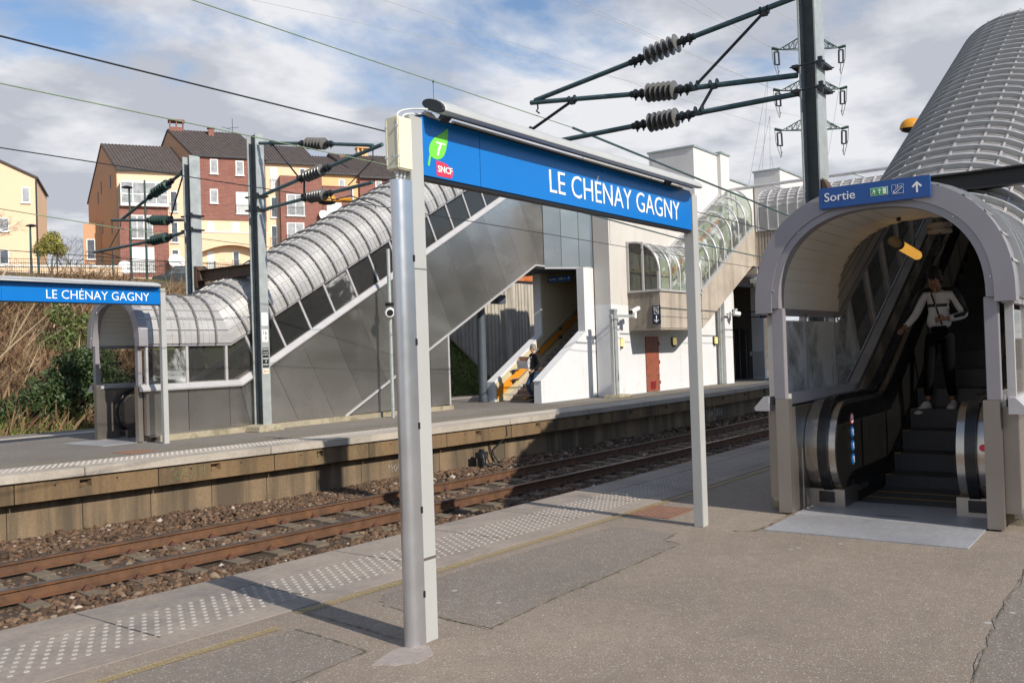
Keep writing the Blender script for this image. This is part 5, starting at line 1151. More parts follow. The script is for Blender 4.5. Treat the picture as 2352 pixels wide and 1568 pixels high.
xs = [29.62+.715*i for i in range(8)]; zz = lambda x: 3.50+.533*(x-29.56)
for x0, x1 in zip(xs[:-1], xs[1:]): glz(x0, x1, zz(x0), zz(x1), 1.58, 1.58)
for x in xs: grib(x, zz(x), 1.58, .04)
g = MB(); g.beam((29.6, 14.56, 5.1), (34.7, 14.56, 7.85), .12, .10); bp(g, 'top_rail', M['alu_white'])
# left end wall of the bay: flat glazing with mullion
g = MB(); A = qarc(3.42, 1.6); g.extr([(p[0], p[1]) for p in A]+[(14.6, 3.42)], lambda a, b, x: (x, a, b), 26.43, 26.44); bp(g, 'end_glazing', M['glass_dark'])
g = MB(); g.box(26.37, 26.45, 13.98, 14.04, 3.42, 5.0); g.box(26.37, 26.45, 14.53, 14.6, 3.42, 5.06); g.box(26.37, 26.45, 13.42, 13.49, 3.42, 4.0); bp(g, 'mullion', M['alu_white'])
g = MB(); g.box(26.5, 29.5, 14.45, 14.5, 4.1, 4.14); g.tube([(29.7, 14.0, 4.3), (34.5, 14.0, 6.85)], .03, 6); bp(g, 'handrail', M['lamp_yellow'])
g = MB(); g.extr([(29.7, 4.15), (34.5, 6.7), (34.5, 6.9), (29.7, 4.35)], lambda a, b, y: (a, y, b), 14.55, 14.595); bp(g, 'orange_stripe', M['orange_band'])
# lift sign on the corner
t = thing('lift_sign', 'navy lift sign with wheelchair and down arrow on the ribbed concrete', 'lift sign', (26.37, 13.70, 2.29), group=None)
g = MB(); g.box(0, .03, -.29, 0, 0, .60); bd = g.build('board', M['navy'], t, bevel=.004)
g = MB(); f = lambda a, b: (-.006, -a, b)
for run, r in (([(.06, .33), (.23, .33), (.23, .56), (.06, .56), (.06, .33)], .008), ([(.085, .335), (.085, .555)], .005), ([(.205, .335), (.205, .555)], .005)): g.tube([f(*p) for p in run], r, 5)
g.tube([f(.14, .5), f(.14, .45), f(.165, .42), f(.175, .385)], .010, 5); g.tube([f(.125, .44), f(.118, .41), f(.135, .385), f(.16, .39)], .007, 5); g.lathe([(0, .014), (.003, .014)], f(.14, .52), (1, 0, 0), 8); g.build('lift_pictogram', M['white_sign'], bd)
g = MB(); g.tube([f(.145, .27), f(.145, .06)], .016, 5); g.tube([f(.07, .13), f(.145, .055), f(.22, .13)], .016, 5); g.build('arrow', M['white_sign'], bd)
# dark passage to the lifts
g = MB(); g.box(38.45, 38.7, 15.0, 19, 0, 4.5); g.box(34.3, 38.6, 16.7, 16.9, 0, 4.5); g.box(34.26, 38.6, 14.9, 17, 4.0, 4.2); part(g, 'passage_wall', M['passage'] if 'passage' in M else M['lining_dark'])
g = MB(); g.box(38.38, 38.45, 15.3, 16.5, .02, 2.2); ld = part(g, 'lift_door', M['dark_steel'])
for y in (15.35, 15.65, 15.9, 16.2, 16.45): g = MB(); g.box(38.36, 38.379, y-.02, y+.02, .02, 2.2); part(g, 'door_frame', M['steel_jamb'], ld)
g = MB(); g.box(38.40, 38.449, 15.12, 15.2, 1.0, 1.2); part(g, 'call_panel', M['cream_box'])
g = MB(); g.box(38.3, 38.449, 14.5, 15.05, 0, 4.4); part(g, 'pilaster', M['white_wall'])
for i in range(16): g = MB(); g.box(38.26, 38.299, 14.5, 15.0, .1+.07*i, .14+.07*i); part(g, 'louvre', M['alu_white'])
t = thing('direction_sign', 'small navy sign bracketed on the white pillar beside the near arch', 'sign', (36.6, 14.0, 2.6)); g = MB(); g.box(0, .06, -.5, .0, 0, .34); b_ = g.build('board', M['navy'], t); g = MB(); g.tube([(-.005, -.08, .17), (-.005, -.25, .17)], .014, 5); g.tube([(-.005, -.13, .22), (-.005, -.08, .17), (-.005, -.13, .12)], .012, 5); g.build('arrow', M['white_sign'], b_); g = MB(); g.box(.01, .04, 0, .6, .04, .08); g.box(.01, .04, 0, .6, .26, .3); g.build('bracket', M['dark_steel'], t)
# ------------------------------------------------------------ footbridge
fb = thing('footbridge', 'covered footbridge with ribbed curved roof spanning the tracks at right', 'footbridge', (34.8, 0, 0))
X0, X1, Y0, Y1 = 34.82, 37.7, -7.0, 15.25
def fp(g, nm, mt, **k): return g.build(nm, mt, fb, xf=Matrix.Translation((-34.8, 0, 0)), **k)
g = MB(); n = 170; pr = []
for i in range(n): y = 13.35-(13.35-Y0)*i/n; w2 = (13.35-Y0)/n/2; pr += [(X0, y), (X0, y-w2), (X0+.03, y-w2), (X0+.03, y-2*w2)]
pr += [(X0+.3, Y0), (X0+.3, 13.35)]; g.extr(pr, lambda a, b, z: (a, b, z), 4.62, 6.0); fp(g, 'side_beam', M['stair_conc'])
g = MB(); g.box(X1-.3, X1, Y0, 13.35, 4.62, 6.0); fp(g, 'side_beam', M['stair_conc'])
g = MB(); g.box(X0+.3, X1-.3, Y0, 13.35, 4.9, 5.2); fp(g, 'deck', M['coping_far'])
g = MB(); g.box(X0-.05, X0+.09, Y0, 13.3, 6.0, 6.06); fp(g, 'ledge', M['alu_white'])
g = MB(); g.box(X0+.02, X0+.04, Y0, 13.3, 6.06, 6.95); g.box(X1-.04, X1-.02, Y0, 13.3, 6.06, 6.95); fp(g, 'side_panels', M['lining_dark'])
cx_ = (X0+X1)/2; rr = (X1-X0)/2
def bprof(d): return [(cx_-(rr+d)*math.copysign(abs(math.cos(a))**.8, math.cos(a)), 6.95+(.78+d)*abs(math.sin(a))**.8) for a in [math.pi*i/18 for i in range(19)]]
g = MB(); pr = bprof(0)+bprof(-.05)[::-1]; g.extr(pr, lambda a, b, y: (a, y, b), Y0, 13.3)
for k in range(1, 9):
    a = math.pi*k/18; p = bprof(.012)[k]; g.box(p[0]-.012, p[0]+.012, Y0, 13.28, p[1]-.012, p[1]+.012)
fp(g, 'roof', M['bridge_roof'] if 'bridge_roof' in M else M['zinc_roof'])
y = 13.25
while y > Y0:
    g = MB(); A = bprof(.05); Bq = bprof(0); rows = [[(X0-.02, y-.018, 6.06), (X0-.02, y+.018, 6.06), (X0+.03, y+.018, 6.06), (X0+.03, y-.018, 6.06)]]
    rows += [[(a[0], y-.018, a[1]), (a[0], y+.018, a[1]), (b[0], y+.018, b[1]), (b[0], y-.018, b[1])] for a, b in list(zip(A, Bq))[:13]]
    g.sweep(rows, closed=True, capends=True); fp(g, 'rib', M['zinc_rib_light']); y -= .40
g = MB(); g.tube([(35.4, 14.8, 7.93), (35.4, Y0, 7.93)], .05, 6); g.tube([(35.9, 14.8, 7.98), (35.9, Y0, 7.98)], .05, 6)
y = 13
while y > Y0: g.tube([(35.4, y, 7.93), (35.6, y-.5, 7.72)], .03, 5); g.tube([(35.4, y, 7.93), (35.9, y, 7.98)], .03, 5); y -= 1.6
fp(g, 'service_pipe', M['zinc_rib_light'])
g = MB(); g.box(34.78, 35.3, 13.36, 14.55, 4.3, 6.0); fp(g, 'abutment', M['stair_conc'])
g = MB(); g.box(35.2, 37.6, 12.9, 13.2, 4.0, 4.62); fp(g, 'cross_beam', M['coping_far'])
# ------------------------------------------------------------ camera posts, lamp column
t = thing('camera_post', 'galvanised post with a white security camera in front of the white wall', 'camera post', (24.5, 14.08, 0))
g = MB(); g.box(-.09, .09, -.08, .08, .12, 2.70); g.build('post', M['galv'], t, bevel=.005); g = MB(); g.box(-.10, .10, -.09, .09, 2.70, 2.76); g.build('cap', M['galv'], t)
g = MB(); g.box(-.17, -.11, -.05, .05, .1, 2.55); g.build('cable_duct', M['grey_paint'], t)
g = MB(); g.box(-.22, 1.28, -.035, .035, 2.52, 2.59); g.box(.12, .22, -.05, .05, 2.36, 2.56); g.build('arm', M['galv'], t)
g = MB(); g.hexa([(-.28, -.3, 0), (.5, -.3, 0), (.5, .3, 0), (-.28, .3, 0), (-.24, -.26, .1), (.45, -.26, .1), (.45, .26, .1), (-.24, .26, .1)]); g.build('footing', M['curb'], t, bevel=.01)
g = MB(); g.beam((1.15, 0, 2.70), (1.52, -.08, 2.83), .12, .11); c1 = g.build('camera', M['pvc'], t, bevel=.01); g = MB(); g.beam((1.10, .01, 2.682), (1.15, 0, 2.70), .125, .115); g.build('lens', M['black'], c1); g = MB(); g.box(1.28, 1.42, -.05, .05, 2.50, 2.70); g.build('camera_mount', M['pvc'], t)
t = thing('camera_post', 'small cluster of security cameras on the right hand pipe of the white wall', 'security camera', (33.75, 14.1, 2.7))
g = MB(); g.box(-.35, .1, -.03, .03, .0, .06); g.build('arm', M['galv'], t)
g = MB(); g.lathe([(0, .09), (.24, .09)], (.0, -.15, .05), (.7, -.6, -.1), 12); g.build('camera', M['pvc'], t, smooth=True); g = MB(); g.lathe([(0, .09), (.26, .08)], (.25, -.05, .0), (.1, -.2, 1), 12); g.build('camera', M['lamp_grey'], t, smooth=True); g = MB(); g.lathe([(-.01, .06), (.0, .06)], (.16, -.29, .03), (.7, -.6, -.1), 12); g.build('lens', M['black'], t)
t = thing('camera_post', 'slim pole with a round white camera beside the far steel cladding', 'camera post', (16.3, 15.75, 0))
g = MB(); g.tube([(0, 0, 0), (0, 0, 4.2)], .045, 8); g.build('post', M['galv'], t, smooth=True); g = MB(); g.lathe([(0, .1), (.06, .13), (.2, .11)], (-.02, -.02, 2.62), (-.7, -.7, -.1), 14); c1 = g.build('camera', M['pvc'], t, smooth=True); g = MB(); g.lathe([(.2, .08), (.21, .08)], (-.02, -.02, 2.62), (-.7, -.7, -.1), 14); g.build('lens', M['black'], c1); g = MB(); g.box(-.08, .08, -.08, .08, 2.78, 2.86); g.build('bracket', M['black'], t)
t = thing('lamp_column', 'dark grey round lamp column standing left of the white stair', 'lamp column', (22.1, 17.45, 0))
g = MB(); g.tube([(0, 0, 0.02), (0, 0, 2.95)], .135, 16); g.build('column', M['slate'] if 'slate' in M else M['dark_steel'], t, smooth=True); g = MB(); g.tube([(0, 0, 2.95), (0, 0, 3.8)], .10, 16); g.build('upper_column', M['grey_paint'], t, smooth=True); g = MB(); g.lathe([(0, .17), (.02, .17)], (0, 0, 0), (0, 0, 1), 12); g.build('base', M['dark_steel'], t)
t = thing('floodlight', 'square dark floodlight on an arm under the steel cladding', 'floodlight', (22.3, 17.6, 3.1)); g = MB(); g.box(.70, 1.15, -.15, .15, .0, .28); g.build('head', M['slate'] if 'slate' in M else M['dark_steel'], t, bevel=.01); g = MB(); g.beam((-.1, 0, .06), (.7, 0, .12), .05, .05); g.build('arm', M['dark_steel'], t)
# ------------------------------------------------------------ embankment and planting
def hz(x, y):
    t_ = max(0, min(1, (y-25.2)/17.0)); z = -.55+6.35*(t_**.92)
    if y > 42.2: z = 5.8+(y-42.2)*.104
    z += (.25*math.sin(x*.9+y*.5)+.2*math.sin(x*.37-y*.8))*min(1, max(0, (y-26)/3))*(1 if y < 41 else .15)
    return z
g = MB(); xs = rg(-40, 100, 120); ys = [23.5, 24.4, 25.2]+rg(25.8, 42.2, 26)+[48, 60, 80, 110, 160]
vs = [(x, y, hz(x, y) if y > 24.9 else (-1.0 if y < 24 else -.75)) for y in ys for x in xs]; nx = len(xs)
fs = [(j*nx+i, j*nx+i+1, (j+1)*nx+i+1, (j+1)*nx+i) for j in range(len(ys)-1) for i in range(nx-1)]
g.mesh(vs, fs); struct(g.build('embankment', M['soil'], smooth=True))
def add_tri_cloud(name, P, D, w_, label, cat, mt, kind='stuff', parent=None):
    """thin blades: base points P, direction vectors D (with length), width w_"""
    n = len(P); side = np.stack([-D[:, 1], D[:, 0], np.zeros(n)], 1); side /= (np.linalg.norm(side, axis=1, keepdims=True)+1e-6)
    a = rng.uniform(0, 6.28, n); side = side*np.cos(a)[:, None]+np.cross(D/np.linalg.norm(D, axis=1, keepdims=True), side)*np.sin(a)[:, None]
    w_ = np.broadcast_to(np.asarray(w_), (n,))[:, None]
    V = np.stack([P-side*w_, P+side*w_, P+D*.55+side*w_*.7+rng.normal(0, .03, (n, 3)), P+D], 1).reshape(-1, 3)
    F = np.array([(0, 1, 2), (0, 2, 3)])[None]+4*np.arange(n)[:, None, None]; F = F.reshape(-1, 3)
    me = bpy.data.meshes.new(name); me.from_pydata(V.tolist(), [], F.tolist()); me.materials.append(mt); o = bpy.data.objects.new(name, me); C.objects.link(o)
    if parent: o.parent = parent
    else: tag(o, label, cat, kind=kind)
    return o
vhz = np.vectorize(hz)
def slope_pts(n, x0, x1, y0, y1): 
    x = rng.uniform(x0, x1, n); y = rng.uniform(y0, y1, n); return np.stack([x, y, vhz(x, y)], 1)
def blades(n, reg, ln, lean, w_, name, label, cat, mt):
    P = slope_pts(n, *reg); L_ = rng.uniform(ln[0], ln[1], n)[:, None]; D = np.stack([rng.normal(lean[0], .4, n), rng.normal(lean[1], .35, n), rng.uniform(.35, 1.0, n)], 1); D /= np.linalg.norm(D, axis=1, keepdims=True)
    return add_tri_cloud(name, P, D*L_, w_, label, cat, mt)
blades(26000, (8, 40, 25.2, 40.3), (.3, 1.1), (.15, -.35), .012, 'dry_grass', 'dry tan grass and stalks covering the embankment at left', 'dry grass', M['dry_grass'])
blades(15000, (8, 40, 25.6, 40.3), (.25, .9), (.25, -.45), .013, 'dry_grass', 'reddish brown dead stems tangled in the embankment grass', 'dry stems', M['dry_red'])
blades(9000, (8, 40, 25.1, 27.6), (.15, .5), (.0, -.3), .014, 'grass', 'strip of green grass at the foot of the embankment', 'grass', M['grass'])
P = slope_pts(420, 8, 34, 26.5, 37); D = np.stack([rng.normal(.1, .5, 420), rng.normal(-.2, .3, 420), rng.uniform(.6, 1, 420)], 1)*rng.uniform(1.0, 2.6, 420)[:, None]
M['stalk'] = mat('stalk', (.42, .32, .20), .8)
add_tri_cloud('dead_stalks', P, D, .012, 'long pale bare stalks standing above the embankment grass', 'dead stalks', M['stalk'])
def leaf_cloud(name, mt, parent, centers, radii, n, s_=.06, squash=.8):
    n_each = [int(n*(r**2)/sum(q*q for q in radii)) for r in radii]; Ps = []
    for c, r, k in zip(centers, radii, n_each):
        d = rng.normal(0, 1, (k, 3)); d /= np.linalg.norm(d, axis=1, keepdims=True); rad = r*(rng.uniform(.15, 1.0, k)**.45)*(1+.18*np.sin(d[:, 0]*7+d[:, 2]*5))
        Ps.append(np.array(c)[None]+d*rad[:, None]*np.array([1, 1, squash]))
    P = np.concatenate(Ps); n = len(P); A = rng.normal(0, 1, (n, 3)); A /= np.linalg.norm(A, axis=1, keepdims=True); B = rng.normal(0, 1, (n, 3)); B -= A*(A*B).sum(1, keepdims=True); B /= np.linalg.norm(B, axis=1, keepdims=True)
    ss = s_*rng.uniform(.6, 1.4, n)[:, None]; V = np.stack([P-A*ss, P+B*ss*.45, P+A*ss, P-B*ss*.45], 1).reshape(-1, 3); F = (np.array([0, 1, 2, 3])[None]+4*np.arange(n)[:, None])
    me = bpy.data.meshes.new(name); me.from_pydata(V.tolist(), [], F.tolist()); me.materials.append(mt); o = bpy.data.objects.new(name, me); C.objects.link(o); o.parent = parent; return o
def bush(label, x, y, blobs, mt, n, s_=.07):
    z = hz(x, y); t = thing('bush', label, 'bush', (x, y, z), group='bushes on the embankment'); cs = [b[:3] for b in blobs]; rs = [b[3] for b in blobs]
    leaf_cloud('foliage', mt, t, cs, rs, n, s_)
    g = MB()
    for c in cs: g.tube([(0, 0, -.1), (c[0]*.5, c[1]*.5, c[2]*.4), (c[0], c[1], c[2]+.2)], [.04, .025, .008], 5)
    g.build('stems', M['bark'], t); return t
bush('large dark green bush at the foot of the embankment, left of the far arch', 12.9, 26.3, [(0, 0, .6, .8), (1.1, .3, 1.0, 1.1), (2.1, .0, .8, .9), (.9, -.2, 1.7, .6), (1.9, .6, 1.6, .75), (-1.0, .2, .3, .5)], M['leaf_dark'], 10500, .065)
bush('low dark green bush at the far left edge of the embankment', 9.9, 26.8, [(0, 0, .4, .6), (.9, .2, .2, .4), (-.9, 0, .3, .5)], M['leaf_dark'], 2600, .06)
bush('mid green bush half way up the embankment above the dark bush', 16.0, 31.5, [(0, 0, .6, .7), (1.0, .4, 1.2, .8), (1.7, .2, .4, .6), (.4, .6, 1.7, .5)], M['leaf_mid'], 2600, .07)
bush('yellowish green shrub high on the embankment under the name board', 16.8, 35.5, [(0, 0, .7, .8), (1.4, .2, .7, .7), (-1.3, .3, .4, .6)], M['leaf_yellow'], 1500, .07)
bush('thin green shrub on the embankment right of the yellowish one', 20.3, 34.0, [(0, 0, .7, .7), (.8, .3, 1.1, .6)], M['leaf_mid'], 1300, .07)
# fence on the crest
t = thing('mesh_fence', 'dark green mesh fence on the crest of the embankment under the houses', 'fence', (0, 0, 0))
FX = lambda u_: (17.5+u_*.62, 49.5-u_*.785)
zf = lambda p: 5.72
FP = [(13.0, 47.5), (20.8, 44.4), (30, 40.6), (40, 37.0)]
def fpt(s_):
    for i, (a, b) in enumerate(zip(FP[:-1], FP[1:])):
        l = math.hypot(b[0]-a[0], b[1]-a[1])
        if s_ <= l or i == len(FP)-2: return (a[0]+(b[0]-a[0])*s_/l, a[1]+(b[1]-a[1])*s_/l)
        s_ -= l
k = 0
while k*2.5 < 27:
    p = fpt(k*2.5); g = MB(); g.tube([(p[0], p[1], 5.3), (p[0], p[1], 6.85)], .035, 6); g.build('post', M['fence_green'], t); q = fpt(k*2.5+2.5); g = MB()
    for i in range(6): z = 5.75+.2*i; g.tube([(p[0], p[1], z), (q[0], q[1], z)], .011, 4)
    for i in range(26): f_ = i/26; g.tube([(p[0]+(q[0]-p[0])*f_, p[1]+(q[1]-p[1])*f_, 5.7), (p[0]+(q[0]-p[0])*f_, p[1]+(q[1]-p[1])*f_, 6.75)], .007, 4)
    g.build('mesh_panel', M['fence_green'], t); k += 1
# creeper twigs on the fence
g = MB()
for i in range(260):
    s_ = rng.choice([rng.uniform(0, 9), rng.uniform(10, 16), rng.uniform(0, 26)]); p = Vector((*fpt(s_), rng.uniform(5.6, 6.6))); pts = [p]
    for k in range(4): p = p+Vector((rng.normal(0, .22), rng.normal(0, .12), rng.uniform(-.15, .3))); pts.append(p)
    g.tube(pts, .008, 3, cap=False)
tag(g.build('creeper', M['bark']), 'bare creeper twigs tangled in the crest fence', 'creeper', kind='stuff')
# unseen slope added behind the near platform to cut skylight and darken reflections
def hs(x, y): t_ = max(0, min(1, (-15-y)/16)); return -.6+8.5*t_+.5*math.sin(x*.3+y*.2)*t_
g = MB(); xs2 = rg(-60, 90, 75); ys2 = [-14, -15]+rg(-16, -32, 12)+[-60]
vs = [(x, y, hs(x, y)) for y in ys2 for x in xs2]; nx = len(xs2)
g.mesh(vs, [(j*nx+i, j*nx+i+1, (j+1)*nx+i+1, (j+1)*nx+i) for j in range(len(ys2)-1) for i in range(nx-1)]); struct(g.build('embankment', M['bank_dark'], smooth=True))
# grassy bank and ribbed retaining wall behind the stair
g = MB(); rows = []
for i in range(26):
    x = 15+i*.7; top = max(-.6, min(2.9, 2.45-(x-28.5)*.68)); row = []
    for j in range(9):
        f_ = j/8; row.append((x+rng.normal(0, .02), 21.9+3.05*f_, -.9+(top+.9)*min(1, f_*1.05)+.06*math.sin(x*3+j)))
    rows.append(row)
g.sweep(rows); struct(g.build('grass_bank', M['bank'], smooth=True))
P = []; 
for i in range(9000):
    x = rng.uniform(24, 32); top = max(-.6, min(2.9, 2.45-(x-28.5)*.68)); f_ = rng.uniform(.1, 1); P.append((x, 21.9+3.05*f_, -.9+(top+.9)*min(1, f_*1.05)))
P = np.array(P); D = np.stack([rng.normal(0, .4, len(P)), rng.normal(-.3, .3, len(P)), rng.uniform(.4, 1, len(P))], 1)*rng.uniform(.06, .2, len(P))[:, None]
add_tri_cloud('grass', P, D, .01, 'mossy green grass on the small bank behind the far platform', 'grass', M['grass'])
t = thing('retaining_wall', 'ribbed pale concrete retaining wall behind the stair, with a brick parapet', 'retaining wall', (0, 0, 0))
g = MB(); x = 27.0; pr = []
while x < 60:
    if 33.2 < x < 34.0: pr += [(x, 24.86), (x+.8, 24.86)]; x += .8; continue
    a = rng.uniform(.14, .18); d_ = rng.uniform(.03, .06); pr += [(x, 25.0), (x+a*.8, 25.0), (x+a*.9, 25.0-d_), (x+a*1.5, 25.0-d_), (x+a*1.6, 25.0)]; x += a*1.7
pr += [(60, 25.5), (27, 25.5)]; g.extr(pr, lambda a, b, z: (a, b, z), -1.6, 4.75); g.build('wall', M['rib_conc'], t)
g = MB(); g.box(27, 60, 25.05, 25.5, 4.75, 4.88); g.build('shadow_gap', M['black'], t)
g = MB(); g.box(27, 60, 24.98, 25.4, 4.88, 7.2); g.build('parapet', M['brick_orange'], t)
g = MB(); g.beam((28.3, 24.75, 2.75), (33.4, 24.75, -.72), .25, .10); g.build('sloping_coping', M['curb'], t)
# ------------------------------------------------------------ houses
HU = Vector((.853, -.522, 0)); HRZ = math.atan2(-.522, .853)
def house(label, ox=0, oy=0):
    p = Vector((43.84, 75.26, 0))+HU*ox+Vector((.522, .853, 0))*oy; return thing('apartment_building', label, 'apartment building', tuple(p), HRZ)
def block(t, u0, u1, v0, vr, v1, zb, ze, zr, zbk, wall, sk=-.33, front=None, side=None):
    """walls with gable and two-slope roof; sk = sideways shear of the plan with depth"""
    prof = [(v0, zb), (v0, ze), (vr, zr), (v1, zbk), (v1, zb)]; g = MB()
    g.mesh([(u0+sk*(v-v0), v, z) for v, z in prof]+[(u1+sk*(v-v0), v, z) for v, z in prof], [(0, 1, 2, 3, 4), (9, 8, 7, 6, 5), (0, 5, 6, 1), (3, 8, 9, 4), (4, 9, 5, 0)]); g.build('wall', wall, t)
    g = MB(); e = .22
    for (va, za, vb, zb2) in ((v0, ze, vr, zr), (vr, zr, v1, zbk)):
        dz = (zb2-za)/(vb-va); 
        if va == v0: va -= e; za -= e*dz
        else: vb += e; zb2 += e*dz
        q = [(u0-.12+sk*(va-v0), va, za+.05), (u1+.12+sk*(va-v0), va, za+.05), (u1+.12+sk*(vb-v0), vb, zb2+.05), (u0-.12+sk*(vb-v0), vb, zb2+.05)]; g.hexa(q+[(a, b, c+.16) for a, b, c in q])
    rf = g.build('roof', M['roof_slate'], t)
    n = int((u1-u0)/.28); g = MB(); dz = (zr-ze)/(vr-v0)
    for i in range(n+1): u_ = u0+(u1-u0)*i/n; g.beam((u_+sk*(-e), v0-e, ze-e*dz+.235), (u_+sk*(vr-v0), vr, zr+.235), .07, .05)
    g.build('tile_rows', M['roof_slate'], rf)
    g = MB(); g.beam((u0-.15-sk*e, v0-e-.05, ze-e*dz+.08), (u1+.15-sk*e, v0-e-.05, ze-e*dz+.08), .12, .12); g.build('gutter', M['dark_steel'], rf); return rf
def win(t, u0, u1, z0, z1, v=0, kind='w', rail_=False):
    """casement window set in a reveal on the facade plane v"""
    g = MB(); fr = .085; d = .04
    g.box(u0, u1, v-.015, v+.05, z0, z0+fr); g.box(u0, u1, v-.015, v+.05, z1-fr, z1); g.box(u0, u0+fr, v-.015, v+.05, z0+fr, z1-fr); g.box(u1-fr, u1, v-.015, v+.05, z0+fr, z1-fr)
    if u1-u0 > 1.0: c = (u0+u1)/2; g.box(c-.05, c+.05, v-.018, v+.05, z0+fr, z1-fr)
    f_ = g.build('window', M['pvc'], t); 
    g = MB(); g.box(u0+fr, u1-fr, v-.004, v-.001, z0+fr, z1-fr); g.build('pane', M['pane'] if kind == 'w' else (M['curtain'] if kind == 'c' else M['pvc']), f_)
    g = MB(); g.box(u0-.06, u1+.06, v-.12, v-.001, z0-.09, z0-.005); g.build('sill', M['pvc'], f_)
    if rail_:
        g = MB(); zt = z0+(z1-z0)*.42; g.box(u0-.03, u1+.03, v-.16, v-.13, zt, zt+.04); k = int((u1-u0)/.13)
        for i in range(k+1): x = u0+(u1-u0)*i/k; g.box(x-.012, x+.012, v-.155, v-.135, z0, zt)
        g.build('guard_rail', M['zinc_rib'], f_)
def dish(label, u_, v_, z, r):
    p = Vector((43.84, 75.26, 0))+HU*u_+Vector((.522, .853, 0))*v_; t = thing('satellite_dish', label, 'satellite dish', (p.x, p.y, z), group='satellite dishes')
    g = MB(); g.lathe([(0, r), (.06, r*.8), (.12, r*.4), (.14, .02)], (0, 0, 0), (.2, .9, -.3), 20); g.build('dish', M['pvc'], t, smooth=True); g = MB(); g.tube([(0, .1, 0), (.3, -.4, -.1)], .03, 5); g.build('arm', M['zinc_rib'], t)
# block A, tan gable with glazed balcony
A_ = house('tan gabled apartment house with a glazed balcony above brown brick, leftmost of the joined row')
block(A_, 0, 5.85, 0, 3.9, 8.2, 8.4, 18.85, 21.75, 17.2, M['render_cream'], -.33)
g = MB(); sk = -.33; g.extr([(-.01, 8.4), (-.01, 18.8), (3.9, 21.7), (8.2, 17.15), (8.2, 8.4)], lambda a, b, u_: (u_+sk*a, a, b), -.06, -.005); g.build('gable', M['render_tan'], A_)
g = MB(); g.box(.12, 4.15, -.55, -.0, 9.2, 15.5); g.build('brick_bay', M['brick'], A_)
g = MB(); g.box(.25, 4.25, -.9, -.02, 15.5, 15.75); g.box(.25, 4.25, -.9, -.02, 17.55, 17.7); bl = g.build('glazed_balcony', M['pvc'], A_)
g = MB(); 
for i in range(5): u_ = .3+.96*i; g.box(u_-.04, u_+.04, -.9, -.82, 15.75, 17.55)
g.box(.25, 4.25, -.9, -.84, 16.5, 16.6); g.build('frame', M['pvc'], bl)
g = MB(); g.box(.3, 4.2, -.86, -.85, 15.75, 17.55); g.build('pane', M['curtain'], bl)
win(A_, .95, 2.15, 12.65, 14.75, -.56, 'c', True); win(A_, 2.3, 2.85, 12.65, 14.75, -.56, 'c', True); win(A_, 1.0, 2.9, 9.7, 11.9, -.56, 'v', True)
win(A_, 4.35, 5.0, 15.2, 17.1, -.01, 'w', True); win(A_, 4.35, 5.0, 12.4, 14.3, -.01, 'w', True); win(A_, 4.35, 5.0, 9.5, 11.8, -.01, 'w', True)
g = MB()
for v_, z in ((1.6, 18.3), (1.5, 14.2), (1.6, 11.8), (4.2, 18.2), (5.2, 17.4), (4.1, 14.5), (5.4, 13.9), (4.3, 11.9)):
    g.hexa([(sk*v_-.10, v_-.12, z-.9), (sk*v_-.10, v_+.12, z-.9), (sk*v_-.02, v_+.12, z-.9), (sk*v_-.02, v_-.12, z-.9), (sk*v_-.10, v_-.12, z+.3), (sk*v_-.10, v_+.12, z+.3), (sk*v_-.02, v_+.12, z+.3), (sk*v_-.02, v_-.12, z+.3)])
    g.build('slit_window', M['pane'], A_); g = MB()
g = MB(); g.box(-3.1, -1.6, 4.6, 9, 8.4, 14.6); g.build('stair_annex', M['render_tan'], A_); win(A_, -2.85, -2.1, 11.3, 13.2, 4.59, 'w', True); win(A_, -2.85, -2.1, 9.4, 10.9, 4.59, 'w')
# block B, tall brick
B_h = house('tallest house of the row, red brown brick upper floors over a cream arched base')
block(B_h, 6.35, 12.75, -.5, 4.6, 9.6, 8.4, 20.3, 23.6, 19.5, M['render_cream'], -.36)
g = MB(); g.extr([(-.5, 14.6), (-.5, 20.25), (4.6, 23.55), (9.6, 19.4), (9.6, 14.6)], lambda a, b, u_: (u_-.36*(a+.5), a, b), 6.28, 6.34); g.build('gable', M['render_tan'], B_h)
g = MB(); g.box(6.36, 12.76, -.62, -.50, 14.5, 20.2); g.build('brick_face', M['brick'], B_h)
for u0, u1, z0, z1, k, r_ in ((7.85, 8.55, 18.7, 20.05, 'c', 0), (10.1, 10.83, 18.65, 20.0, 'c', 0), (7.77, 8.48, 16.0, 17.3, 'c', 0), (10.05, 12.05, 15.1, 17.1, 'v', 1)): win(B_h, u0, u1, z0, z1, -.63, k, bool(r_))
for u0, u1, z0, z1, k in ((7.45, 8.05, 13.25, 14.3, 'v'), (9.65, 10.3, 13.25, 14.3, 'v'), (7.4, 8.0, 9.9, 11.6, 'v'), (9.62, 10.24, 10.2, 11.6, 'w')): win(B_h, u0, u1, z0, z1, -.51, k, z0 < 11)
g = MB(); g.box(6.5, 12.7, -1.3, -.52, 12.6, 13.2); n = 14
for i in range(n):
    a0, a1 = i/n, (i+1)/n; za, zb = 11.35+.75*math.sin(math.pi*a0), 11.35+.75*math.sin(math.pi*a1); ua, ub = 6.6+5.9*a0, 6.6+5.9*a1
    g.hexa([(ua, -1.3, za), (ub, -1.3, zb), (ub, -1.15, zb), (ua, -1.15, za), (ua, -1.3, 12.6), (ub, -1.3, 12.6), (ub, -1.15, 12.6), (ua, -1.15, 12.6)])
g.box(6.5, 6.62, -1.3, -.52, 8.4, 12.6); g.box(12.45, 12.7, -1.3, -.52, 8.4, 12.6); g.build('balcony', M['render_cream'], B_h); g = MB(); g.box(6.45, 12.75, -1.35, -.52, 13.2, 13.27); g.build('balcony_coping', M['pvc'], B_h)
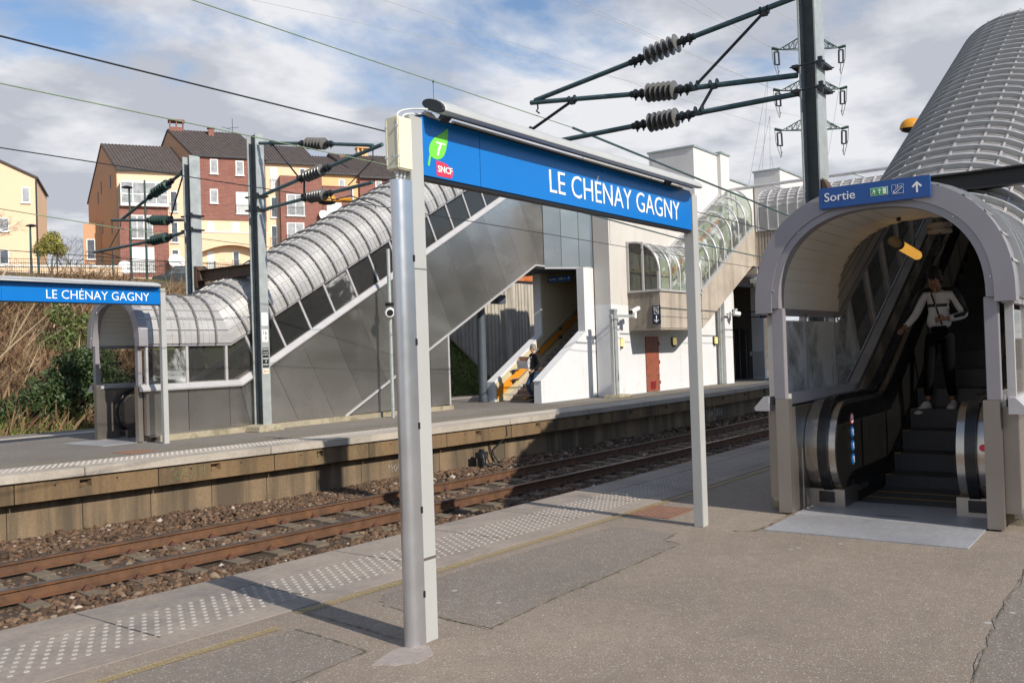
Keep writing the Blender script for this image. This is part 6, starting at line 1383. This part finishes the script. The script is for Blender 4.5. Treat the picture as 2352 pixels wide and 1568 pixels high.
g = MB(); g.box(4.6, 5.9, 4.3, 5.3, 23.2, 24.0); ch = g.build('chimney', M['brick'], B_h)
g = MB()
for u_ in (4.62, 5.2, 5.8): g.box(u_, u_+.1, 4.3, 5.3, 24.0, 24.6)
g.box(4.5, 6.0, 4.2, 5.4, 24.6, 24.72); g.build('cowl', M['brick'], ch)
g = MB(); g.box(8.1, 8.6, 3.6, 4.1, 23.1, 23.9); g.box(8.0, 8.7, 3.5, 4.2, 23.9, 24.0); g.build('chimney', M['brick'], B_h)
g = MB(); g.tube([(10.4, 4.5, 23.2), (10.4, 4.5, 25.2)], .03, 5); g.tube([(9.9, 4.4, 24.2), (11.0, 4.6, 24.4)], .02, 4); g.tube([(9.4, 4.4, 24.3), (10.3, 4.5, 24.1)], .02, 4); g.build('aerial', M['dark_steel'], B_h)
# block C, cream with brick bay
C_h = house('cream apartment house with a brick balcony tower, right of the tall brick one')
block(C_h, 12.8, 17.6, -.4, 4.6, 9.6, 8.4, 20.0, 22.6, 19, M['render_cream'], -.1)
g = MB(); g.box(14.0, 17.9, -1.2, -.41, 8.4, 18.7); g.build('brick_bay', M['brick'], C_h)
for u0, u1, z0, z1, v, k in ((13.25, 13.88, 17.6, 19.6, -.41, 'v'), (13.2, 13.82, 14.85, 16.8, -.41, 'w'), (13.14, 13.74, 12.1, 14.1, -.41, 'w'), (14.55, 16.2, 14.95, 16.97, -1.21, 'c'), (14.5, 16.12, 12.3, 14.3, -1.21, 'c'), (15.95, 16.5, 18.85, 19.6, -.41, 'w')): win(C_h, u0, u1, z0, z1, v, k, z1-z0 > 1)
# block D, orange
D_h = house('orange rendered house behind the arms of the far mast')
block(D_h, 17.7, 21.7, -.2, 4.4, 9, 8.4, 19.25, 21.7, 18.4, M['render_orange'], -.1)
g = MB(); g.box(17.95, 20.6, -1.2, -.21, 8.4, 17.8); g.box(17.92, 20.6, -1.24, -1.1, 17.8, 17.9); g.build('brick_bay', M['brick'], D_h)
for u0, u1, z0, z1, v, k in ((18.3, 19.7, 14.1, 16.3, -1.21, 'v'), (19.7, 20.3, 17.95, 18.75, -.21, 'c'), (20.7, 21.1, 16.6, 18.0, -.21, 'w'), (20.7, 21.1, 14.1, 15.4, -.21, 'w')): win(D_h, u0, u1, z0, z1, v, k, z1-z0 > 1.5)
# block E, brick, partly behind the sign
E_h = house('brick house at the right end of the row, half hidden by the ribbed shelter roof')
block(E_h, 21.7, 32, -.5, 4.2, 9, 8.4, 19.0, 22.0, 18.4, M['brick'], -.42)
for u0, u1, z0, z1 in ((23.25, 23.9, 17.45, 18.7), (26.5, 27.2, 17.45, 18.7)): win(E_h, u0, u1, z0, z1, -.51, 'c')
g = MB(); g.box(22.6, 23.7, 4, 4.9, 21.7, 22.4); ch = g.build('chimney', M['render_orange'], E_h); g = MB(); g.box(22.6, 22.75, 4, 4.9, 22.4, 22.9); g.box(23.05, 23.2, 4, 4.9, 22.4, 22.9); g.box(23.55, 23.7, 4, 4.9, 22.4, 22.9); g.box(22.5, 23.8, 3.9, 5, 22.9, 23.0); g.build('cowl', M['render_orange'], ch)
g = MB(); g.box(20.6, 21.1, 3.4, 3.9, 21.3, 22.0); g.build('chimney', M['brick'], E_h)
# separate house at far left
H_h = house('cream house with a sloping roof edge at the far left of the picture')
g = MB(); g.extr([(-16, 8.4), (-6.5, 8.4), (-6.4, 17.75), (-9.6, 19.3), (-16, 20.5)], lambda a, b, v: (a, v, b), 0, 9); g.build('wall', M['render_cream'], H_h)
g = MB(); g.hexa([(-9.6, -.15, 19.32), (-6.25, -.15, 17.72), (-6.25, 9.2, 17.72), (-9.6, 9.2, 19.32), (-9.6, -.15, 19.5), (-6.25, -.15, 17.9), (-6.25, 9.2, 17.9), (-9.6, 9.2, 19.5)]); g.hexa([(-16, -.15, 20.5), (-9.6, -.15, 19.3), (-9.6, 9.2, 19.3), (-16, 9.2, 20.5), (-16, -.15, 20.7), (-9.6, -.15, 19.5), (-9.6, 9.2, 19.5), (-16, 9.2, 20.7)]); g.build('roof', M['roof_slate'], H_h)
g = MB(); g.tube([(-6.4, -.06, 17.7), (-6.42, -.06, 8.4)], .06, 6); g.build('downpipe', M['dark_steel'], H_h)
win(H_h, -7.55, -6.9, 15.65, 17.0, -.01, 'c'); win(H_h, -9.3, -8.55, 13.15, 14.3, -.01, 'c'); win(H_h, -9.35, -8.6, 10.35, 11.6, -.01, 'w')
# garden wall
t = house('x'); t.name = 'garden_wall'; t['label'] = 'low cream garden wall with white coping between the two groups of houses'; t['category'] = 'garden wall'
g = MB(); g.box(-16, .3, -4.2, -4.0, 8.2, 9.75); g.build('wall', M['render_cream'], t); g = MB(); g.box(-16, .35, -4.27, -3.95, 9.75, 9.87); g.build('coping', M['pvc'], t)
g = MB(); g.box(.3, 12, -2.4, -2.2, 8.2, 9.05); g.build('wall', M['render_cream'], t)
dish('round white satellite dish on the tan house, left one of the pair', .55, -2.6, 9.9, .62)
dish('round white satellite dish beside the big back mast, right one of the pair', 4.75, -1.0, 10.6, .72)
dish('white satellite dish on the brick tower above the ribbed roof', 18.0, -1.5, 15.0, .55)
# parked car roof behind the fence
t = thing('parked_car', 'dark grey parked car half hidden behind the crest fence', 'car', (31.5, 46.5, 5.75), HRZ)
g = MB(); g.extr([(-2.1, .25), (-2.1, .75), (-1.5, .85), (-.9, 1.35), (.7, 1.38), (1.4, .9), (2.1, .75), (2.15, .3)], lambda a, b, y: (a, y, b), -.8, .8); g.build('body', M['dark_steel'], t, bevel=.05); g = MB(); g.extr([(-1.3, .87), (-.85, 1.27), (.6, 1.3), (1.15, .9)], lambda a, b, y: (a, y, b), -.812, .812); g.build('window', M['pane'], t)
for x in (-1.35, 1.35): g = MB(); g.lathe([(-.82, .32), (.82, .32)], (x, 0, .32), (0, 1, 0), 16); g.build('wheel', M['rubber'], t)
# street lamps on the crest
def slamp(label, p, z0, z1, head=None, globe=None, r=.05, mt='fence_green', grp='green street lamps'):
    t = thing('street_lamp', label, 'street lamp', (p[0], p[1], z0), group=grp); H = z1-z0; g = MB(); g.tube([(0, 0, 0), (0, 0, H)], [r*1.4, r], 8); g.build('pole', M[mt], t)
    if head: g = MB(); g.lathe([(0, .05), (.05, .3), (.10, .26), (.16, .08)], (head*.2, 0, H-.05), (0, 0, 1), 14); g.build('lantern', M['dark_steel'], t)
    return t
slamp('slim green street lamp nearest the left edge, rising beside the cream house', (23.5, 48.9), 5.9, 9.05, .4); slamp('green street lamp with lantern in front of the glazed balcony', (26.65, 44.6), 5.8, 10.9, -.6); slamp('plain green pole without lantern in front of the glazed balcony', (27.15, 43.95), 5.8, 11.3)
slamp('short green street lamp just right of the left one', (23.75, 48.6), 5.9, 7.6)
def orange(label, p, z0, zl, arm):
    t = thing('globe_lamp', label, 'street lamp', (p[0], p[1], 0), group='orange globe lamps'); g = MB()
    g.tube([(0, 0, z0), (0, 0, zl-.08)], .05, 8); g.build('pole', M['galv'], t, smooth=True)
    ax = Vector(arm).normalized(); h0 = Vector((0, 0, zl)); g = MB(); g.tube([h0-ax*.0, h0+ax*.45], .07, 8); g.build('arm', M['yellow_lamp'], t)
    g = MB(); c = h0+ax*.75; n = 14; rows = []
    for i in range(9):
        a = R(90)*i/8; rows.append([c+ax*(.30*math.cos(b)*math.cos(a))+Vector((-ax.y, ax.x, 0))*(.2*math.sin(b)*math.cos(a))+Vector((0, 0, .26*math.sin(a)-.03)) for b in [2*math.pi*k/n for k in range(n)]])
    g.sweep(rows, closed=True, capends=True); g.build('hood', M['yellow_lamp'], t, smooth=True)
    g = MB(); rows = [[c+ax*(.285*s_*math.cos(b))+Vector((-ax.y, ax.x, 0))*(.19*s_*math.sin(b))+Vector((0, 0, zz_)) for b in [2*math.pi*k/n for k in range(n)]] for s_, zz_ in ((1, -.035), (.85, -.09), (.5, -.12))]
    g.sweep(rows, closed=True, capends=True); g.build('lens', M['dark_glass'], t, smooth=True)
    g = MB(); g.lathe([(-.02, .05), (.02, .05)], c+ax*.0+Vector((ax.y, -ax.x, 0))*.2+Vector((0, 0, -.0)), (ax.y, -ax.x, 0), 10); g.build('pivot', M['black'], t); return t
orange('orange hooded lamp sticking out left of the near ribbed roof against the sky', (23.95, 4.4), 4.0, 6.68, (-.59, .8, .0))
orange('orange hooded lamp between the far mast arms and the ribbed roof', (19.2, 20.0), 3.5, 6.30, (-.59, .8, 0))
orange('orange lamp mostly hidden behind the conduit of the near sign', (21.9, 20.1), 5, 6.86, (-.59, .8, 0))
# trees between the houses
def branchy(t, p, d, L_, r, depth, g):
    q = p+d*L_; g.tube([p, p.lerp(q, .5)+Vector((rng.normal(0, .03), rng.normal(0, .03), 0))*L_, q], [r, r*.8, r*.6], 4 if depth < 3 else 6, cap=False)
    if depth == 0: return
    for k in range(3 if depth > 1 else 4):
        nd = (d+Vector((rng.normal(0, .5), rng.normal(0, .5), rng.normal(.1, .25)))).normalized(); branchy(t, p.lerp(q, rng.uniform(.6, 1)), nd, L_*rng.uniform(.6, .8), r*.55, depth-1, g)
def bare(label, p, H, spread=1):
    t = thing('bare_tree', label, 'tree', p, group='bare trees'); g = MB(); g.tube([(0, 0, -1), (0, 0, H*.3)], [.12, .09], 6); g.build('trunk', M['bark'], t); g = MB()
    for k in range(6): branchy(t, Vector((0, 0, H*rng.uniform(.15, .3))), Vector((rng.normal(0, .55)*spread, rng.normal(0, .5), 1)).normalized(), H*.28, .05, 4, g)
    g.build('crown', M['bark'], t); return t
bare('leafless tree with fine twigs behind the cream garden wall, left of the tan gable', (51.5, 98.4, 9.5), 8.0, 1.3)
bare('leafless tree half hidden by the tan gable edge', (56.2, 95.0, 9.5), 6.5, 1)
bare('bare twiggy tree crossing the front of the cream house at the left edge', (22.0, 52.5, 6.2), 5.2, .8)
t = thing('small_tree', 'small round yellow green tree in front of the cream garden wall', 'tree', (30.2, 60.2, 7.4)); g = MB(); g.tube([(0, 0, -1), (.1, 0, 1.2), (.3, 0, 2)], [.06, .05, .03], 6); g.tube([(0, 0, .3), (-.4, .1, 1.6)], [.04, .02], 5); g.tube([(.1, 0, .6), (.7, -.1, 1.8)], [.04, .02], 5); g.build('trunk', M['bark'], t)
leaf_cloud('crown', M['leaf_yellow'], t, [(0, 0, 2.3), (.6, 0, 1.9), (-.55, .1, 1.9), (.2, 0, 2.8)], [.75, .6, .6, .5], 3600, .07)
# ------------------------------------------------------------ people
def skin(name, mt, parent, pts, edges, root, sub=2, ns=True):
    """pts: {key: ((x,y,z), radius or (rx,ry))}; grown with a skin modifier, then frozen into one mesh"""
    ks = list(pts); me = bpy.data.meshes.new(name); me.from_pydata([pts[k][0] for k in ks], [(ks.index(a), ks.index(b)) for a, b in edges], [])
    o = bpy.data.objects.new(name, me); C.objects.link(o); m = o.modifiers.new('s', 'SKIN'); m.use_smooth_shade = True; m.branch_smoothing = .6
    for i, k in enumerate(ks):
        r = pts[k][1]; me.skin_vertices[0].data[i].radius = r if isinstance(r, tuple) else (r, r); me.skin_vertices[0].data[i].use_root = (k == root)
    s_ = o.modifiers.new('u', 'SUBSURF'); s_.levels = sub; s_.render_levels = sub
    bpy.context.view_layer.update(); nm = bpy.data.meshes.new_from_object(o.evaluated_get(bpy.context.evaluated_depsgraph_get())); bpy.data.objects.remove(o); bpy.data.meshes.remove(me)
    nm.name = name; nm.materials.clear(); nm.materials.append(mt); nm.polygons.foreach_set('use_smooth', [True]*len(nm.polygons)); q = bpy.data.objects.new(name, nm); C.objects.link(q); q.parent = parent; return q
def chain(*k): return list(zip(k[:-1], k[1:]))
def V3(p): return Vector(p)
def hand(pts, edges, pre, wrist, d, palm_n, side, curl=.5, s=1.0):
    """five fingers from a palm: d = pointing direction, palm_n = palm normal, side = direction of the thumb"""
    d = V3(d).normalized(); side = V3(side); side = (side-d*side.dot(d)).normalized(); n = V3(palm_n); n = (n-d*n.dot(d)).normalized(); w_ = V3(wrist)
    pts[pre+'pm'] = (tuple(w_+d*.045*s), (.030*s, .016*s)); pts[pre+'pe'] = (tuple(w_+d*.085*s), (.034*s, .014*s)); edges += [(pre+'w', pre+'pm'), (pre+'pm', pre+'pe')]
    for i, (off, ln) in enumerate(((.028, .068), (.010, .078), (-.009, .072), (-.026, .056))):
        b = w_+d*.088*s+side*off*s; f1 = b+(d*math.cos(curl*.5)+n*math.sin(curl*.5))*ln*.45*s; f2 = f1+(d*math.cos(curl*1.4)+n*math.sin(curl*1.4))*ln*.55*s
        pts[pre+'a%d' % i] = (tuple(b), .0088*s); pts[pre+'b%d' % i] = (tuple(f1), .0082*s); pts[pre+'c%d' % i] = (tuple(f2), .0068*s); edges += chain(pre+'pe', pre+'a%d' % i, pre+'b%d' % i, pre+'c%d' % i)
    t1 = w_+d*.03*s+side*.035*s; t2 = t1+(d*.7+side*.6+n*.3).normalized()*.035*s; t3 = t2+(d*.9+side*.25+n*.4).normalized()*.028*s
    pts[pre+'t1'] = (tuple(t1), .0115*s); pts[pre+'t2'] = (tuple(t2), .010*s); pts[pre+'t3'] = (tuple(t3), .008*s); edges += chain(pre+'pm', pre+'t1', pre+'t2', pre+'t3')
def shoe(name, parent, mt, heel, d, up=(0, 0, 1), L_=.28, sole=None):
    d = V3(d).normalized(); u = V3(up); u = (u-d*u.dot(d)).normalized(); s_ = d.cross(u); h0 = V3(heel); g = MB(); rows = []
    for f_, w_, h_ in ((0, .030, .055), (.06, .040, .085), (.25, .042, .095), (.42, .043, .075), (.62, .050, .055), (.82, .050, .042), (.95, .036, .032), (1.0, .012, .022)):
        c = h0+d*L_*f_; rows.append([c+s_*(w_*math.cos(a))+u*(max(0, h_*(math.sin(a)*.5+.5)) if math.sin(a) > -.3 else .0) for a in [2*math.pi*k/12 for k in range(12)]])
    g.sweep(rows, closed=True, capends=True); o = g.build(name, mt, parent, smooth=True)
    g = MB(); rows = []
    for f_, w_ in ((-.01, .032), (.06, .044), (.3, .040), (.62, .053), (.84, .052), (.97, .036), (1.02, .014)):
        c = h0+d*L_*f_-u*.004; rows.append([c-s_*w_, c+s_*w_, c+s_*w_+u*.022, c-s_*w_+u*.022])
    g.sweep(rows, closed=True, capends=True); g.build('sole', sole or mt, o); 
    g = MB()
    for f_ in (.36, .44, .52, .60): c = h0+d*L_*f_+u*(.088-.055*(f_-.3)/.3*1.0); g.tube([c-s_*.022, c+u*.006, c+s_*.022], .003, 4)
    g.build('laces', mt, o)
def head(body_pts, edges, c, fwd, tilt, s, neck):   # adds skull points to the body skeleton
    c = V3(c); f_ = V3(fwd).normalized(); pts = body_pts
    pts['jaw'] = (tuple(c+f_*.030*s+V3((0, 0, -.060*s))), (.056*s, .060*s)); pts['skull'] = (tuple(c+V3((0, 0, .012*s))), (.076*s, .092*s)); pts['crown'] = (tuple(c+f_*-.012*s+V3((0, 0, .068*s))), (.064*s, .078*s))
    edges += chain(neck, 'jaw', 'skull', 'crown')
def face(parent, c, fwd, s, skinm, glasses=False):
    c = V3(c); f_ = V3(fwd).normalized(); up = V3((0, 0, 1)); up = (up-f_*up.dot(f_)).normalized(); r = f_.cross(up)
    P = lambda a, b, d: c+r*a*s+up*b*s+f_*d*s
    g = MB(); g.mesh([P(-.008, .020, .082), P(.008, .020, .082), P(.017, -.022, .090), P(-.017, -.022, .090), P(0, -.016, .114), P(0, .02, .090)], [(0, 4, 3), (1, 2, 4), (2, 3, 4), (0, 5, 4), (5, 1, 4)]); g.build('nose', skinm, parent)
    g = MB(); g.hexa([P(-.024, -.052, .083), P(.024, -.052, .083), P(.018, -.052, .094), P(-.018, -.052, .094), P(-.024, -.043, .083), P(.024, -.043, .083), P(.018, -.044, .094), P(-.018, -.044, .094)]); g.build('mouth', M['lip'], parent)
    for sg_ in (-1, 1):
        g = MB(); g.lathe([(-.004*s, .013*s), (.004*s, .010*s)], P(sg_*.031, .016, .078), f_, 10); e = g.build('eye', M['white_sign'], parent); g = MB(); g.lathe([(.004*s, .0065*s), (.006*s, .005*s)], P(sg_*.031, .014, .078), f_, 8); g.build('iris', M['black'], e)
        g = MB(); g.tube([P(sg_*.012, .036, .088), P(sg_*.030, .042, .087), P(sg_*.048, .036, .077)], .0045*s, 5); g.build('eyebrow', M['hair_black'], parent)
        g = MB(); rows = [[P(sg_*(.078+dx_), bb*k, dd*k-.012) for bb, dd in ((.034, 0), (.022, .017), (-.012, .014), (-.034, .004), (-.02, -.012), (.02, -.014))] for dx_, k in ((-.006, 1), (.008, 1.05), (.012, .6))]; g.sweep(rows, closed=True, capends=True); g.build('ear', skinm, parent, smooth=True)
    if glasses:
        g = MB()
        for sg_ in (-1, 1): g.tube([P(sg_*.034+.022*math.cos(a), .014+.014*math.sin(a), .096) for a in [2*math.pi*k/12 for k in range(13)]], .002*s, 4); g.tube([P(sg_*.056, .018, .094), P(sg_*.082, .016, .0)], .002*s, 4)
        g.tube([P(-.012, .018, .097), P(.012, .018, .097)], .002*s, 4); g.build('glasses', M['black'], parent)
def hair(parent, c, fwd, s, mt, back=.012, n=900, curl=.010, low=0.0):
    c = V3(c); f_ = V3(fwd).normalized(); up = V3((0, 0, 1)); up = (up-f_*up.dot(f_)).normalized(); r = f_.cross(up); g = MB(); rows = []
    for i in range(9):
        a = R(90)*i/8; row = []
        for k in range(18):
            b = 2*math.pi*k/18; cz = math.sin(a)*.108+.032; fr = math.cos(b); drop = (-.03 if fr > .55 else (-.045 if fr > 0 else -.095))*(1-i/8)*1.0+low
            rad = math.cos(a)**.55; j = 1+rng.uniform(-.03, .03); row.append(c+r*(.085*math.sin(b)*rad*j)*s+f_*((.098*math.cos(b)*rad-back)*j)*s+up*(cz+drop*(1 if i < 3 else .3)+rng.uniform(-.004, .004))*s)
        rows.append(row)
    g.sweep(rows, closed=True, capends=True); return g.build('hair', mt, parent, smooth=True)
# ---- young man riding down the escalator
z0 = .735; p1 = thing('person', 'man in white track jacket with black stripe riding down the dark escalator, hand on rail', 'person', (11.45, 2.22, z0), R(86)); p1.scale = (.97,)*3
s = .96
ed = []; fw = (-.06, .86, -.42); hc = (.02, .075, 1.545)
B = {'pel': ((0, 0, .93), (.055, .04)), 'wai': ((0, .005, 1.06), (.08, .055)), 'che': ((0, .0, 1.24), (.125, .085)), 'upp': ((0, -.01, 1.36), (.10, .07)), 'nk': ((0, .02, 1.44), .050)}
ed += chain('pel', 'wai', 'che', 'upp', 'nk')
J = {'rs': ((.165, -.01, 1.35)), 're': ((.255, .07, 1.12)), 'rw': ((.34, .225, .975)), 'ls': ((-.165, -.01, 1.35)), 'le': ((-.275, -.02, 1.10)), 'lw': ((-.12, .16, 1.055))}
for k, rr_ in (('rs', .048), ('re', .036), ('ls', .048), ('le', .036)): B[k] = (J[k], rr_)
B['Rw'] = (J['rw'], (.026, .020)); B['Lw'] = (J['lw'], (.026, .020)); ed += chain('upp', 'rs', 're', 'Rw')+chain('upp', 'ls', 'le', 'Lw')
for sd, k, (kx, ky, kz), (ax, ay, az_) in ((1, 'r', (.105, .10, .47), (.125, .13, .08)), (-1, 'l', (-.10, .06, .47), (-.12, -.0, .08))):
    B[k+'h'] = ((sd*.085, 0, .84), .04); B[k+'k'] = ((kx, ky, kz), .045); B[k+'a'] = ((ax, ay, az_), .034); ed += chain('pel', k+'h', k+'k', k+'a')
head(B, ed, hc, (0, 1, -.2), 0, 1, 'nk')
hand(B, ed, 'R', J['rw'], (.1, .9, -.35), (.1, -.2, -1), (-1, .2, 0), .55); hand(B, ed, 'L', J['lw'], (.85, .5, -.05), (.1, -.9, -.2), (0, .3, 1), 1.3)
b = skin('body', M['skin_brown'], p1, B, ed, 'pel'); face(b, hc, (-.02, .93, -.30), 1, M['skin_brown']); hair(b, hc, (-.02, .97, -.22), 1.06, M['hair_black'])
Jk = {'h': ((0, 0, .93), (.150, .105)), 'w': ((0, .01, 1.05), (.155, .115)), 'c': ((0, .005, 1.24), (.150, .108)), 'u': ((0, -.005, 1.375), (.115, .08)), 'n': ((0, .012, 1.435), .062), 'rs': ((.168, -.01, 1.355), .066), 're': ((.258, .07, 1.12), .060), 'rw': ((.332, .205, .985), .042), 'ls': ((-.168, -.01, 1.355), .066), 'le': ((-.285, -.02, 1.10), .058), 'lw': ((-.145, .14, 1.058), .042)}
jk = skin('jacket', M['jacket_white'], p1, Jk, chain('h', 'w', 'c', 'u', 'n')+chain('u', 'rs', 're', 'rw')+chain('u', 'ls', 'le', 'lw'), 'c')
def drape(par, nm, mt, path, w_, off, bodyo, hgt=None, d=(0, 1, 0)):
    """a band laid on the front of a garment by casting rays onto it"""
    me = bodyo.data; from mathutils.bvhtree import BVHTree
    bv = BVHTree.FromPolygons([v.co for v in me.vertices], [p.vertices for p in me.polygons]); g = MB(); rows = []; dv = V3(d)
    for i, (a, c_) in enumerate(path):
        a = V3(a); q = V3(path[min(i+1, len(path)-1)][0]); o_ = V3(path[max(i-1, 0)][0]); t_ = (q-o_).normalized(); sd_ = t_.cross(dv).normalized()*w_; row = []
        for m_ in (-1, -.33, .33, 1):
            p = a+sd_*m_; h = bv.ray_cast(p+dv*.6, -dv); hp = h[0] if h[0] is not None else p; row.append(hp+dv*off)
        rows.append(row)
    g.sweep(rows); o = g.build(nm, mt, par, smooth=True); return o
L2 = lambda a, b, n=14: [(tuple(V3(a).lerp(V3(b), i/n)), None) for i in range(n+1)]
drape(jk, 'stripe', M['black'], L2((.125, 0, 1.225), (-.135, 0, 1.225), 18), .018, .004, jk)
for sd in (1, -1):
    a, b_, c_ = Jk['rs' if sd > 0 else 'ls'][0], Jk['re' if sd > 0 else 'le'][0], Jk['rw' if sd > 0 else 'lw'][0]; out = V3((sd*.62, .70, .30)).normalized()
    g = MB(); off_ = .068; P = [V3((sd*.05, .035, 1.425)), V3((sd*.11, .035, 1.415))]+[V3(a)+V3((sd*.01, .03, off_-.012))]+[V3(a).lerp(V3(b_), q)+out*off_ for q in (.3, .6, .9)]+[V3(b_).lerp(V3(c_), q)+out*(off_-.012*q*2) for q in (.25, .55, .8)]
    g.tube(P, [.016, .026, .034, .034, .031, .029, .027, .024, .02], 8); g.build('sleeve_stripe', M['black'], jk, smooth=True)
drape(p1, 'bag_strap', M['black'], L2((.07, 0, 1.42), (-.06, 0, .99), 16), .011, .009, jk)
g = MB(); g.extr([(-.13, .86), (.05, .86), (.06, .97), (-.12, .98)], lambda a, c, y: (a, y, c), .115, .16); g.build('shoulder_bag', M['trouser_black'], p1, bevel=.012)
g = MB(); g.tube([(0, .122, 1.44), (0, .125, 1.1), (0, .128, .95)], .003, 4); g.build('zip', M['alu'], jk)
g = MB(); g.lathe([(0, .020), (.04, .022), (.05, .018)], (0, .03, 1.415), (0, .1, 1), 14); g = MB()
Tr = {'p': ((0, 0, .90), (.125, .095)), 'rh': ((.088, .0, .83), .092), 'rk': ((.108, .10, .47), .068), 'ra': ((.125, .125, .12), .048), 'lh': ((-.088, 0, .83), .092), 'lk': ((-.103, .06, .47), .068), 'la': ((-.12, .0, .12), .048)}
skin('trousers', M['trouser_black'], p1, Tr, chain('p', 'rh', 'rk', 'ra')+chain('p', 'lh', 'lk', 'la'), 'p')
shoe('shoe', p1, M['shoe_white'], (.13, .07, -.0), (.25, .95, -.22)); shoe('shoe', p1, M['shoe_white'], (-.12, -.06, .0), (-.10, .99, 0.0))
# ---- older man walking out of the stair with a box
p2 = thing('person', 'grey haired man in black jacket and jeans carrying an open box from the stair', 'person', (22.36, 15.66, 0.0), R(62))
ed = []; hc = (0, .03, 1.615)
B = {'pel': ((0, 0, .94), (.06, .05)), 'wai': ((0, .0, 1.08), (.09, .06)), 'che': ((0, .0, 1.28), (.135, .095)), 'upp': ((0, -.01, 1.42), (.11, .075)), 'nk': ((0, .01, 1.50), .054)}
ed += chain('pel', 'wai', 'che', 'upp', 'nk')
J = {'rs': (.185, -.01, 1.41), 're': (.30, .03, 1.16), 'rw': (.33, .25, 1.08), 'ls': (-.185, -.01, 1.41), 'le': (-.27, -.05, 1.13), 'lw': (-.19, .13, .95)}
for k, rr_ in (('rs', .05), ('re', .038), ('ls', .05), ('le', .038)): B[k] = (J[k], rr_)
B['Rw'] = (J['rw'], (.028, .02)); B['Lw'] = (J['lw'], (.028, .02)); ed += chain('upp', 'rs', 're', 'Rw')+chain('upp', 'ls', 'le', 'Lw')
for sd, k, (kx, ky, kz), (ax, ay, az_) in ((1, 'r', (.10, .20, .50), (.09, .03, .16)), (-1, 'l', (-.09, .06, .49), (-.10, .05, .07))):
    B[k+'h'] = ((sd*.09, 0, .87), .045); B[k+'k'] = ((kx, ky, kz), .048); B[k+'a'] = ((ax, ay, az_), .04); ed += chain('pel', k+'h', k+'k', k+'a')
head(B, ed, hc, (0, 1, 0), 0, 1, 'nk'); hand(B, ed, 'R', J['rw'], (.1, .9, .1), (-.3, 0, 1), (-1, 0, .3), .5); hand(B, ed, 'L', J['lw'], (.3, .6, -.6), (.7, -.3, .3), (0, 1, .5), 1.0)
b = skin('body', M['skin_light'], p2, B, ed, 'pel'); face(b, hc, (.08, 1, 0), 1, M['skin_light'], True); hair(b, hc, (.08, 1, 0), 1.0, M['hair_grey'], low=.01)
Jk = {'h': ((0, 0, .90), (.16, .125)), 'w': ((0, .01, 1.08), (.165, .13)), 'c': ((0, .005, 1.28), (.165, .125)), 'u': ((0, -.005, 1.43), (.125, .09)), 'n': ((0, .01, 1.52), .072), 'rs': ((.188, -.01, 1.41), .075), 're': ((.305, .03, 1.16), .064), 'rw': ((.33, .22, 1.085), .046), 'ls': ((-.188, -.01, 1.41), .075), 'le': ((-.278, -.05, 1.13), .066), 'lw': ((-.21, .10, .97), .048)}
jk = skin('jacket', M['jacket_black'], p2, Jk, chain('h', 'w', 'c', 'u', 'n')+chain('u', 'rs', 're', 'rw')+chain('u', 'ls', 'le', 'lw'), 'c')
g = MB(); g.box(-.10, -.06, .135, .14, 1.36, 1.385); g.box(-.115, -.05, .135, .14, 1.335, 1.345); g.build('chest_logo', M['white_sign'], jk); g = MB(); g.box(-.065, -.055, .14, .146, 1.21, 1.25); g.box(-.115, -.105, .14, .146, .99, 1.03); g.build('zip_pull', M['alu'], jk)
Tr = {'p': ((0, 0, .92), (.13, .1)), 'rh': ((.09, .0, .85), .096), 'rk': ((.10, .20, .50), .074), 'ra': ((.09, .04, .19), .056), 'lh': ((-.09, 0, .85), .096), 'lk': ((-.09, .06, .49), .074), 'la': ((-.10, .05, .10), .056)}
skin('trousers', M['jeans'], p2, Tr, chain('p', 'rh', 'rk', 'ra')+chain('p', 'lh', 'lk', 'la'), 'p')
shoe('shoe', p2, M['black'], (.09, -.02, .10), (0, .95, .0)); shoe('shoe', p2, M['black'], (-.10, -.02, .0), (0, 1, 0))
t = thing('cardboard_box', 'open white cardboard box with papers held by the grey haired man', 'box', (22.10, 15.86, 1.20), R(40))
_z = Vector((-.45, -.22, .87)).normalized(); _x = Vector((-.35, .85, .15)); _x = (_x-_z*_x.dot(_z)).normalized(); _y = _z.cross(_x); t.rotation_euler = Matrix((( _x.x, _y.x, _z.x), (_x.y, _y.y, _z.y), (_x.z, _y.z, _z.z))).to_euler()
w2, d2, h2, th = .17, .14, .13, .006
def bx_(x0, x1, y0, y1, z0, z1, nm, mt): g = MB(); g.box(x0, x1, y0, y1, z0, z1); return g.build(nm, mt, t)
bx_(-w2, w2, -d2, d2, -h2, -h2+th, 'bottom', M['card_white']); 
for nm, a in (('side', (-w2, w2, -d2, -d2+th)), ('side', (-w2, w2, d2-th, d2)), ('side', (-w2, -w2+th, -d2+th, d2-th)), ('side', (w2-th, w2, -d2+th, d2-th))): bx_(*a, -h2+th, h2, nm, M['card_white'])
bx_(-w2+th, w2-th, -d2+th+.001, -d2+th+.003, -h2+th, h2-.002, 'inner_face', M['card_brown']); bx_(-w2+th, w2-th, d2-th-.003, d2-th-.001, -h2+th, h2-.002, 'inner_face', M['card_brown']); bx_(-w2+th+.001, -w2+th+.003, -d2+.012, d2-.012, -h2+th, h2-.002, 'inner_face', M['card_brown']); bx_(w2-th-.003, w2-th-.001, -d2+.012, d2-.012, -h2+th, h2-.002, 'inner_face', M['card_brown'])
g = MB(); g.hexa([(-.12, -.08, -.05), (.10, -.10, -.03), (.12, .06, .08), (-.10, .08, .06), (-.12, -.08, -.03), (.10, -.10, -.01), (.12, .06, .10), (-.10, .08, .08)]); g.build('papers', M['pvc'], t)
